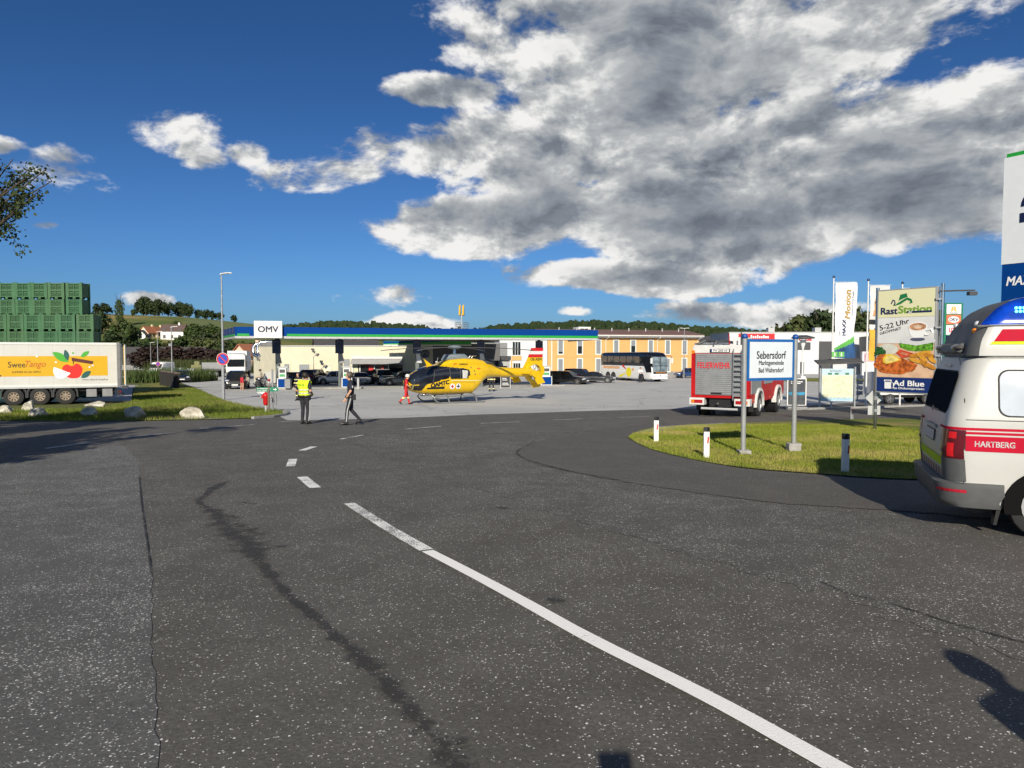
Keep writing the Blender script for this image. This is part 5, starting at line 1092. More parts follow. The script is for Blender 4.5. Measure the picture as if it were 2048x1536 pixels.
def rear_pt(y, z, g):
    hw = half_w(z); rr = .2; xr = rear_x(z); d = max(0, abs(y)-(hw-rr)); return (xr+rr-math.sqrt(max(0, rr*rr-min(d, rr)**2))-g, y, z)
round_patch(-.735, .735, 1.285, 1.765, .09, lambda u, z: rear_pt(u, z, .004), 'window_seal', GAPM := mat('window_gap', (.03, .03, .03, 1), .8, var=0))
round_patch(-.72, .72, 1.30, 1.75, .08, lambda u, z: rear_pt(u, z, .008), 'rear_window', VGL)
for s_ in (-1, 1):
    for u0, u1, m_ in ((.50, 1.72, VSW), (1.86, 2.90, VSW), (3.04, 3.72, VGL)):
        round_patch(u0-.016, u1+.016, 1.282, 1.784, .1, lambda u, z: skin_pt(s_, u, z, .003), 'window_seal', GAPM); round_patch(u0, u1, 1.298, 1.768, .09, lambda u, z: skin_pt(s_, u, z, .006), 'side_window', m_)
# panel gaps
GAP = mat('panel_gap', (.03, .03, .03, 1), .8, var=0)
for x in (.185,): side_band(x-.004, x+.004, .56, 1.9, 'panel_gap', GAP, g=.003)
side_band(.19, 4.0, 1.238, 1.246, 'panel_gap', GAP, g=.003); side_band(.19, 3.2, 1.905, 1.912, 'panel_gap', GAP, g=.003)
for x in (1.78, 2.98): side_band(x-.004, x+.004, .5, 1.88, 'panel_gap', GAP, g=.003)
for s_ in (-1, 1):      # tail lights wrap the corner
    TLm = mat('van_tail_lamp', (.10, .006, .012, 1), .12, var=.2, vscale=9, spec=.8); TLr = mat('van_tail_red', (.65, .015, .02, 1), .2, var=.1, vscale=15)
    def corner_patch(a0, a1, z0, z1, g):
        rr = .2; out = []
        for z in np.linspace(z0, z1, 8):
            hw, xr = half_w(z), rear_x(z); out.append([(xr+rr-(rr+g)*math.cos(a), s_*(hw-rr+(rr+g)*math.sin(a)), z) for a in np.linspace(a0, a1, 9)])
        return MB().loft(out, cap=False, closed=False)
    t_ = corner_patch(-.32, 1.45, .815, 1.127, .012).build('tail_light', TLm, va, smooth=50)
    corner_patch(.62, .98, .835, .985, .016).build('lamp_segment', TLr, t_, smooth=50); corner_patch(.66, 1.05, 1.035, 1.105, .016).build('lamp_segment', TLr, t_, smooth=50); corner_patch(-.2, .2, .87, .9, .016).build('reverse_lamp', LGREY, t_)
    corner_patch(-.3, 1.47, .57, .812, .012).build('corner_trim', VG, va, smooth=50)
# bumper and sills, wheels
bp = []
for z, g in ((.27, .0), (.29, .06), (.36, .085), (.44, .09), (.50, .10), (.545, .10), (.565, .03)): bp.append([(x, y, z) for x, y in resample(plan(half_w(.6)+g-.055, .05-g*1.2, 4.9, .26, .45), NV) if x < .62 or True])
def open_ring(r_, xmax):
    k0 = max(range(len(r_)), key=lambda i: r_[i][0]*1000 - abs(r_[i][1])); r2 = r_[k0:]+r_[:k0]; return r2
cut = [[p for p in open_ring(r_, .6) if p[0] < .56] for r_ in bp]; nmin = min(len(c) for c in cut); cut = [list(zip(*[np.interp(np.linspace(0, len(c)-1, nmin), range(len(c)), [p[k] for p in c]) for k in range(3)])) for c in cut]
MB().loft(cut, cap=False, closed=False).build('bumper', VG, va, smooth=50)
rb_ = [(c[0]-.004, c[1]*1.003, c[2]) for c in cut[4]]
for s_ in (-1, 1):
    i0 = min(range(nmin), key=lambda i: (rb_[i][0]-.1)**2+(rb_[i][1]-s_*.88)**2); idx = [i for i in range(nmin) if abs(i-i0) < 4]
    MB().loft([[(cut[3][i][0]-.006, cut[3][i][1]*1.006, .455) for i in idx], [(cut[4][i][0]-.006, cut[4][i][1]*1.006, .488) for i in idx]], cap=False, closed=False).build('bumper_reflector', mat('reflector_red', (.5, .02, .04, 1), .2, var=.1), va)
    B(1.45, 3.55, s_*.9-.03, s_*.9+.045, .25, .42).build('sill', VG, va, bevel=.02)
    for x in (.94, 3.95):
        pts = [(x+.39*math.cos(a), .345+.39*math.sin(a)) for a in np.linspace(-.25, math.pi+.25, 22)]
        MB().prism(pts, 'y', s_*.62, s_*.958).build('wheel_gap_dark', mat('gap_dark', (.006, .006, .006, 1), .9, var=0, spec=.1), va)  # near-black disc paints the shaded gap around the wheel
        wheel(va, x, s_*.845, .345, .225, s_, 5, mat('silver_wheel', (.45, .45, .45, 1), .4, .5, var=.1), tyre_r=.66)
    MB().loft([[(.50, s_*.80, .33), (.50, s_*.93, .33), (.54, s_*.93, .33), (.54, s_*.80, .33)], [(.47, s_*.80, .12), (.47, s_*.92, .12), (.5, s_*.92, .12), (.5, s_*.80, .12)]]).build('mud_flap', BLACK, va)
    MB().ell((3.35, s_*1.1, 1.3), (.08, .13, .13), 10, 7).build('mirror', BLACK, va, smooth=True)
    MB().ell((4.6, s_*.68, .85), (.18, .2, .12), 10, 7).build('headlight', MAT['lamp_clear'], va, smooth=True)
B(.3, 4.5, -.7, .7, .2, .5).build('underbody', BLACK, va); B(4.7, 4.93, -.7, .7, .35, .6).build('front_bumper', VG, va, bevel=.05); B(4.78, 4.9, -.45, .45, .7, .86).build('grille', BLACK, va)
side_band(2.55, 2.80, 1.085, 1.125, 'door_handle', VG, g=.03); side_band(3.05, 3.25, 1.085, 1.125, 'door_handle', VG, g=.03); 
# raised roof
def roof_lev(z):
    xr = np.interp(z, [1.93, 2.0, 2.1, 2.3, 2.45, 2.55, 2.6], [.20, .21, .235, .34, .48, .66, .95]); hw = np.interp(z, [1.93, 2.02, 2.3, 2.5, 2.58, 2.6], [.825, .82, .78, .71, .63, .5])
    return resample(plan(hw, xr, np.interp(z, [1.93, 2.3, 2.6], [3.25, 2.9, 2.3]), .16, .4), NV), xr
zr = [1.93, 1.96, 2.0, 2.04, 2.075, 2.12, 2.17, 2.22, 2.265, 2.3, 2.34, 2.38, 2.42, 2.46, 2.5, 2.53, 2.555, 2.575, 2.59, 2.6]
RR = [[(x, y, z) for x, y in roof_lev(z)[0]] for z in zr]; av = [p for r_ in RR for p in r_]; PF = {'raised_roof': [], 'rear_fairing': [], 'blue_lamp': [], 'blue_lamp_far': []}
for i in range(len(RR)-1):
    for j in range(NV):
        a, b = i*NV+j, i*NV+(j+1) % NV; f = (a, b, b+NV, a+NV); cx_, cy_, cz_ = [sum(av[k][c] for k in f)/4 for c in range(3)]; xr = roof_lev(cz_)[1]
        key = 'raised_roof'
        if cx_ < xr+.10: key = 'rear_fairing'
        if cz_ > 2.255 and cx_ < xr+.62-(cz_-2.26)*.3 and abs(cy_) > .3 and cx_ > xr+.02: key = 'blue_lamp' if cy_ < 0 else 'blue_lamp_far'
        PF[key].append(f)
PF['raised_roof'].append(tuple((len(RR)-1)*NV+j for j in range(NV)))
BLG = mat('blue_lens', (.004, .045, .40, 1), .1, var=.35, vscale=5, spec=.8, coat=.5)
for k, m_ in (('raised_roof', VW), ('rear_fairing', VG), ('blue_lamp', BLG), ('blue_lamp_far', BLG)):
    used = sorted({i for f in PF[k] for i in f}); mp = {o: i for i, o in enumerate(used)}; mb = MB(); mb.v = [av[i] for i in used]; mb.f = [tuple(mp[i] for i in f) for f in PF[k]]; o = mb.build('blue_lamp' if 'blue' in k else k, m_, va, smooth=50)
    if k == 'blue_lamp': lamp_o = o
def roof_side(x, z, g): 
    hw = float(np.interp(z, [1.93, 2.02, 2.3, 2.5, 2.58, 2.6], [.825, .82, .78, .71, .63, .5])); return (x, -(hw+g), z)
def roof_band(x0, x1, z0, z1, nm, m_, g=.005, sl=.08): return MB().loft([[roof_side(x+(sl*k/3 if x == x0 else 0), z0+(z1-z0)*k/3, g) for x in (x0, (x0+x1)/2, x1)] for k in range(4)], cap=False, closed=False).build(nm, m_, va)
roof_band(.45, 2.7, 2.085, 2.215, 'stripe', VR); roof_band(.41, 2.7, 2.052, 2.083, 'stripe', VY, sl=.03); roof_band(.3, .95, 2.246, 2.262, 'lamp_seal', BLACK, .004, .0)
LED = mat('led_lit', (.1, .7, .9, 1), .3, var=0, emit=(.12, .85, 1, 1), estr=3.)
for r_ in range(2):
    for k in range(4):
        x, z = .66+k*.035, 2.405+r_*.038; p = roof_side(x, z, .004); MB().ell(p, (.014, .006, .016), 8, 6).build('led', LED, lamp_o)
MB().loft([[(.13, -.62, 1.96), (.13, .62, 1.96), (.3, .62, 1.955), (.3, -.62, 1.955)], [(.16, -.6, 2.06), (.16, .6, 2.06), (.3, .6, 2.1), (.3, -.6, 2.1)]]).build('rear_spoiler', VG, va, bevel=.03)
for y in (-.5, .5): MB().ell((.17, y, 2.02), (.06, .17, .04), 12, 7).build('scene_light', mat('smoked_lens', (.12, .11, .10, 1), .15, var=.2), va, smooth=True)
for y, z in ((-.6, 2.28), (.55, 2.3), (-.66, 2.2)): MB().ell((.335 if z > 2.25 else .30, y, z), (.03, .035, .035), 10, 7).build('corner_lamp', MAT['lamp_clear'] if z > 2.25 else MAT['amber'], va, smooth=True)
# ------------------------------------------------------------------ rescue helicopter
th = R(35); hx, hy = onx(909, 44.), 44.
he = thing('rescue_helicopter', 'yellow rescue helicopter standing on its skids with red white tail fin', 'helicopter', (hx, hy, gz(44)), R(180)+th)
HY_ = mat('heli_yellow', (.70, .44, .004, 1), .28, .0, var=.03, coat=.5); HG = mat('heli_glass', (.012, .014, .02, 1), .05, var=.2, vscale=3, spec=.9); HK = mat('heli_black', (.015, .015, .015, 1), .35, var=.1); HGR = mat('heli_grey', (.20, .24, .26, 1), .4, .1, var=.06)
SX = [3.40, 3.36, 3.25, 3.05, 2.8, 2.4, 1.9, 1.2, .4, -1.0, -1.3, -1.55, -1.8, -2.1, -2.6, -3.25]
SB = [1.12, .98, .88, .79, .72, .63, .57, .54, .54, .545, .72, .97, 1.22, 1.42, 1.5, 1.52]
ST = [1.34, 1.50, 1.64, 1.80, 1.95, 2.14, 2.29, 2.39, 2.43, 2.47, 2.48, 2.47, 2.45, 2.40, 2.28, 2.16]
SW = [.10, .32, .47, .60, .68, .74, .79, .81, .81, .80, .78, .75, .70, .63, .48, .35]
def hsec(x):
    i = lambda A: float(np.interp(-x, [-s_ for s_ in SX], A)); return i(SB), i(ST), i(SW)
HE = lambda x: float(np.interp(x, [-3.2, -1.6, -.8, 2.4, 3.2], [2.2, 2.6, 3.1, 3.0, 2.5]))
NX, NA = 170, 96; xs_h = list(np.linspace(3.40, -3.25, NX)); av = []
for x in xs_h:
    z0, z1, w_ = hsec(x); av += [(x, a, b) for a, b in ring_section(w_, z0, z1, HE(x), NA)]
PF = {k: [] for k in ('fuselage', 'windscreen', 'cabin_window', 'nose_glass')}
def poly_in(p, x, z): return inside(p, x, z)
wsp = [(3.42, 1.42), (3.2, 1.2), (2.35, 1.14), (2.0, 1.2), (.76, 1.58), (.76, 2.22), (1.7, 2.30), (2.3, 2.19), (3.0, 1.85), (3.42, 1.52)]
cwp = [(.76, 2.21), (.76, 1.43), (-.42, 1.43), (-.68, 1.75), (-.62, 2.02), (-.3, 2.12)]
ngp = [(3.42, 1.16), (3.3, 1.0), (2.95, .84), (2.6, .82), (2.4, 1.12), (3.15, 1.14)]
for i in range(NX-1):
    for j in range(NA):
        a, b = i*NA+j, i*NA+(j+1) % NA; f = (a, b, b+NA, a+NA); cx_, cy_, cz_ = [sum(av[k][c] for k in f)/4 for c in range(3)]; key = 'fuselage'
        if inside(wsp, cx_, cz_) and not (abs(cy_) < .045): key = 'windscreen'
        elif abs(cy_) > .4 and inside(cwp, cx_, cz_): key = 'cabin_window'
        elif inside(ngp, cx_, cz_): key = 'nose_glass'
        PF[key].append(f)
for k, m_ in (('fuselage', HY_), ('windscreen', HG), ('cabin_window', HG), ('nose_glass', HK)):
    used = sorted({i for f in PF[k] for i in f}); mp = {o: i for i, o in enumerate(used)}; mb = MB(); mb.v = [av[i] for i in used]; mb.f = [tuple(mp[i] for i in f) for f in PF[k]]; o = mb.build(k, m_, he, smooth=60)
    if k == 'cabin_window': cabw = o
def hside(x, z, g=.006):
    z0, z1, w_ = hsec(x); zc, hh = (z0+z1)/2, (z1-z0)/2; e_ = HE(x); return Vector((x, w_*max(0, 1-abs((z-zc)/hh)**e_)**(1/e_)+g, z))
def hpatch(pts, nm, m_, g=.006, parent=None, n=14):
    """flat-outline marking laid on the left side of the fuselage: quad corners in (x, z)"""
    (xa, za), (xb, zb_), (xc, zc), (xd, zd) = pts; rows = []
    for i in range(5):
        v = i/4; rows.append([hside((xa+(xb-xa)*u)*(1-v)+(xd+(xc-xd)*u)*v, (za+(zb_-za)*u)*(1-v)+(zd+(zc-zd)*u)*v, g) for u in np.linspace(0, 1, n)])
    return MB().loft([[tuple(p) for p in r_] for r_ in rows], cap=False, closed=False).build(nm, m_, parent or he, smooth=60)
hpatch([(2.35, .99), (.72, 1.16), (.72, 1.57), (2.35, 1.19)], 'door_panel', HY_, .010)
hpatch([(2.3, .90), (1.15, .90), (1.15, 1.06), (2.3, 1.0)], 'black_panel', HK, .008)
text('ÖAMTC', BLOCK, he, (1.47, 1, 1.245), (-1, 0, .17), (.08, 0, 1), 1.22, .29, bold=.085, wrap=lambda p: hside(p.x, p.z, .016))
text('UNIQA', BLOCK, he, (-.30, .585, 2.36), (-1, 0, -.02), (0, -.12, 1), .62, .13, bold=.04); MB().tube([(.42, .56, 2.30), (.34, .58, 2.42), (.22, .58, 2.44), (.2, .57, 2.34)], .018, 5).build('bird_mark', mat('mark_orange', (.7, .12, .02, 1), .5, var=0), he)
for a_, b_ in (((.76, 1.45), (.76, 2.2)), ((1.95, 1.22), (1.75, 2.26)), ((.05, 1.45), (.05, 2.14))): MB().tube([tuple(hside(a_[0]+(b_[0]-a_[0])*t, a_[1]+(b_[1]-a_[1])*t, .004)) for t in np.linspace(0, 1, 7)], .014, 5).build('door_frame', DGREY, he)
for a_, b_ in (((2.4, .66), (-1.0, .60)), ((.7, 1.0), (.62, .6)), ((-.95, 1.3), (-.95, .7)), ((.7, 2.26), (-.9, 2.2))): MB().tube([tuple(hside(a_[0]+(b_[0]-a_[0])*t, a_[1]+(b_[1]-a_[1])*t, .001)) for t in np.linspace(0, 1, 9)], .005, 4).build('panel_line', DGREY, he)
for x, c in ((.62, RED), (.2, BLOCK)):
    def rnd(r_, g): return MB().poly([tuple(hside(x+r_*math.cos(t), 1.04+r_*math.sin(t), g)) for t in np.linspace(0, 6.283, 22)[:-1]])
    e_ = rnd(.175, .016).build('roundel', WPRINT, he)
    for dx, dz in (((.1, .035), (.035, .1)) if c is RED else ((.13, .03), (.03, .13))): MB().poly([tuple(hside(x+a*dx, 1.04+b*dz, .024+.002*(dx > dz))) for a, b in ((-1, -1), (1, -1), (1, 1), (-1, 1))]).build('cross', c, e_)
hpatch([(1.1, 1.385), (-1.9, 1.33), (-1.9, 1.36), (1.1, 1.42)], 'pale_line', mat('heli_pale', (.75, .72, .45, 1), .4, var=0), .009); hpatch([(.6, 1.31), (-1.0, 1.26), (-1.0, 1.275), (.6, 1.325)], 'door_rail', DGREY, .010)
hpatch([(-.1, 1.52), (-.42, 1.52), (-.5, 1.98), (-.1, 2.02)], 'pale_pane', mat('pale_pane', (.55, .55, .52, 1), .3, var=.15), .006, cabw, 6) if True else B(-.5, -.1, .70, .79, 1.52, 2.0).build('pale_pane', mat('pale_pane', (.55, .55, .52, 1), .3, var=.15), cabw)  # pale patch laid over part of the rear cabin window
for x, z in ((.25, 2.08), (-.75, 2.15), (-.95, 1.95), (-1.0, 1.75)): p = hside(x, z, .01); MB().ell(tuple(p), (.04, .015, .06), 7, 5).build('hatch_latch', DGREY, he)
p = hside(-1.3, 2.1, .01); MB().ell(tuple(p), (.14, .012, .05), 8, 5).build('hatch_mark', mat('mark_orange', (.7, .12, .02, 1), .5, var=0), he)
# engine cowling, mast fairing, exhausts
cs = [(1.5, 2.2, 2.3, .25), (1.1, 2.2, 2.48, .42), (.5, 2.2, 2.68, .52), (-.4, 2.2, 2.76, .56), (-1.3, 2.2, 2.72, .55), (-2.0, 2.1, 2.6, .48), (-2.6, 2.0, 2.42, .36), (-2.9, 1.95, 2.28, .25)]
MB().loft([[(x, a, b) for a, b in ring_section(w_, z0, z1, 3., 28)] for x, z0, z1, w_ in cs]).build('engine_cowling', HY_, he, smooth=60)
MB().loft([[(x, a, b) for a, b in ring_section(w_, 2.6, z1, 4., 20)] for x, z1, w_ in ((.78, 2.72, .3), (.6, 2.98, .34), (-.55, 3.02, .38), (-.85, 2.8, .36))]).build('mast_fairing', HGR, he, smooth=40)
for s_ in (-1, 1): MB().tube([(-1.9, s_*.3, 2.45), (-2.35, s_*.38, 2.5), (-2.6, s_*.5, 2.5)], [.16, .16, .15], 10).build('exhaust', DGREY, he, smooth=True)
for x, z in ((-.9, 2.75), (-1.1, 2.75)): MB().tube([(x, .2, z), (x-.1, .22, z+.12), (x-.35, .22, z+.14)], .03, 6).build('exhaust_pipe', CHROME, he)
MB().cyl((0, 0, 3.0), (0, 0, 3.34), .09, .07, 12).build('rotor_mast', CHROME, he)
hub = MB().loft([[(r_*math.cos(2*math.pi*k/18), r_*math.sin(2*math.pi*k/18), z) for k in range(18)] for r_, z in ((.12, 3.3), (.4, 3.36), (.46, 3.40), (.36, 3.49), (.12, 3.54))]).build('rotor_hub', HGR, he, smooth=50)
BLD = mat('blade_grey', (.09, .095, .10, 1), .5, var=.1)
for k in range(4):
    a = R(36.4+90*k); d = Vector((math.cos(a), math.sin(a), 0)); s_ = Vector((-d.y, d.x, 0)); secs = []
    for r_, ch, dz in ((.2, .16, .0), (.9, .14, .0), (1.3, .30, .0), (3.2, .30, -.05), (4.6, .30, -.14), (5.1, .2, -.19)):
        c = d*r_ + Vector((0, 0, 3.40+dz)); secs.append([tuple(c+s_*ch*.5), tuple(c+s_*ch*.2+Vector((0, 0, .022))), tuple(c-s_*ch*.5), tuple(c+s_*ch*.2-Vector((0, 0, .022)))])
    MB().loft(secs).build('rotor_blade', BLD, he)
# tail boom, fenestron, fin, stabiliser
MB().loft([[(x, a, b) for a, b in ring_section(w_, zc-h_, zc+h_, 2.2, 24)] for x, zc, h_, w_ in ((-3.15, 1.84, .33, .345), (-4.2, 1.80, .31, .31), (-5.2, 1.78, .29, .26), (-5.9, 1.78, .32, .19))]).build('tail_boom', HY_, he, smooth=60)
fc = Vector((-6.12, 0, 1.78)); ro, ri = .75, .52; n = 36; outer, inner = [], []
rings = []
for (rr_, yy) in ((ri, .17), (ro-.05, .16), (ro, .06), (ro, -.06), (ro-.05, -.16), (ri, -.17), (ri, .17)): rings.append([(fc.x+rr_*math.cos(2*math.pi*k/n), yy, fc.z+rr_*math.sin(2*math.pi*k/n)) for k in range(n)])
fen = MB().loft(rings, cap=False).build('fenestron_duct', HY_, he, smooth=40)
MB().cyl((fc.x, -.05, fc.z), (fc.x, .1, fc.z), .17, .15, 16).build('fan_hub', HY_, fen)
for k in range(10):
    a = 2*math.pi*k/10+.2; MB().box((fc.x+.33*math.cos(a), .02, fc.z+.33*math.sin(a)), (.34, .03, .085), Matrix.Rotation(-a, 4, 'Y') @ Matrix.Rotation(.5, 4, 'X')).build('fan_blade', mat('fan_pale', (.55, .55, .5, 1), .4, var=.1) if k in (2, 3, 4) else DGREY, fen)
for a in (.6, 2.2, 3.9, 5.3): MB().cyl((fc.x+.14*math.cos(a), -.1, fc.z+.14*math.sin(a)), (fc.x+.5*math.cos(a), -.1, fc.z+.5*math.sin(a)), .03, n=6).build('stator', DGREY, fen)
def slab(poly, y0, y1, nm, m_, parent=he): return MB().prism(poly, 'y', y0, y1).build(nm, m_, parent, bevel=.015)
fin = slab([(-5.2, 2.02), (-5.4, 2.3), (-5.68, 2.77), (-6.82, 2.77), (-6.86, 2.0), (-6.5, 2.4), (-6.1, 2.52), (-5.75, 2.4), (-5.45, 2.1)], -.07, .07, 'tail_fin', HY_)
for z0, z1, c in ((2.771, 2.98, RED), (2.981, 3.19, WHITE), (3.191, 3.40, RED)): MB().prism([(-5.68-(z0-2.77)*.45, z0), (-5.68-(z1-2.77)*.45, z1), (-6.82-(z1-2.77)*.1, z1), (-6.82-(z0-2.77)*.1, z0)], 'y', -.068, .068).build('fin_band', c, fin)
text('OE-XEM', BLOCK, fin, (-6.26, .074, 2.64), (-1, 0, 0), (0, 0, 1), .92, .17, bold=.05)
slab([(-5.7, 1.32), (-6.05, .74), (-6.6, .80), (-6.8, 1.5), (-6.3, 1.16)], -.08, .08, 'ventral_fin', HY_)
slab([(-6.55, 1.3), (-6.95, 1.72), (-6.92, 2.15), (-6.72, 2.3), (-6.82, 1.75)], -.12, .12, 'tail_edge', HY_)
MB().loft([[(-4.9, y, 1.70), (-4.9, y, 1.77), (-5.5, y, 1.75), (-5.5, y, 1.71)] for y in (-1.3, 1.3)]).build('stabiliser', HY_, he)
for s_ in (-1, 1): MB().prism([(-4.85, 1.86), (-5.5, 1.92), (-6.05, 1.12), (-5.45, 1.02)], 'y', s_*1.30, s_*1.37).build('end_plate', HY_, he, bevel=.01)
# skids
SK = mat('skid_grey', (.17, .185, .195, 1), .45, .2, var=.1)
for s_ in (-1, 1):
    MB().tube(catmull([(2.05, s_*1.0, .42), (1.85, s_*1.0, .2), (1.5, s_*1.0, .06), (1.1, s_*1.0, .045), (-1.6, s_*1.0, .045)], 5), .045, 8).build('skid', SK, he, smooth=True)
    for x in (.95, -1.0): MB().tube([(x, s_*1.0, .06), (x, s_*.86, .4), (x, s_*.5, .56), (x, 0, .58)], .045, 8).build('skid_leg', SK, he, smooth=True)
    B(1.9, -1.0, s_*.86-.1, s_*.86+.1, .44, .475).build('step_board', SK, he)
MB().tube([(2.05, 1.0, .42), (2.1, .6, .6), (2.1, .3, .66)], .03, 6).build('front_brace', SK, he); MB().tube([(2.05, -1.0, .42), (2.1, -.6, .6), (2.1, -.3, .66)], .03, 6).build('front_brace', SK, he)
# antennas and wire cutter, landing lamp
MB().prism([(1.9, 2.2), (1.55, 2.32), (1.75, 2.45), (2.15, 2.72), (2.0, 2.42)], 'y', -.02, .02).build('wire_cutter', HY_, he); MB().tube([(1.3, .1, 2.35), (1.22, .1, 2.8)], .01, 5).build('whip_antenna', LGREY, he)
for x in (1.25, .9): MB().ell((x, 0, 2.52), (.1, .07, .05), 8, 5).build('dome_antenna', WHITE, he, smooth=True)
MB().tube([(3.2, .12, 1.35), (2.9, .2, 1.75)], .014, 5).build('wiper', LGREY, he); MB().ell((2.3, .35, .58), (.12, .1, .09), 10, 7).build('landing_lamp', CHROME, he, smooth=True); MB().tube([(-4.0, .0, 2.15), (-3.95, .0, 2.5)], .012, 5).build('boom_antenna', LGREY, he)
MB().tube([(1.9, .5, .5), (1.7, .62, .35), (1.4, .62, .3)], .05, 8).build('search_light', WHITE, he)
# ------------------------------------------------------------------ people
SKIN = mat('skin', (.52, .29, .19, 1), .55, var=.08, vscale=8); HAIRD = mat('hair_dark', (.018, .013, .010, 1), .6, var=.2, vscale=30); HAIRG = mat('hair_grey', (.10, .075, .06, 1), .6, var=.3, vscale=30); HAIRR = mat('hair_red', (.13, .045, .02, 1), .6, var=.2, vscale=30)
UNI = mat('uniform_navy', (.016, .019, .032, 1), .8, var=.15, vscale=9, bump=.3, bscale=25); UNIT = mat('uniform_trousers', (.017, .018, .024, 1), .8, var=.15, vscale=9, bump=.3, bscale=25); BOOT = mat('boot', (.012, .012, .012, 1), .4, var=.1)
HIVIS = mat('hi_vis_lime', (.62, .85, .02, 1), .7, var=.06, vscale=7, bump=.3, bscale=18); REFL = mat('reflective_silver', (.62, .62, .58, 1), .5, .2, var=.06); SUITR = mat('suit_red', (.55, .012, .015, 1), .7, var=.1, vscale=8, bump=.3, bscale=20)
TSH = mat('white_shirt', (.72, .72, .72, 1), .8, var=.05); GSH = mat('grey_shirt', (.30, .29, .27, 1), .8, var=.1); DSH = mat('black_shirt', (.02, .02, .022, 1), .8, var=.1); RSH = mat('red_shorts', (.45, .02, .04, 1), .8, var=.1); FIREK = mat('fire_kit', (.014, .016, .024, 1), .8, var=.15)
REFY = mat('reflective_yellow', (.78, .72, .30, 1), .5, var=.06)
def person(label, x, y, rz, H=1.8, pose=None, top=UNI, legs=UNIT, hair=HAIRD, sleeves='short', skin=SKIN, shorts=False, boots=BOOT, voxel=.014, helmet=None, hair_long=False, lean=0., z0=None, group=None, head_turn=0.):
    """front towards local +x, left towards +y; joints in metres for a 1.8 m figure"""
    t = thing('person', label, 'person', (x, y, gz(y) if z0 is None else z0), rz, group); k = H/1.8
    J = dict(pel=(0, 0, .97), chest=(.0, 0, 1.30), neck=(.0, 0, 1.50), head=(.03, 0, 1.66),
             hipL=(0, .095, .93), kneeL=(.03, .11, .50), ankL=(-.02, .11, .09), toeL=(.17, .13, .03), hipR=(0, -.095, .93), kneeR=(.03, -.11, .50), ankR=(-.02, -.11, .09), toeR=(.17, -.13, .03),
             shL=(0, .19, 1.43), elL=(-.02, .27, 1.14), wrL=(.08, .27, .90), shR=(0, -.19, 1.43), elR=(-.02, -.27, 1.14), wrR=(.08, -.27, .90))
    J.update(pose or {}); J = {a: Vector(b) for a, b in J.items()}
    bones = []   # (a, b, ra, rb, region)
    def cap(a, b, ra, rb, reg): bones.append((Vector(a), Vector(b), ra, rb, reg))
    sl = 'top' if sleeves == 'long' else 'skin'; lg = 'skin' if shorts else 'legs'
    for s_ in 'LR':
        cap(J['hip'+s_], J['hip'+s_].lerp(J['knee'+s_], .5), .098, .085, 'legs'); cap(J['hip'+s_].lerp(J['knee'+s_], .5), J['knee'+s_], .083, .066, lg)
        cap(J['knee'+s_], J['knee'+s_].lerp(J['ank'+s_], .35), .064, .066, lg); cap(J['knee'+s_].lerp(J['ank'+s_], .35), J['ank'+s_], .064, .05, lg)
        d = J['toe'+s_]-J['ank'+s_]; cap(J['ank'+s_]+Vector((-.035, 0, -.04)), J['ank'+s_]+d*.5+Vector((0, 0, .0)), .048, .047, 'boot'); cap(J['ank'+s_]+d*.5, J['toe'+s_], .046, .034, 'boot')
        m_ = J['sh'+s_].lerp(J['el'+s_], .75); cap(J['sh'+s_], m_, .066, .054, 'top'); cap(m_, J['el'+s_], .050, .045, sl); cap(J['el'+s_], J['wr'+s_], .044, .032, sl)
        fd_ = (J['wr'+s_]-J['el'+s_]).normalized(); sx = Vector((0, 1, 0)) if abs(fd_.y) < .8 else Vector((1, 0, 0)); cr_ = fd_.cross(sx).normalized(); sx = cr_.cross(fd_)
        w_ = J['wr'+s_]; pm = w_+fd_*.05; cap(w_, w_+fd_*.07+cr_*.018, .028, .024, 'skin'); cap(w_, w_+fd_*.07-cr_*.018, .028, .024, 'skin')
        for i, (o, l) in enumerate(((-.03, .062), (-.01, .075), (.01, .07), (.03, .055))):
            p0 = w_+fd_*.08+cr_*o; p1 = p0+fd_*l*.6; cap(p0, p1, .0105, .010, 'skin'); cap(p1, p1+(fd_*.7+Vector((.45, 0, -.1))).normalized()*l*.5, .010, .0085, 'skin')
        p0 = w_+fd_*.03-cr_*.03; cap(p0, p0+fd_*.045-cr_*.035, .012, .011, 'skin'); cap(p0+fd_*.045-cr_*.035, p0+fd_*.075-cr_*.035, .011, .009, 'skin')
    for dy in (-.06, .06): cap(J['pel']+Vector((0, dy, -.02)), J['pel']+Vector((0, dy, .1)), .118, .112, 'legs')
    up = (J['chest']-J['pel'])
    for dy in (-.055, .055): cap(J['pel']+up*.32+Vector((0, dy, 0)), J['chest']+Vector((-.005, dy*1.25, 0)), .112, .122, 'top')
    cap(J['shL']*.8+J['shR']*.2, J['shR']*.8+J['shL']*.2, .085, .085, 'top'); cap(J['chest'], J['neck']-Vector((0, 0, .05)), .115, .075, 'top')
    cap(J['neck']-Vector((0, 0, .06)), J['head']-Vector((0, 0, .06)), .058, .055, 'skin')
    hd = J['head']; Hm = Matrix.Rotation(head_turn, 3, 'Z')
    def hp_(v): return hd + Hm @ Vector(v)
    cap(hp_((-.015, 0, .045)), hp_((.01, 0, .02)), .094, .088, 'skin'); cap(hp_((.01, 0, .0)), hp_((.035, 0, -.075)), .078, .052, 'skin')
    cap(hp_((.09, 0, .015)), hp_((.118, 0, -.02)), .012, .017, 'skin'); cap(hp_((.075, -.02, -.055)), hp_((.075, .02, -.055)), .017, .017, 'skin')
    for s_ in (-1, 1): cap(hp_((-.01, s_*.086, .015)), hp_((-.005, s_*.088, -.02)), .017, .013, 'skin')
    mb = MB()
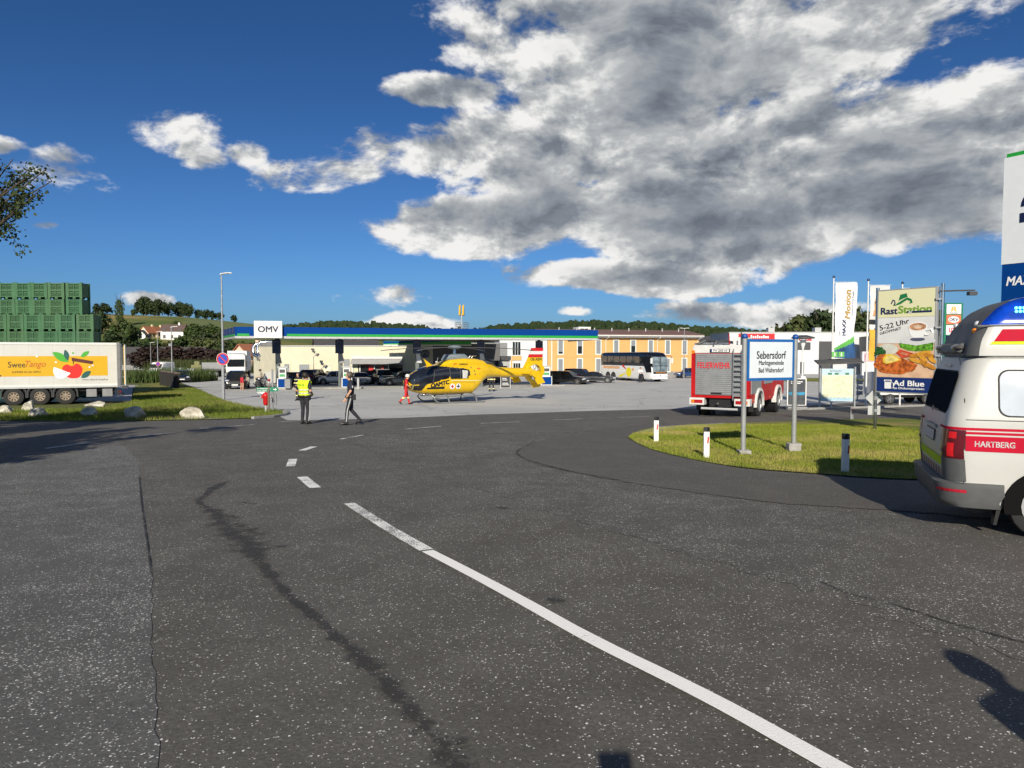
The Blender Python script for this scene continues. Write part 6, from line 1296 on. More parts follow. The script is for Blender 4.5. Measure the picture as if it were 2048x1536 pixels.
    for a, b, ra, rb, reg in bones:
        n = 10; ax = (b-a); L_ = max(ax.length, 1e-4); u = ax/L_; pts, rr = [], []
        for i in range(4): th_ = math.pi/2*(1-i/3.5); pts.append(a-u*ra*math.sin(th_)); rr.append(max(ra*math.cos(th_), ra*.12))
        pts.append(a); rr.append(ra); pts.append(b); rr.append(rb)
        for i in range(4): th_ = math.pi/2*(i+.5)/3.5*.98; pts.append(b+u*rb*math.sin(th_)); rr.append(max(rb*math.cos(th_), rb*.12))
        mb.tube(pts, rr, n)
    o = mb.build('tmp', None); m1 = o.modifiers.new('r', 'REMESH'); m1.mode = 'VOXEL'; m1.voxel_size = voxel; m2 = o.modifiers.new('s', 'SMOOTH'); m2.iterations = 3; m2.factor = .5
    dg = bpy.context.evaluated_depsgraph_get(); me = bpy.data.meshes.new_from_object(o.evaluated_get(dg)); bpy.data.objects.remove(o)
    me.name = 'body'; regs = ['top', 'legs', 'skin', 'boot']
    for m_ in (top, legs, skin, boots): me.materials.append(m_)
    A = np.array([b[0][:] for b in bones]); Bv = np.array([b[1][:] for b in bones]); ra = np.array([(b[2]+b[3])/2 for b in bones]); reg = np.array([regs.index(b[4]) for b in bones])
    n = len(me.polygons); cen = np.empty(n*3); me.polygons.foreach_get('center', cen); cen = cen.reshape(-1, 3); D = Bv-A; LL = (D*D).sum(1)+1e-9; best = np.full(n, 9.); bi = np.zeros(n, int)
    for i in range(len(bones)):
        tt = np.clip(((cen-A[i])@D[i])/LL[i], 0, 1); dd = np.linalg.norm(cen-(A[i]+tt[:, None]*D[i]), axis=1)-ra[i]; w_ = dd < best; best[w_] = dd[w_]; bi[w_] = reg[i]
    me.polygons.foreach_set('material_index', bi.astype(np.int32)); me.polygons.foreach_set('use_smooth', [True]*n); me.update()
    bo = link(bpy.data.objects.new('body', me), t); t.scale = (k, k, k)
    def shell(pred, off, nm, m_, pts=None):
        """clothing grown from the body surface where pred(centre) holds"""
        co = np.empty(len(me.vertices)*3); me.vertices.foreach_get('co', co); co = co.reshape(-1, 3); no = np.empty(len(me.vertices)*3); me.vertices.foreach_get('normal', no); no = no.reshape(-1, 3)
        fs = [tuple(p.vertices) for p, c in zip(me.polygons, cen) if pred(c)]
        if not fs: return None
        us = sorted({i for f in fs for i in f}); mp = {a: i for i, a in enumerate(us)}; m_e = bpy.data.meshes.new(nm)
        m_e.from_pydata([tuple(co[i]+no[i]*off) for i in us], [], [tuple(mp[i] for i in f) for f in fs]); m_e.materials.append(m_); m_e.polygons.foreach_set('use_smooth', [True]*len(fs)); m_e.update()
        ob = link(bpy.data.objects.new(nm, m_e), t); sm = ob.modifiers.new('s', 'SOLIDIFY'); sm.thickness = .006; sm.offset = 1; return ob
    t_head = hd
    if helmet:
        h_ = MB()
        for i in range(7):
            pass
        rings = [[tuple(hp_((.125*r_*math.cos(a), .115*r_*math.sin(a), z))) for a in np.linspace(0, 6.283, 17)[:-1]] for r_, z in ((1.02, .0), (1.06, .05), (1.0, .1), (.78, .145), (.4, .17), (.05, .175))]
        MB().loft(rings).build('helmet', helmet, t, smooth=60)
    elif hair:
        Hi = Hm.transposed()
        def hair_at(c):
            q_ = Hi @ (Vector(c)-hd); return q_.length < .2 and q_.z > -.1 and (q_.z > .075 or (q_.x < .035 and q_.z > -.05) or (q_.x < -.02 and q_.z > (-.3 if hair_long else -.085)))
        shell(hair_at, .012, 'hair', hair)
        if hair_long: MB().tube([tuple(hp_((-.06, 0, .03))), tuple(hp_((-.09, 0, -.1))), tuple(hp_((-.09, 0, -.24)))], [.075, .08, .05], 10).build('long_hair', hair, t, smooth=True)
    for s_ in (-1, 1): MB().ell(tuple(hp_((.078, s_*.033, .022))), (.014, .014, .010), 8, 6).build('eye', BLOCK, t)
    return t, J, shell, cen
def near(c, a, b, r):
    c, a, b = Vector(c), Vector(a), Vector(b); t = max(0, min(1, (c-a).dot(b-a)/max((b-a).length_squared, 1e-9))); return (c-(a+(b-a)*t)).length < r
# officer in lime vest, seen from behind right, hands at the belt
gx, gy = G(610, 848)
t, J, shell, cen = person('police officer in lime high visibility vest standing with hands at belt', gx, gy, R(70), 1.80, dict(wrR=(.17, -.16, 1.06), elR=(-.08, -.30, 1.16), wrL=(.18, .14, 1.08), elL=(-.06, .30, 1.17), kneeL=(.02, .09, .5), ankL=(-.03, .09, .09), toeL=(.16, .14, .03), head=(.03, -.02, 1.66)), head_turn=R(-35))
vest = shell(lambda c: 1.0 < c[2] < 1.50 and abs(c[1]) < .215 and not near(c, J['elR'], J['wrR'], .1) and not near(c, J['elL'], J['wrL'], .1), .028, 'vest', HIVIS)
for z in (1.06, 1.17): shell(lambda c, z=z: z < c[2] < z+.045 and abs(c[1]) < .2 and not near(c, J['elR'], J['wrR'], .1) and not near(c, J['elL'], J['wrL'], .1), .036, 'reflective_stripe', REFL)
text('POLIZEI', BLOCK, t, (-.205, 0, 1.38), (0, -1, 0), (0, 0, 1), .24, .05, bold=.03)
shell(lambda c: .94 < c[2] < 1.0 and abs(c[1]) < .24, .02, 'belt', BOOT)
for dy in (-.21, .2): MB().box((-.02, dy, .93), (.1, .06, .17)).build('belt_pouch', BOOT, t, bevel=.01)
for s_ in 'R': MB().tube([tuple(J['hip'+s_]+Vector((.0, -.098, -.05))), tuple(J['knee'+s_]+Vector((0, -.068, 0))), tuple(J['ank'+s_]+Vector((0, -.055, .02)))], .014, 5).build('trouser_stripe', LGREY, t)
# walking officer in navy shirt, facing left
gx, gy = G(702, 850)
t, J, shell, cen = person('police officer in dark shirt and striped trousers walking to the left', gx, gy, R(196), 1.82, dict(kneeL=(.12, .09, .51), ankL=(.16, .1, .10), toeL=(.35, .12, .04), kneeR=(-.02, -.10, .5), ankR=(-.30, -.1, .17), toeR=(-.18, -.12, .03), elL=(.02, .27, 1.15), wrL=(.16, .24, .93), elR=(-.08, -.26, 1.14), wrR=(-.02, -.27, .88), head=(.05, 0, 1.65)), hair=HAIRG)
shell(lambda c: .95 < c[2] < 1.01 and abs(c[1]) < .24, .02, 'belt', BOOT); MB().box((-.1, .19, .95), (.12, .07, .2)).build('holster', BOOT, t, bevel=.015); MB().box((-.06, -.2, .97), (.12, .06, .14)).build('belt_pouch', BOOT, t, bevel=.01)
MB().tube([tuple(J['hipL']+Vector((.01, .10, -.02))), tuple(J['kneeL']+Vector((0, .07, 0))), tuple(J['ankL']+Vector((0, .056, .03)))], .022, 6).build('trouser_stripe', LGREY, t)
p = J['elL'].lerp(J['wrL'], .88); MB().tube([tuple(p), tuple(p+(J['wrL']-J['elL']).normalized()*.035)], .044, 10).build('wristwatch', BLOCK, t); MB().box((-.03, .262, 1.3), (.07, .006, .08)).build('sleeve_badge', LGREY, t)
MB().box((.105, .03, 1.685), (.02, .15, .035)).build('sunglasses', BLOCK, t, bevel=.006)
# people behind the lime vest
gx, gy = onx(596, 46), 46.
t, J, shell, cen = person('firefighter in dark kit with yellow bands behind the officer in lime vest', gx, gy, R(250), 1.82, dict(wrL=(.22, .1, 1.02), elL=(.02, .29, 1.15)), top=FIREK, legs=FIREK, sleeves='long', hair=HAIRD, voxel=.02)
for a, b in ((1.1, 1.16), (1.32, 1.37)): shell(lambda c, a=a, b=b: a < c[2] < b, .018, 'reflective_band', REFY)
shell(lambda c: .3 < c[2] < .37, .012, 'reflective_band', REFY); 
t, J, shell, cen = person('person with long reddish hair half hidden behind the officer in lime vest', onx(612, 47.5), 47.5, R(100), 1.78, {}, top=GSH, legs=UNIT, hair=HAIRR, hair_long=True, voxel=.022)
# rescuer in red, at the helicopter's nose
q0 = G(812, 809); t, J, shell, cen = person('rescuer in red suit and white helmet at the helicopter nose', q0[0], q0[1], R(12), 1.78, dict(kneeL=(.10, .1, .52), ankL=(.20, .1, .09), toeL=(.39, .12, .04), kneeR=(-.02, -.1, .52), ankR=(-.36, -.1, .2), toeR=(-.28, -.12, .05), elR=(.06, -.27, 1.18), wrR=(.27, -.2, 1.02), elL=(.1, .26, 1.2), wrL=(.3, .18, 1.05), head=(.1, 0, 1.64), neck=(.05, 0, 1.49), chest=(.03, 0, 1.3)), top=SUITR, legs=SUITR, hair=None, helmet=WHITE, voxel=.018)
MB().box((.40, 0, 1.02), (.1, .42, .3), Matrix.Rotation(.3, 4, 'Y')).build('carried_bag', OLV, t, bevel=.03)
shell(lambda c: 1.08 < c[2] < 1.5 and c[0] < -.03 and abs(c[1]) < .15, .03, 'rucksack_harness', BLACK); shell(lambda c: .36 < c[2] < .44, .012, 'reflective_band', REFY); shell(lambda c: .98 < c[2] < 1.02, .02, 'belt', BLACK)
# firefighter behind the tail boom
q0 = G(983, 783); t, J, shell, cen = person('firefighter in dark kit with pale bands standing behind the helicopter tail', q0[0], q0[1], R(-100), 1.84, dict(ankL=(-.02, .16, .09), toeL=(.15, .22, .03), kneeL=(.03, .14, .5), ankR=(-.02, -.16, .09), toeR=(.15, -.2, .03), kneeR=(.03, -.14, .5)), top=FIREK, legs=FIREK, sleeves='long', hair=None, helmet=WHITE, voxel=.022)
for a, b in ((.96, 1.04), (.2, .28), (1.3, 1.35)): shell(lambda c, a=a, b=b: a < c[2] < b, .016, 'reflective_band', REFY)
# man in white shirt by the coach, woman in red shorts, motorcyclist, two people at the terrace
t, J, shell, cen = person('person in white T shirt and dark trousers with arms folded before the coach', onx(1281, 84.5), 84.5, R(-80), 1.8, dict(elL=(.05, .28, 1.16), wrL=(.2, .05, 1.2), elR=(.05, -.28, 1.16), wrR=(.2, -.05, 1.2)), top=TSH, legs=FIREK, hair=HAIRD, voxel=.026)
t, J, shell, cen = person('person in dark top and red shorts bending in front of the black offroad car', onx(483.5, 62.5), 62.5, R(70), 1.7, dict(chest=(.12, 0, 1.26), neck=(.26, 0, 1.42), head=(.36, 0, 1.5), shL=(.2, .18, 1.38), shR=(.2, -.18, 1.38), elL=(.34, .2, 1.12), wrL=(.4, .15, .9), elR=(.34, -.2, 1.12), wrR=(.4, -.15, .9)), top=DSH, legs=RSH, shorts=True, boots=SKIN, hair=HAIRD, voxel=.026)
t, J, shell, cen = person('rider in grey shirt standing behind the motorcycle', onx(522, 67.2), 67.2, R(200), 1.78, dict(wrL=(.28, .2, 1.02), wrR=(.28, -.2, 1.02), head=(.08, 0, 1.62)), top=GSH, legs=FIREK, hair=None, helmet=DGREY, voxel=.026)
for k, (px, m_, h_) in enumerate(((1011, mat('pink_shirt', (.55, .30, .28, 1), .8, var=.1), HAIRR), (1018, DSH, HAIRD))):
    person(('person in pink shirt' if k == 0 else 'dark haired person in black')+' seated on the terrace behind the tail boom', onx(px, 84), 84, R(-120), 1.7, dict(pel=(0, 0, .5), hipL=(0, .1, .48), hipR=(0, -.1, .48), chest=(0, 0, .83), neck=(0, 0, 1.03), head=(.03, 0, 1.19), shL=(0, .19, .96), shR=(0, -.19, .96), kneeL=(.42, .12, .5), kneeR=(.42, -.12, .5), ankL=(.4, .12, .09), ankR=(.4, -.12, .09), toeL=(.58, .13, .03), toeR=(.58, -.13, .03), elL=(.05, .26, .7), wrL=(.28, .2, .72), elR=(.05, -.26, .7), wrR=(.28, -.2, .72)), top=m_, legs=FIREK, hair=h_, voxel=.028, group='people on the terrace')
    ch = thing('terrace_chair', ('left' if k == 0 else 'right')+' terrace chair under a seated person behind the tail boom', 'chair', (onx(px, 84), 84, gz(84)), R(-120), 'terrace chairs')
    B(-.22, .24, -.22, .22, .36, .40).build('seat', DGREY, ch); B(-.25, -.21, -.22, .22, .40, .9).build('backrest', DGREY, ch)
    for a in (-.2, .2):
        for b in (-.2, .2): B(a-.02, a+.02, b-.02, b+.02, 0, .36).build('leg', DGREY, ch)
# the photographer and a bystander, whose shadows fall into the picture
t, J, shell, cen = person('photographer behind the camera whose shadow touches the bottom of the picture', .22, -.78, R(90), 1.78, dict(elL=(.22, .22, 1.38), wrL=(.44, .08, 1.62), elR=(.22, -.22, 1.38), wrR=(.44, -.08, 1.62)), voxel=.02)
MB().box((.42, 0, 1.73), (.012, .15, .08)).build('phone', BLACK, t)
t, J, shell, cen = person('bystander right of the camera whose shadow falls on the asphalt', 2.5, .55, R(95), 1.86, dict(elL=(.0, .2, 1.14), wrL=(.06, .17, .9), elR=(.0, -.2, 1.14), wrR=(.06, -.17, .9), shL=(0, .19, 1.46), shR=(0, -.19, 1.46)), voxel=.02)
# ------------------------------------------------------------------ motorcycle
mc = thing('motorcycle', 'dark motorcycle parked before the cream shop corner', 'motorcycle', (onx(515, 65.8), 65.8, gz(65.8)), R(-60))
for x in (-.72, .72):
    w_ = bpy.data.objects.new('wheel', None); link(w_, mc); w_.location = (x, 0, .31)
    MB().tube([(.27*math.cos(a), 0, .27*math.sin(a)) for a in np.linspace(0, 6.283, 21)], .055, 8).build('tyre', RUBBER, w_, smooth=True); MB().tube([(.2*math.cos(a), 0, .2*math.sin(a)) for a in np.linspace(0, 6.283, 17)], .018, 6).build('rim', CHROME, w_)
    for k in range(6): MB().cyl((0, 0, 0), (.2*math.cos(k*1.047), 0, .2*math.sin(k*1.047)), .008, n=5).build('spoke', CHROME, w_)
MB().loft([[(x, a, b) for a, b in ring_section(w_, z0, z1, 2.4, 14)] for x, z0, z1, w_ in ((-.1, .74, .84, .09), (.05, .72, .98, .15), (.3, .72, 1.0, .15), (.45, .76, .9, .08))]).build('tank', DB, mc, smooth=True)
MB().loft([[(x, a, b) for a, b in ring_section(w_, z0, z1, 3., 12)] for x, z0, z1, w_ in ((-.75, .86, .94, .06), (-.5, .78, .9, .12), (-.1, .72, .82, .12))]).build('seat', BLACK, mc, smooth=True)
B(-.2, .3, -.16, .16, .3, .7).build('engine', DGREY, mc, bevel=.04); MB().tube([(.72, .07, .31), (.5, .08, .95)], .03, 6).build('fork', CHROME, mc); MB().tube([(.72, -.07, .31), (.5, -.08, .95)], .03, 6).build('fork', CHROME, mc)
MB().tube([(.4, .36, 1.06), (.48, .15, 1.02), (.48, -.15, 1.02), (.4, -.36, 1.06)], .016, 6).build('handlebar', BLACK, mc); MB().ell((.62, 0, .92), (.1, .1, .1), 10, 7).build('headlight', MAT['lamp_clear'], mc, smooth=True); MB().tube([(.2, -.15, .32), (-.2, -.2, .3), (-.85, -.2, .42)], [.03, .04, .055], 8).build('exhaust', CHROME, mc)
MB().tube([(-.72, .05, .31), (-.1, .08, .42)], .03, 6).build('swing_arm', DGREY, mc); MB().tube([(-.1, .14, .35), (-.15, .3, .02)], .015, 5).build('side_stand', DGREY, mc)
# ------------------------------------------------------------------ fuel pumps on their islands
def pump(px, d, label, blue_front=True, w=.95):
    t = thing('fuel_pump', label, 'fuel pump', (onx(px, d), d, gz(d)), R(8), 'fuel pumps under the canopy')
    B(-w/2, w/2, -.28, .28, .13, 1.0).build('cabinet', WHITE, t, bevel=.02); B(-w/2+.08, w/2-.08, -.30, -.282, .2, .95).build('blue_panel', BLUE, t)
    B(-w/2+.12, w/2-.18, -.2, .2, 1.001, 1.95).build('upper_cabinet', WHITE, t, bevel=.02); B(-w/2+.2, w/2-.28, -.215, -.202, 1.5, 1.8).build('display', DGREY, t); B(-w/2+.2, w/2-.28, -.212, -.202, 1.15, 1.38).build('sticker', mat('pump_green', (.05, .3, .1, 1), .5, var=.1), t)
    for s_ in (-1, 1):
        MB().tube([(s_*(w/2-.05), -.1, 1.6), (s_*(w/2+.1), -.22, 1.1), (s_*(w/2+.06), -.26, .5), (s_*(w/2-.05), -.26, 1.05)], .022, 6).build('hose', BLACK, t, smooth=True); MB().box((s_*(w/2-.03), -.27, 1.15), (.08, .1, .22)).build('nozzle', BLACK, t)
    B(-w/2+.02, w/2-.02, -.25, .25, 1.951, 2.05).build('top_cap', LGREY, t)
    return t
def island(px, d, label, L=3.6):
    o = B(-L/2, L/2, -.6, .6, 0, .13).build('pump_island', CONC, bevel=.03); o.location = (onx(px, d), d, gz(d)); o.rotation_euler.z = R(15); return tag(o, label, 'pump island', 'concrete pump islands')
for px, d, lb in ((566, 63.6, 'under the left fuel pump'), (688, 65.5, 'under the middle fuel pump'), (838, 67.8, 'below the canopy column behind the helicopter nose'), (1092, 71.2, 'under the right fuel pump with blue front')): island(px, d, 'low concrete pump island '+lb)
pump(566, 63.4, 'white and blue fuel pump at the left canopy column'); pump(694, 65.4, 'white fuel pump with blue side at the second canopy column'); pump(1092, 71., 'white fuel pump with large blue front at the right canopy column', w=1.15)
bn = thing('waste_bin', 'square grey waste bin beside the left fuel pump', 'bin', (onx(576, 63), 63, gz(63))); B(-.25, .25, -.25, .25, .13, .95).build('body', MGREY, bn, bevel=.02); B(-.27, .27, -.27, .27, .951, 1.0).build('lid', DGREY, bn); MB().tube([(0, 0, 1.0), (0, 0, 1.4)], .02, 6).build('brush_handle', DGREY, bn)
bo = MB().cyl((0, 0, 0), (0, 0, 1.0), .1, n=12).build('bollard', LGREY); bo.location = (onx(716, 64), 64, gz(64)); tag(bo, 'grey steel bollard beside the middle fuel pump', 'bollard')
aw = thing('parasol', 'pale grey folded cloth sail beside the left fuel pump', 'sail', (onx(545, 64.5), 64.5, gz(64.5)))
MB().loft([[(-.75, 0, 1.55), (.75, 0, 1.55), (.25, -.1, .55), (-.25, -.1, .55)], [(-.75, .05, 1.55), (.75, .05, 1.55), (.25, -.05, .55), (-.25, -.05, .55)]]).build('cloth', mat('sail_cloth', (.42, .42, .40, 1), .8, var=.08), aw); MB().cyl((0, .03, 0), (0, .03, 1.6), .03, n=6).build('post', DGREY, aw)
br = thing('menu_board', 'small black A board with white writing behind the tail boom', 'sign', (onx(1011, 66), 66, gz(66)), R(-4))
B(-.42, .42, -.02, .02, .05, 1.1).build('board', BLOCK, br); 
for x0, x1, z0, z1 in ((-.46, -.42, 0, 1.12), (.42, .46, 0, 1.12), (-.42, .42, 1.1, 1.13), (-.42, .42, .03, .06)): B(x0, x1, -.03, .03, z0, z1).build('frame', WHITE, br)
for k, z in enumerate((.9, .75, .45, .3)): B(-.3, .1+.08*k, -.026, -.022, z, z+.05).build('chalk_line', WPRINT, br)
B(-.42, .42, .2, .24, .0, .9).build('rear_leg', DGREY, br)
# ------------------------------------------------------------------ street lamps and posts
def lamp_post(px, d, h, label, arm=.5, twin=False, r=.07, right=True):
    x = onx(px, d); t = thing('street_lamp', label, 'street lamp', (x, d, gz(d)), 0, 'street lamps')
    MB().tube([(0, 0, 0), (0, 0, 1.2), (0, 0, h)], [r*1.25, r*1.2, r*.6], 10).build('pole', STEEL, t, smooth=True)
    for s_ in ((1, -1) if twin else (1 if right else -1,)):
        MB().loft([[(s_*x_, y_*w_, h+z_+s2*.05) for y_, s2 in ((-1, 0), (-.7, 1), (.7, 1), (1, 0), (.7, -.6), (-.7, -.6))] for x_, w_, z_ in ((-.08, .06, .0), (.1, .14, .05), (.5, .15, .09), (.68, .05, .09))]).build('lamp_head', WHITE, t)
    return t
lp = lamp_post(446, 46.5, 8.2, 'tall grey street lamp with the no stopping sign on its pole')
B(-.075, .075, -.075, .075, .0, 3.1).build('pole_sleeve', mat('sleeve_grey', (.26, .27, .28, 1), .5, .3, var=.08), lp)
def nostop(px, py, d, r, label, tilt=0.):
    p = at(px, py, d); t = thing('no_stopping_sign', label, 'traffic sign', tuple(p), tilt)
    MB().cyl((0, .0, 0), (0, .02, 0), r, n=32).build('plate', WPRINT, t); MB().cyl((0, -.004, 0), (0, -.001, 0), r*.96, n=32).build('red_disc', RED, t); MB().cyl((0, -.008, 0), (0, -.005, 0), r*.72, n=32).build('blue_disc', mat('sign_blue', (.01, .06, .42, 1), .45, var=.03), t)
    MB().box((0, -.011, 0), (r*1.5, .004, r*.2), Matrix.Rotation(R(45), 4, 'Y')).build('red_bar', RED, t); B(-.04, .04, .02, .1, -r*.5, -r*.3).build('bracket', STEEL, t); B(-.04, .04, .02, .1, r*.3, r*.5).build('bracket', STEEL, t)
    return t
nostop(445.5, 718, 46.35, .41, 'round no stopping sign on the tall lamp pole')
lamp_post(316, 96, 6.4, 'first of three slim street lamps beyond the timber wall', r=.06); nostop(316, 728, 95.8, .30, 'small no stopping sign on the slim lamp beside the timber wall')
lamp_post(344, 76, 6.1, 'slim street lamp standing at the end of the timber wall', r=.06); lamp_post(302, 125, 5.4, 'shortest slim street lamp left of the other two beyond the wall', r=.05)
lamp_post(1368, 100, 7.0, 'street lamp with two heads before the ochre building', twin=True, r=.06)
# round topped lamp by the store
gl = thing('post_lamp', 'white post lamp with funnel shaped head before the white store', 'street lamp', (onx(1605, 62), 62, gz(62)))
MB().tube([(0, 0, 0), (0, 0, 3.3), (0, 0, 3.6), (0, 0, 4.4)], [.09, .07, .08, .3], 10).build('post', WHITE, gl, smooth=30); MB().loft([[(r_*math.cos(a), r_*math.sin(a), z) for a in np.linspace(0, 6.283, 17)[:-1]] for r_, z in ((.3, 4.45), (.95, 4.5), (.95, 4.62), (.3, 4.8))]).build('lamp_roof', DGREY, gl, smooth=30); B(-.15, .25, -.1, -.04, .35, 1.2).build('number_plate', WPRINT, gl)
# timber wall by the dark saloon
tw = thing('timber_wall', 'dark stacked timber retaining wall beside the entry lane', 'wall', (0, 0, 0))
A_ = G(322, 768); B_ = G(353, 765); w = Wall((onx(320, 74), 74.), (onx(350, 66), 66.)); DW = mat('dark_timber', (.028, .024, .02, 1), .85, var=.3, vscale=6)
for k in range(6): w.box(0, w.L, -.35, 0, gz(70)-.1+k*.25, gz(70)-.1+k*.25+.235).build('beam', DW, tw)
for s_ in (.3, w.L/2, w.L-.3): w.box(s_-.1, s_+.1, .0, .1, gz(70)-.2, gz(70)+1.5).build('post', DW, tw)
w.box(-.05, w.L+.05, -.4, .06, gz(70)+1.41, gz(70)+1.5).build('coping', mat('coping_brown', (.17, .13, .10, 1), .85, var=.2), tw)
# ------------------------------------------------------------------ verge: boulders, hydrant, direction sign
def boulder(px, py, wd, ht, seed, label, dp=.7):
    x, y = G(px, py); rg = random.Random(seed); bm = bmesh.new(); bmesh.ops.create_icosphere(bm, subdivisions=4, radius=1)
    from mathutils import noise as N
    pl = [(Vector((rg.gauss(0, 1), rg.gauss(0, 1), rg.gauss(0, .8))).normalized(), rg.uniform(.55, .88)) for _ in range(15)]
    for v in bm.verts:
        p = v.co.copy()
        for nn, dd in pl:
            e_ = p.dot(nn)-dd
            if e_ > 0: p -= nn*e_*.99
        p *= 1+.10*N.noise(p*2.2+Vector((seed, 0, 0)))+.035*N.noise(p*7+Vector((seed, 3, 0)))
        v.co = Vector((p.x*wd/2, p.y*dp*wd/2, p.z*ht*.62+ht*.36))
    me = bpy.data.meshes.new('boulder'); bm.to_mesh(me); bm.free(); me.materials.append(ROCK); o = link(bpy.data.objects.new('boulder', me)); o.location = (x, y, gz(y)); o.rotation_euler.z = rg.uniform(-.4, .4)
    me.polygons.foreach_set('use_smooth', [True]*len(me.polygons)); me.set_sharp_from_angle(angle=R(14))
    return tag(o, label, 'boulder', 'limestone boulders on the verge')
ROCK = bpy.data.materials.new('limestone'); ROCK.use_nodes = True; n_ = NT(ROCK.node_tree); b_ = n_.n['Principled BSDF']; p_ = n_.new('ShaderNodeTexCoord').outputs['Object']
f_ = n_.noise(p_, 2.4, 6, .7); n_.put(b_.inputs['Base Color'], n_.mix(n_.mr(f_, .35, .68), (.30, .27, .21, 1), (.70, .67, .58, 1))); b_.inputs['Roughness'].default_value = .9
bn_ = n_.new('ShaderNodeBump'); bn_.inputs['Strength'].default_value = .7; bn_.inputs['Distance'].default_value = .05; n_.put(bn_.inputs['Height'], n_.noise(p_, 9, 6, .7)); n_.l.new(bn_.outputs[0], b_.inputs['Normal'])
boulder(389, 838, 1.08, .5, 1, 'large sunlit white boulder nearest the lamp post'); boulder(270, 838, .95, .5, 2, 'grey boulder in tree shade left of the large white one'); boulder(180, 832, .95, .4, 3, 'low shaded boulder in front of the sunlit pair'); boulder(190, 815, 1.2, .36, 4, 'flat sunlit boulder below the trailer tail'); boulder(78, 834, .88, .46, 5, 'shaded boulder below the trailer wheels'); boulder(56, 822, .95, .55, 6, 'pointed cream boulder before the trailer wheels'); boulder(8, 828, .9, .42, 7, 'cream boulder at the left picture edge')
hx_, hy_ = G(532, 825); hd = thing('fire_hydrant', 'red pillar hydrant on the verge behind the wooden stake', 'hydrant', (hx_, hy_, gz(hy_)))
MB().tube([(0, 0, 0), (0, 0, .35)], .05, 10).build('stem', LGREY, hd); MB().loft([[(r_*math.cos(a), r_*math.sin(a), z) for a in np.linspace(0, 6.283, 17)[:-1]] for r_, z in ((.07, .34), (.12, .42), (.13, .7), (.17, .78), (.16, .86), (.09, .92), (.03, .96))]).build('body', RED, hd, smooth=50)
for s_ in (-1, 1): MB().cyl((s_*.12, 0, .72), (s_*.22, 0, .72), .05, n=10).build('outlet', RED, hd); MB().cyl((s_*.22, 0, .72), (s_*.25, 0, .72), .055, n=10).build('outlet_cap', LGREY, hd)
ds = thing('direction_sign', 'small green direction sign with white arrow on a grey pole', 'sign', (*G(546, 824), gz(G(546, 824)[1])))
MB().cyl((0, 0, 0), (0, 0, 2.05), .04, n=10).build('pole', STEEL, ds); ST_G = mat('sign_green', (.01, .20, .11, 1), .45, var=.03)
pb = B(-.75, .28, -.06, -.045, .98, 1.18).build('panel', ST_G, ds); text('Buschenschank', WPRINT, pb, (-.40, -.064, 1.125), (1, 0, 0), (0, 0, 1), .62, .065, bold=.02); text('Fam. Reiß', WPRINT, pb, (-.48, -.064, 1.03), (1, 0, 0), (0, 0, 1), .42, .06, bold=.02)
MB().prism([(.05, 1.06), (.14, 1.06), (.14, 1.02), (.22, 1.08), (.14, 1.14), (.14, 1.10), (.05, 1.10)], 'y', -.066, -.062).build('arrow', WPRINT, pb); B(-.75, -.36, -.05, -.035, .87, .97).build('white_panel', WPRINT, ds)
MB().tube([(.13+.06*math.cos(a), -.0, .62+.3*math.sin(a)) for a in np.linspace(0, 6.283, 25)], .012, 5).build('wreath', mat('wreath', (.18, .2, .14, 1), .8, var=.3), ds)
sk = MB().cyl((0, 0, 0), (0, 0, 1.25), .05, n=8).build('wooden_stake', WOOD); sk.location = (*G(538, 826), gz(G(538, 826)[1])); tag(sk, 'weathered wooden stake in front of the red hydrant', 'stake')
# ------------------------------------------------------------------ town sign on the island
L_ = Vector((*G(1486, 909), 0)); R_ = Vector((*G(1587, 903), 0)); L_.z, R_.z = gz(L_.y), gz(R_.y); ts = thing('town_sign', 'white town name sign with blue frame on two grey posts', 'sign', (0, 0, 0))
w = Wall((L_.x, L_.y), (R_.x, R_.y)); SB_ = mat('sign_frame_blue', (.01, .11, .36, 1), .4, var=.05); PG = mat('post_grey_paint', (.30, .31, .31, 1), .5, .2, var=.08)
zt = at(1486, 678, L_.y).z; zb = at(1486, 762, L_.y).z
for s_, q_, h_ in ((0, L_, .0), (w.L, R_, .0)):
    MB().cyl((q_.x, q_.y, q_.z), (q_.x, q_.y, zt+.02), .052, n=14).build('post', PG, ts, smooth=True); MB().ell((q_.x, q_.y, zt+.05), .068, 14, 9).build('post_cap', mat('cap_blue', (.01, .07, .28, 1), .35, var=.03), ts, smooth=True)
bd = w.box(.055, w.L-.055, .0, .03, zb, zt).build('board', SB_, ts); w.box(.115, w.L-.115, .031, .034, zb+.06, zt-.06).build('face', mat('sign_face', (.62, .67, .71, 1), .5, var=.02), bd)
U3 = (w.u.x, w.u.y, 0); hB = zt-zb
for s_, zz, ww, hh in (('Sebersdorf', .62, .82, .165), ('Marktgemeinde', .415, .70, .125), ('Bad Waltersdorf', .255, .70, .105)): text(s_, BLOCK, bd, w.p(w.L/2+.0, .037, zb+hB*zz), U3, (0, 0, 1), ww, hh, bold=.02)
for q_, rr, hh, dx in ((L_, .13, .10, .02), (R_, .14, .19, .0)): MB().loft([[(q_.x+dx+rr*a*(1+random.uniform(-.1, .1)), q_.y+rr*.9*b*(1+random.uniform(-.1, .1)), q_.z+z) for a, b in ((-1, -1), (1, -1), (1, 1), (-1, 1))] for z in (-.02, hh*.6, hh)]).build('footing', CONC, ts, bevel=.02)
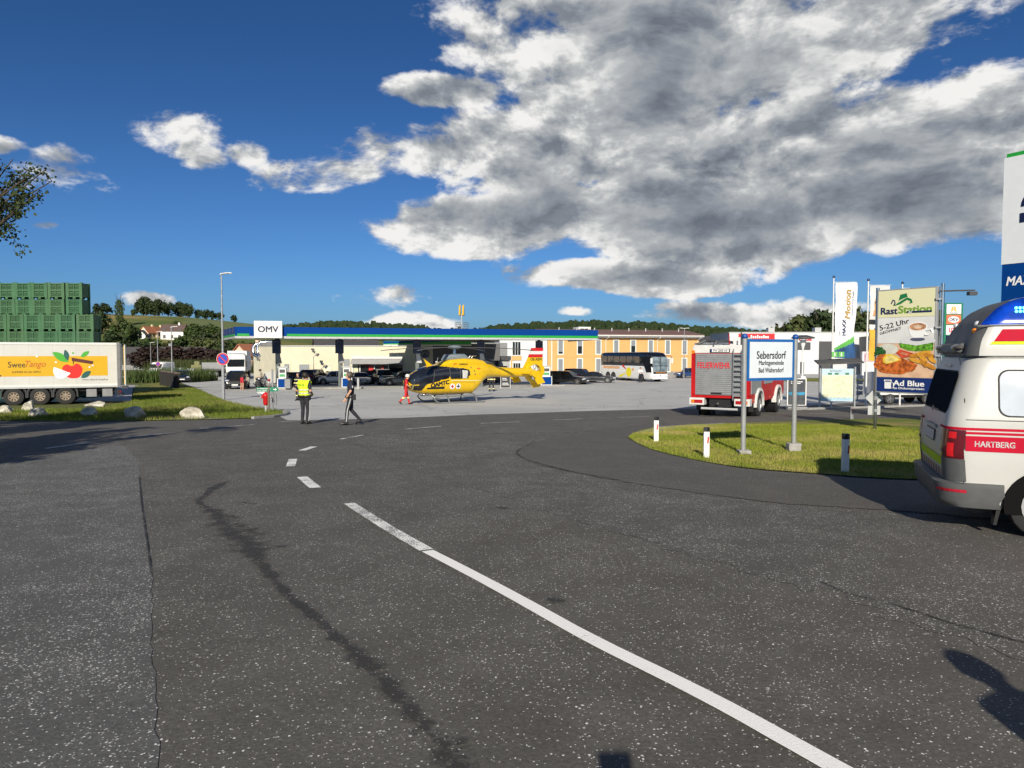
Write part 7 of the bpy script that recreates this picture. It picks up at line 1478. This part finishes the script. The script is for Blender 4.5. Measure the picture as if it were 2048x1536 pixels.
# ------------------------------------------------------------------ white guide posts
def gpost(px, py, h, label, shade=False, rz=0., w_=.12):
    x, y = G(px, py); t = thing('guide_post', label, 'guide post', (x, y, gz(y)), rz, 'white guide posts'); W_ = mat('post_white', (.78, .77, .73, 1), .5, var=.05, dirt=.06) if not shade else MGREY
    def prof(z, k=1.): return [(-w_*.5*k, -.03, z), (0, -.05, z), (w_*.5*k, -.03, z), (w_*.35*k, .05, z), (-w_*.35*k, .05, z)]
    MB().loft([prof(-.1), prof(h*.86)]).build('shaft', W_, t); MB().loft([prof(h*.861, 1.02), prof(h*.99, 1.02), prof(h, .8)]).build('black_cap', BLOCK, t)
    b = MB().box((.02, -.052, h*.60), (.028, .006, h*.2), Matrix.Rotation(.1, 4, 'Y')).build('reflector', RED, t); return t
gpost(1312, 884, .64, 'leftmost white guide post at the tip of the grass island'); gpost(1412, 917, .64, 'white guide post between the island tip and the town sign', rz=.1); gpost(1690, 946, .69, 'white guide post beside the ambulance shadow', rz=.35); gpost(1703, 838, .58, 'guide post seen from behind on the far island edge, coloured grey for its shade', shade=True)  # far post is white; grey shaft colour stands in for its shade
# ------------------------------------------------------------------ food billboard
BL_, BR_ = (onx(1754, 21.5), 21.5), (onx(1867, 20.2), 20.2); w = Wall(BL_, BR_); z1 = at(1754, 583, 21.5).z; z0 = at(1754, 782, 21.5).z; bbd = thing('food_billboard', 'tall restaurant billboard with coffee cup and fried food', 'billboard', (0, 0, 0)); W_, H_ = w.L, z1-z0
frm = w.box(-.04, W_+.04, -.18, .0, z0-.04, z1+.04).build('cabinet', mat('frame_alu', (.40, .41, .41, 1), .4, .4, var=.06), bbd, bevel=.01); U3 = (w.u.x, w.u.y, 0)
def bp(u, v, o=.004): return w.p(u*W_, o, z0+v*H_)
def bpoly(pts, nm, m_, o=.006, parent=None): return MB().poly([bp(u, v, o) for u, v in pts]).build(nm, m_, parent or bbd)
def brect(u0, u1, v0, v1, nm, m_, o=.004): return bpoly([(u0, v0), (u1, v0), (u1, v1), (u0, v1)], nm, m_, o)
def bell(u, v, ru, rv, nm, m_, o, rot=0., n=26, wob=0., sd=0):
    rg = random.Random(sd); return bpoly([(u+(ru*math.cos(a)*math.cos(rot)-rv*math.sin(a)*math.sin(rot)*H_/W_)*(k_ := 1+rg.uniform(-wob, wob)), v+(rv*math.sin(a)*math.cos(rot)+ru*math.cos(a)*math.sin(rot)*W_/H_)*k_) for a in np.linspace(0, 6.283, n+1)[:-1]], nm, m_, o)
def pr(name, r_, g_, b__, v=.0, s_=6.): return mat('print_'+name, (r_, g_, b__, 1), .45, var=v, vscale=s_)
brect(.0, 1., .735, 1., 'panel_cream', pr('cream', .68, .66, .42), .004); brect(0, 1, .48, .732, 'panel_white', pr('paper', .66, .66, .66, .05, 2), .004); brect(0, 1, .145, .478, 'panel_food', pr('board', .62, .40, .26, .15, 3), .004); bl = brect(0, 1, 0, .142, 'panel_blue', pr('deepblue', .006, .025, .14), .004)
NV_ = pr('navy', .01, .02, .08); GRN = pr('logo_green', .16, .32, .03); DGR = pr('hat_green', .012, .16, .05)
text('Rast', NV_, bbd, bp(.205, .80, .008), U3, (0, 0, 1), .30*W_, .105*H_*.62, bold=.05); text('Station', GRN, bbd, bp(.66, .808, .008), U3, (0, 0, 1), .57*W_, .115*H_*.62, bold=.05)
brect(.52, .95, .772, .79, 'tag_bar', NV_, .012); text('A2', WPRINT, bbd, bp(.58, .781, .014), U3, (0, 0, 1), .06*W_, .018*H_, bold=.05)
bpoly([(.27, .845), (.40, .86), (.52, .90), (.58, .885), (.56, .86), (.62, .87), (.60, .905), (.52, .925), (.42, .895)], 'hat_brim', DGR, .008); bpoly([(.37, .895), (.40, .955), (.51, .965), (.53, .93), (.45, .915)], 'hat_crown', DGR, .009); MB().tube([bp(.24, .87), bp(.27, .905), bp(.30, .90), bp(.31, .875), bp(.29, .855)], .018, 6).build('hat_feather', NV_, bbd)
text('5-22 Uhr', BLOCK, bbd, bp(.30, .665, .008), (w.u.x, w.u.y, .24), (-.2*w.u.x, -.2*w.u.y, 1), .54*W_, .05*H_, bold=.02); text('GEÖFFNET', BLOCK, bbd, bp(.235, .605, .008), (w.u.x, w.u.y, .24), (-.2*w.u.x, -.2*w.u.y, 1), .40*W_, .03*H_, bold=.015)
bell(.72, .50, .30, .058, 'saucer', pr('saucer', .60, .60, .62), .010); bell(.72, .515, .13, .018, 'saucer_shadow', pr('shade_print', .08, .09, .14), .0115)
bpoly([(.56, .635), (.58, .57), (.64, .53), (.80, .53), (.86, .57), (.88, .635)], 'cup', WPRINT, .013); bell(.72, .637, .165, .045, 'cup_rim', WPRINT, .015); bell(.72, .637, .145, .036, 'coffee', pr('coffee', .42, .20, .10, .5, 9), .017); bell(.72, .637, .08, .018, 'milk_foam', pr('foam', .62, .45, .32, .2, 12), .019, wob=.2)
MB().tube([bp(.87, .60, .014), bp(.95, .61, .014), bp(.97, .58, .014), bp(.90, .555, .014), bp(.84, .56, .014)], .022, 6).build('cup_handle', WPRINT, bbd, smooth=True)
bpoly([(.40, .48), (.42, .44), (.55, .41), (.7, .40), (.99, .41), (.99, .485), (.9, .475), (.7, .455), (.55, .47)], 'lettuce', pr('lettuce', .10, .28, .02, .7, 14), .012); bell(.20, .42, .18, .055, 'onion', pr('onion', .58, .57, .50, .1, 5), .008); bell(.05, .40, .09, .045, 'parsley', pr('parsley', .02, .09, .02, .5, 20), .011, wob=.35, n=30)
bell(.30, .26, .34, .085, 'schnitzel', pr('schnitzel', .46, .11, .02, .55, 9), .014, rot=-.04, wob=.08, n=34); bell(.54, .25, .18, .055, 'schnitzel', pr('schnitzel', .46, .11, .02), .0145, rot=.1, wob=.08, n=30, sd=2); bell(.10, .32, .13, .05, 'schnitzel', pr('schnitzel', .46, .11, .02), .0135, rot=.3, wob=.08, n=30, sd=5)
tm_ = bpoly([(.35, .385), (.42, .42), (.66, .38), (.60, .345), (.46, .335)], 'tomato', pr('tomato', .55, .07, .03, .3, 8), .016); bpoly([(.42, .375), (.46, .395), (.58, .372), (.54, .358)], 'tomato_flesh', pr('tomato_flesh', .60, .22, .12, .2, 10), .018, tm_)
lm_ = bpoly([(.12, .29), (.11, .33), (.17, .37), (.26, .375), (.38, .345), (.44, .315), (.3, .29), (.18, .275)], 'lemon', pr('lemon', .75, .52, .04), .018); bpoly([(.15, .295), (.15, .33), (.2, .355), (.27, .36), (.37, .335), (.40, .315), (.29, .297), (.19, .285)], 'lemon_flesh', pr('lemon_flesh', .72, .58, .20, .25, 9), .020, lm_)
for k, (u, v, l, a) in enumerate(((.66, .36, .24, .05), (.80, .385, .22, .1), (.88, .36, .2, -.15), (.66, .31, .26, -.3), (.78, .30, .22, -1.05), (.93, .32, .16, -.7), (.90, .26, .2, -.5), (.76, .345, .24, -.7))): 
    bell(u+.05, v, l*.55, .020, 'potato_wedge', pr('wedge', .62, .30, .035, .25, 8) if k % 2 else pr('wedge_dark', .50, .20, .02, .25, 8), .022+.0015*k, rot=a, n=14, wob=.06, sd=k)
text('Ad Blue', WPRINT, bl, bp(.58, .088, .010), U3, (0, 0, 1), .54*W_, .052*H_, bold=.045); text('zu Diskontpreisen', WPRINT, bl, bp(.585, .036, .010), U3, (0, 0, 1), .54*W_, .027*H_, bold=.025)
for a in ((.15, .27, .03, .095), (.14, .28, .10, .118)): brect(*a, 'pump_icon', WPRINT, .009)
brect(.165, .255, .102, .110, 'pump_icon_slot', pr('deepblue', 0, 0, 0), .011); MB().tube([bp(.28, .09), bp(.31, .085), bp(.31, .04), bp(.28, .035)], .012, 5).build('pump_icon_hose', WPRINT, bl)
for s_, d in ((-.09, .3), (W_+.14, .6)): q_ = w.p(s_, -.12, 0); MB().cyl((q_[0], q_[1], gz(q_[1])), (q_[0], q_[1], z1+.12), .05, n=12).build('pole', CHROME, bbd, smooth=True); [B(min(q_[0], w.p(0 if s_ < 0 else W_, 0, 0)[0])-.02, max(q_[0], w.p(0 if s_ < 0 else W_, 0, 0)[0])+.04, q_[1]-.03, q_[1]+.03, z1-k*.8-.35, z1-k*.8-.3).build('clamp', STEEL, bbd) for k in range(4)]
q_ = w.p(W_+.14, -.12, 0); MB().tube([(q_[0]-.1, q_[1], z1-.1), (q_[0]+.75, q_[1]-.25, z1-.1)], .025, 6).build('lamp_arm', DGREY, bbd); MB().box((q_[0]+.68, q_[1]-.23, z1-.19), (.22, .14, .1)).build('spot_lamp', DGREY, bbd)
# traffic sign seen from behind on the billboard's left pole
tq = w.p(-.09, -.12, 0); tsg = thing('traffic_sign', 'diamond and square traffic sign backs on the billboard pole', 'traffic sign', (tq[0], tq[1]+.06, at(1746, 796, tq[1]).z)); MB().box((0, .0, 0), (.40, .012, .40), Matrix.Rotation(R(45), 4, 'Y')).build('diamond_plate', LGREY, tsg); B(-.19, .19, .0, .012, -.52, -.24).build('square_plate', LGREY, tsg); B(-.05, .05, -.11, -.001, -.05, .05).build('bracket', STEEL, tsg); B(-.05, .05, -.11, -.001, -.42, -.34).build('bracket', STEEL, tsg)
# ------------------------------------------------------------------ flags
def flag(px, d, ztop, label, mats, x0=.12, wd=1.12, hgt=4.1, seed=0, drop=.25):
    g = gz(d); x = onx(px, d); t = thing('banner_flag', label, 'flag', (x, d, g), 0, 'banner flags'); zt = ztop-g
    MB().cyl((0, 0, 0), (0, 0, zt), .05, .035, 10).build('pole', WHITE, t, smooth=True); MB().ell((0, 0, zt+.06), .075, 10, 7).build('pole_knob', mat('knob_blue', (.02, .05, .12, 1), .2, .3, var=.05), t, smooth=True)
    def pt(u, v): return (x0+u*wd*(1-.04*math.sin(v*6+seed)), .06*math.sin(u*5+v*7+seed)*u+.04*math.sin(v*15+u*3), zt-drop-(1-v)*hgt-.06*u*(1-v))
    cl = bpy.data.objects.new('cloth', None); link(cl, t)
    for nm, m_, fn in mats:
        mb = MB(); N_ = (22, 60); ix = {}
        for i in range(N_[0]):
            for j in range(N_[1]):
                if fn((i+.5)/N_[0], (j+.5)/N_[1]):
                    f = []
                    for a, b in ((i, j), (i+1, j), (i+1, j+1), (i, j+1)):
                        if (a, b) not in ix: ix[(a, b)] = len(mb.v); mb.v.append(pt(a/N_[0], b/N_[1]))
                        f.append(ix[(a, b)])
                    mb.f.append(tuple(f))
        mb.build(nm, m_, cl, smooth=60)
    for k in range(6): z = zt-drop-.02-k*hgt/5.4; MB().cyl((0, 0, z), (x0, 0, z), .012, n=5).build('clip', LGREY, t)
    MB().cyl((0, 0, zt-drop+.02), (x0+wd, 0, zt-drop+.03), .015, n=6).build('cross_bar', WHITE, t)
    return t, cl, pt
FWH = mat('flag_white', (.66, .68, .72, 1), .75, var=.05, vscale=3); FBL = mat('flag_blue', (.015, .07, .20, 1), .7, var=.4, vscale=3); FGN = mat('flag_green', (.10, .38, .06, 1), .7, var=.05); FOR = mat('flag_orange', (.72, .36, .03, 1), .7, var=.08); FGY = mat('flag_paper', (.60, .59, .58, 1), .7, var=.04); FBR = mat('flag_toast', (.55, .26, .06, 1), .7, var=.12)
zt1 = at(1664, 556, 39).z; t, cl, pt = flag(1664, 39, zt1, 'white banner flag with blue and green foot beside the map board', (('white_field', FWH, lambda u, v: v > .13+.17*u), ('green_band', FGN, lambda u, v: .09+.13*u < v <= .13+.17*u), ('blue_foot', FBL, lambda u, v: v <= .09+.13*u)))
GOLD = pr('gold', .42, .27, .06)
def ftext(s_, m_, u, v0, v1, hgt_, sh=0., bold=.02):
    def wr(p): a = pt(p.x, p.z); return Vector((a[0], a[1]-.015, a[2]))
    p, fs = text_mesh(s_, 0., sh); me = bpy.data.meshes.new('lettering'); me.from_pydata([tuple(wr(Vector((u-b*hgt_, 0, (v0+v1)/2+a*(v1-v0))))) for a, b in p], [], fs); me.materials.append(m_); link(bpy.data.objects.new('lettering', me), cl)
    if bold:
        me2 = bpy.data.meshes.new('lettering'); me2.from_pydata([tuple(wr(Vector((u-b*hgt_+bold, 0, (v0+v1)/2+a*(v1-v0)+.006)))+Vector((0, -.004, 0))) for a, b in p], [], fs); me2.materials.append(m_); link(bpy.data.objects.new('lettering', me2), cl)
ftext('MAXX', NV_, .44, .30, .51, .17); ftext('Motion', GOLD, .58, .52, .90, .26, .2); ftext('OMV', BLOCK, .24, .30, .36, .07, bold=0); ftext('Performance Fuels', BLOCK, .82, .58, .88, .06, bold=0)
zt2 = at(1733, 562, 39).z; t, cl, pt = flag(1733, 39, zt2, 'orange and white banner flag behind the food billboard', (('paper_field', FGY, lambda u, v: v > .62), ('dark_band', BLOCK, lambda u, v: .48 < v <= .55), ('paper_mid', FGY, lambda u, v: .42 < v <= .48 or .55 < v <= .62), ('orange_foot', FOR, lambda u, v: v <= .42)), seed=2)
MB().poly([tuple(Vector(pt(.16+.6*a, .6+.32*b))+Vector((0, -.03, 0))) for a, b in ((0, 0), (1, 0), (1, .8), (.75, 1), (.4, .95), (.1, .6))]).build('food_print', FBR, cl); ftext('HOT', WPRINT, .5, .49, .54, .3, bold=0)
zt3 = at(1801, 568, 39).z; flag(1801, 39, zt3, 'white banner flag showing only its top above the billboard', (('white_field', FWH, lambda u, v: v > .3), ('blue_foot', FBL, lambda u, v: v <= .3)), seed=4)
# ------------------------------------------------------------------ map board, lifted ad board
mp = thing('map_board', 'local map board with dark pitched roof on steel posts', 'map board', (onx(1675, 38), 38, gz(38)), R(-3)); mw = 68*38/FPX/2
for s_ in (-1, 1): B(s_*mw-.04, s_*mw+.04, -.06, .06, 0, 2.28).build('post', STEEL, mp)
B(-mw+.08, mw-.08, -.03, .03, .35, 2.1).build('panel', mat('map_blue', (.45, .58, .66, 1), .5, var=.05), mp); B(-mw+.1, mw-.1, -.04, -.031, .55, 1.75).build('map_sheet', mat('map_cream', (.62, .62, .44, 1), .5, var=.18, vscale=9), mp); B(-mw+.1, mw-.1, -.04, -.031, .42, .54).build('legend_strip', mat('map_legend', (.35, .52, .62, 1), .5, var=.2, vscale=14), mp)
for k, x in enumerate((-.4, -.05, .5)): B(x-.1, x+.1, -.046, -.041, 1.78, 1.88).build('pictogram', mat('picto_green', (.05, .2, .1, 1), .5, var=.3, vscale=20), mp)
text('Bad Waltersdorf', NV_, mp, (-.1, -.045, 1.98), (1, 0, 0), (0, 0, 1), .6, .06); MB().loft([[(-mw-.25, -.45, 2.3), (mw+.3, -.45, 2.4), (mw+.35, .5, 2.62), (-mw-.15, .5, 2.5)], [(-mw-.25, -.45, 2.36), (mw+.3, -.45, 2.46), (mw+.35, .5, 2.68), (-mw-.15, .5, 2.56)]]).build('roof', ROOFD, mp)
for x in (-.35, 0): B(x, x+.3, -.1, -.06, 2.72, 3.0).build('info_plate', mat('info_green', (.12, .42, .08, 1), .5, var=.05), mp); text('i', WPRINT, mp, (x+.15, -.105, 2.86), (1, 0, 0), (0, 0, 1), .05, .18, bold=.05)
ab = thing('ad_board', 'dark advertising board in a white frame on a weighted foot', 'ad board', (onx(1594, 36), 36, gz(36)), R(-8))
B(-.42, .42, -.025, .025, .25, 1.55).build('poster', mat('poster_dark', (.05, .055, .065, 1), .4, var=.3, vscale=3), ab); B(-.4, .4, -.029, -.026, .75, .9).build('poster_blue', mat('poster_blue', (.03, .22, .38, 1), .4, var=.5, vscale=7), ab)
for x0, x1, z0_, z1_ in ((-.47, -.42, .22, 1.6), (.42, .47, .22, 1.6), (-.42, .42, 1.55, 1.6), (-.42, .42, .22, .25)): B(x0, x1, -.04, .04, z0_, z1_).build('frame', WHITE, ab)
for k in range(2): B(-.28, .28-.1*k, -.031, -.0295, 1.4-.08*k, 1.44-.08*k).build('print_line', WPRINT, ab)
B(-.5, .5, -.3, .3, 0, .16).build('foot', MGREY, ab, bevel=.05); B(-.06, .06, -.04, .04, .16, .24).build('spring', DGREY, ab)
vl = thing('road_letters', 'narrow upright sign stack with letter plates beside the map board', 'sign', (onx(1716, 46), 46, gz(46)))
MB().cyl((0, 0, 0), (0, 0, 1.9), .04, n=8).build('post', STEEL, vl)
for k in range(4): MB().box((.1, -.06, .5+.35*k), (.42, .03, .26), Matrix.Rotation(.25*(k % 2), 4, 'Y')).build('letter_plate', WHITE if k % 2 else LGREY, vl, bevel=.02)
# white low vehicle behind the billboard
wv = thing('car_transporter', 'white trailer vehicle half hidden behind the food billboard', 'trailer', (onx(1808, 43), 43, gz(43)), R(4))
B(-2.0, 2.2, -.9, .9, .55, 1.9).build('box_body', WHITE, wv, bevel=.04); B(-2.0, 2.2, -.7, .7, .4, .549).build('chassis', BLACK, wv); B(-2.8, -2.0, -.05, .05, .42, .52).build('drawbar', STEEL, wv)
for x in (-1.4, .9, 1.75): wheel(wv, x, -.8, .33, .22, -1, 5); wheel(wv, x, .8, .33, .22, 1, 5)
# ------------------------------------------------------------------ fuel card sign and price pylon
cs_ = thing('fuel_card_sign', 'green panel of fuel card logos beside the billboard', 'sign', (onx(1902, 31), 31, gz(31)), R(2)); cs_.scale = (1.24, 1.24, 1.24); ww = .34; zt = (at(1902, 606, 31).z-gz(31))/1.24; SG = mat('card_green', (.015, .17, .09, 1), .45, var=.04)
B(-ww, ww, -.05, .05, zt-2.2, zt).build('panel', SG, cs_); MB().cyl((-.3, .1, 0), (-.3, .1, zt-.2), .05, n=8).build('post', STEEL, cs_); MB().cyl((.3, .1, 0), (.3, .1, zt-.2), .05, n=8).build('post', STEEL, cs_)
for k, (bg, tx, tc_, m2) in enumerate(((WPRINT, 'R', mat('card_gold', (.7, .38, .02, 1), .5, var=0), None), (mat('card_orange', (.6, .16, .07, 1), .5, var=0), 'DKV', NV_, WPRINT), (WPRINT, 'UTA', REDP, None), (NAVY, 'Kunden', WPRINT, None), (NAVY, 'Master', WPRINT, REDP), (WPRINT, 'VISA', NV_, None))):
    z_ = zt-.05-k*.365; c = B(-ww+.09, ww-.07, -.058, -.051, z_-.33, z_).build('logo_plate', bg, cs_)
    if m2: MB().disc((.01, -.062, z_-.165), .2 if k == 1 else .15, 'y', 20, .11).build('logo_oval', m2, c)
    text(tx, tc_, c, (.01, -.066, z_-.165+(-.1 if k == 3 else 0)), (1, 0, 0), (0, 0, 1), (.2, .3, .32, .26, .3, .3)[k], (.16, .1, .16, .07, .08, .1)[k], bold=.04, shear=.1)
    if k == 0: text('Routex', NV_, c, (.01, -.066, z_-.29), (1, 0, 0), (0, 0, 1), .26, .045)
    if k == 3: B(-.12, .14, -.063, -.059, z_-.1, z_-.04).build('logo_bar', mat('card_lime', (.45, .6, .1, 1), .5, var=0), c); B(-.12, .14, -.063, -.059, z_-.19, z_-.12).build('logo_bar', mat('card_sky', (.05, .35, .65, 1), .5, var=0), c)
py_ = thing('price_pylon', 'tall white and blue fuel price pylon at the right picture edge', 'pylon', (0, 0, 0)); P0_ = (onx(1996, 22), 22.); w = Wall(P0_, (P0_[0]+.342*2.4, P0_[1]-.94*2.4)); w = Wall(P0_, (P0_[0]+1.25, P0_[1]-2.2)); zt = at(2008, 317, 22).z; zm = at(2005, 530, 22).z
w.box(0, w.L, -.3, 0, zm+.01, zt).build('white_cabinet', mat('pylon_white', (.70, .72, .75, 1), .4, var=.02), py_); w.box(.03, w.L, -.3, .004, gz(21), zm).build('blue_cabinet', BLUE, py_); w.box(.06, w.L, -.28, -.02, zt+.005, zt+.12).build('green_cap', GREEN, py_)
for z_, sg_ in ((zt-1.55, 1), (zt-1.9, 0)):
    if sg_: MB().poly([w.p(1.25+.75*math.cos(a), .012, z_+.62*math.sin(a)) for a in np.linspace(0, math.pi, 18)]).build('emblem_arch', NAVY, py_)
    else: w.box(.48, 2.02, .004, .014, z_-.12, z_+.16).build('emblem_bar', NAVY, py_)
text('OMV', NAVY, py_, w.p(1.42, .014, zt-2.72), (w.u.x, w.u.y, 0), (0, 0, 1), 1.4, .34, bold=.05); text('MAXX Motion', WPRINT, py_, w.p(1.12, .014, zm-.52), (w.u.x, w.u.y, 0), (0, 0, 1), 1.9, .27, bold=.03, shear=.2)
# ------------------------------------------------------------------ yellow arches on a mast and panel frame behind the canopy
ar = thing('arches_mast', 'tall mast with slim yellow arches sign seen edge on above the canopy', 'sign', (onx(923.5, 150), 150, -2)); YA = mat('arch_yellow', (.72, .42, .03, 1), .4, var=.03)
MB().cyl((0, 0, 0), (0, 0, at(923, 628, 150).z+2), .16, .12, 10).build('mast', LGREY, ar); za = at(923, 631, 150).z+2; zb_ = at(923, 611, 150).z+2
for s_ in (-1, 1): MB().tube([(s_*.36, y_, za+(zb_-za)*(1-(y_/1.0)**2)) for y_ in np.linspace(-1., 1., 11)], .19, 6).build('arch', YA, ar)
sp = thing('solar_frame', 'dark lattice panel frame on the roof behind the canopy', 'frame', (onx(924, 149), 149, 0)); zf0, zf1 = at(924, 657, 149).z, at(924, 645, 149).z
for s_ in (-1, 1):
    for k in range(5): B(s_*.25+s_*k*.28-.03, s_*.25+s_*k*.28+.03, -.05, .05, zf0-6, zf1+(.15 if k == 2 else 0)).build('bar', DGREY, sp)
    for k in range(4): B(s_*.22, s_*1.4, -.04, .04, zf0+(zf1-zf0)*k/3-.05, zf0+(zf1-zf0)*k/3+.05).build('rail', DGREY, sp)
# ------------------------------------------------------------------ roadside tree at the left, crown mostly outside the picture
def near_tree(name, label, x, y, limbs, seed, trunk_h=2.2, leafm=None, n_leaf=60, leaf=.085, rad=.17, spread=.34):
    t = thing(name, label, 'tree', (x, y, gz(y))); rg = random.Random(seed); T = MB(); T.tube([(0, 0, -.2), (.03, 0, trunk_h*.5), (0, .04, trunk_h)], [rad*1.3, rad, rad*.85], 12); V_, F_ = [], []
    for tip in limbs:
        tip = Vector(tip); p0 = Vector((0, 0, trunk_h*rg.uniform(.7, 1))); mid = p0.lerp(tip, .5)+Vector((rg.uniform(-.3, .3), rg.uniform(-.3, .3), .45)); path = catmull([tuple(p0), tuple(mid), tuple(tip)], 5); T.tube(path, list(np.linspace(rad*.45, .012, len(path))), 7)
        for k in range(13):
            u = rg.uniform(.42, 1.02); c = Vector(path[min(int(u*(len(path)-1)), len(path)-1)]); tw = c+Vector((rg.gauss(0, spread), rg.gauss(0, spread), rg.gauss(-.05, spread*.8))); T.tube([tuple(c), tuple(tw)], [.012, .004], 4)
            for j in range(n_leaf):
                q_ = c.lerp(tw, rg.uniform(.2, 1.1))+Vector((rg.gauss(0, .11), rg.gauss(0, .11), rg.gauss(0, .10))); a = Vector((rg.gauss(0, 1), rg.gauss(0, 1), rg.gauss(-.5, .8))).normalized(); b = a.cross(Vector((rg.gauss(0, 1), rg.gauss(0, 1), rg.gauss(0, 1)))).normalized(); s_ = leaf*rg.uniform(.6, 1.25); i = len(V_)
                V_ += [tuple(q_), tuple(q_+a*s_*.45+b*s_*.32), tuple(q_+a*s_), tuple(q_+a*s_*.45-b*s_*.32)]; F_.append((i, i+1, i+2, i+3))
    T.build('trunk', BARK, t, smooth=50); me = bpy.data.meshes.new('crown'); me.from_pydata(V_, [], F_); me.materials.append(leafm or L_GREEN); me.update(); link(bpy.data.objects.new('crown', me), t); return t
TX, TY_ = -18.4, 20.0; O_ = Vector((TX, TY_, gz(TY_)))
tips = [tuple(at(px, py, TY_+dy)-O_) for px, py, dy in ((26, 318, .3), (62, 335, .6), (92, 338, .2), (104, 362, .4), (80, 380, -.2), (56, 352, -.5), (46, 405, -.3), (28, 425, -.6), (18, 460, .0), (5, 330, .5), (8, 372, -.4), (14, 395, .6))]
rg = random.Random(21)
for k in range(46):
    a = rg.uniform(0, 6.283); r_ = rg.uniform(1.2, 3.3); z_ = rg.uniform(3.4, 9.2)
    tips.append((math.cos(a)*r_-.3, math.sin(a)*r_, z_))
near_tree('roadside_tree', 'roadside tree whose leafy branch enters at the upper left edge', TX, TY_, tips, 5, leafm=leafmat('leaf_near', (.022, .038, .010, 1), (.06, .08, .02, 1)), spread=.3, leaf=.11, n_leaf=46)
for k, (x, y, s0) in enumerate(((-12.3, 7.6, 31), (-17.2, 10.4, 35), (-24.5, 15., 37), (-15.6, 16.6, 41))):
    tp = []
    for j in range(30): a = rg.uniform(0, 6.283); r_ = rg.uniform(.6, 2.5 if k < 3 else 1.7); tp.append((math.cos(a)*r_, math.sin(a)*r_, rg.uniform(3.0, 7.2)))
    near_tree('roadside_tree', ('second', 'third', 'fourth', 'slim')[k]+' roadside tree left of the picture casting shade on the verge', x, y, tp, s0, n_leaf=44, leaf=.19)
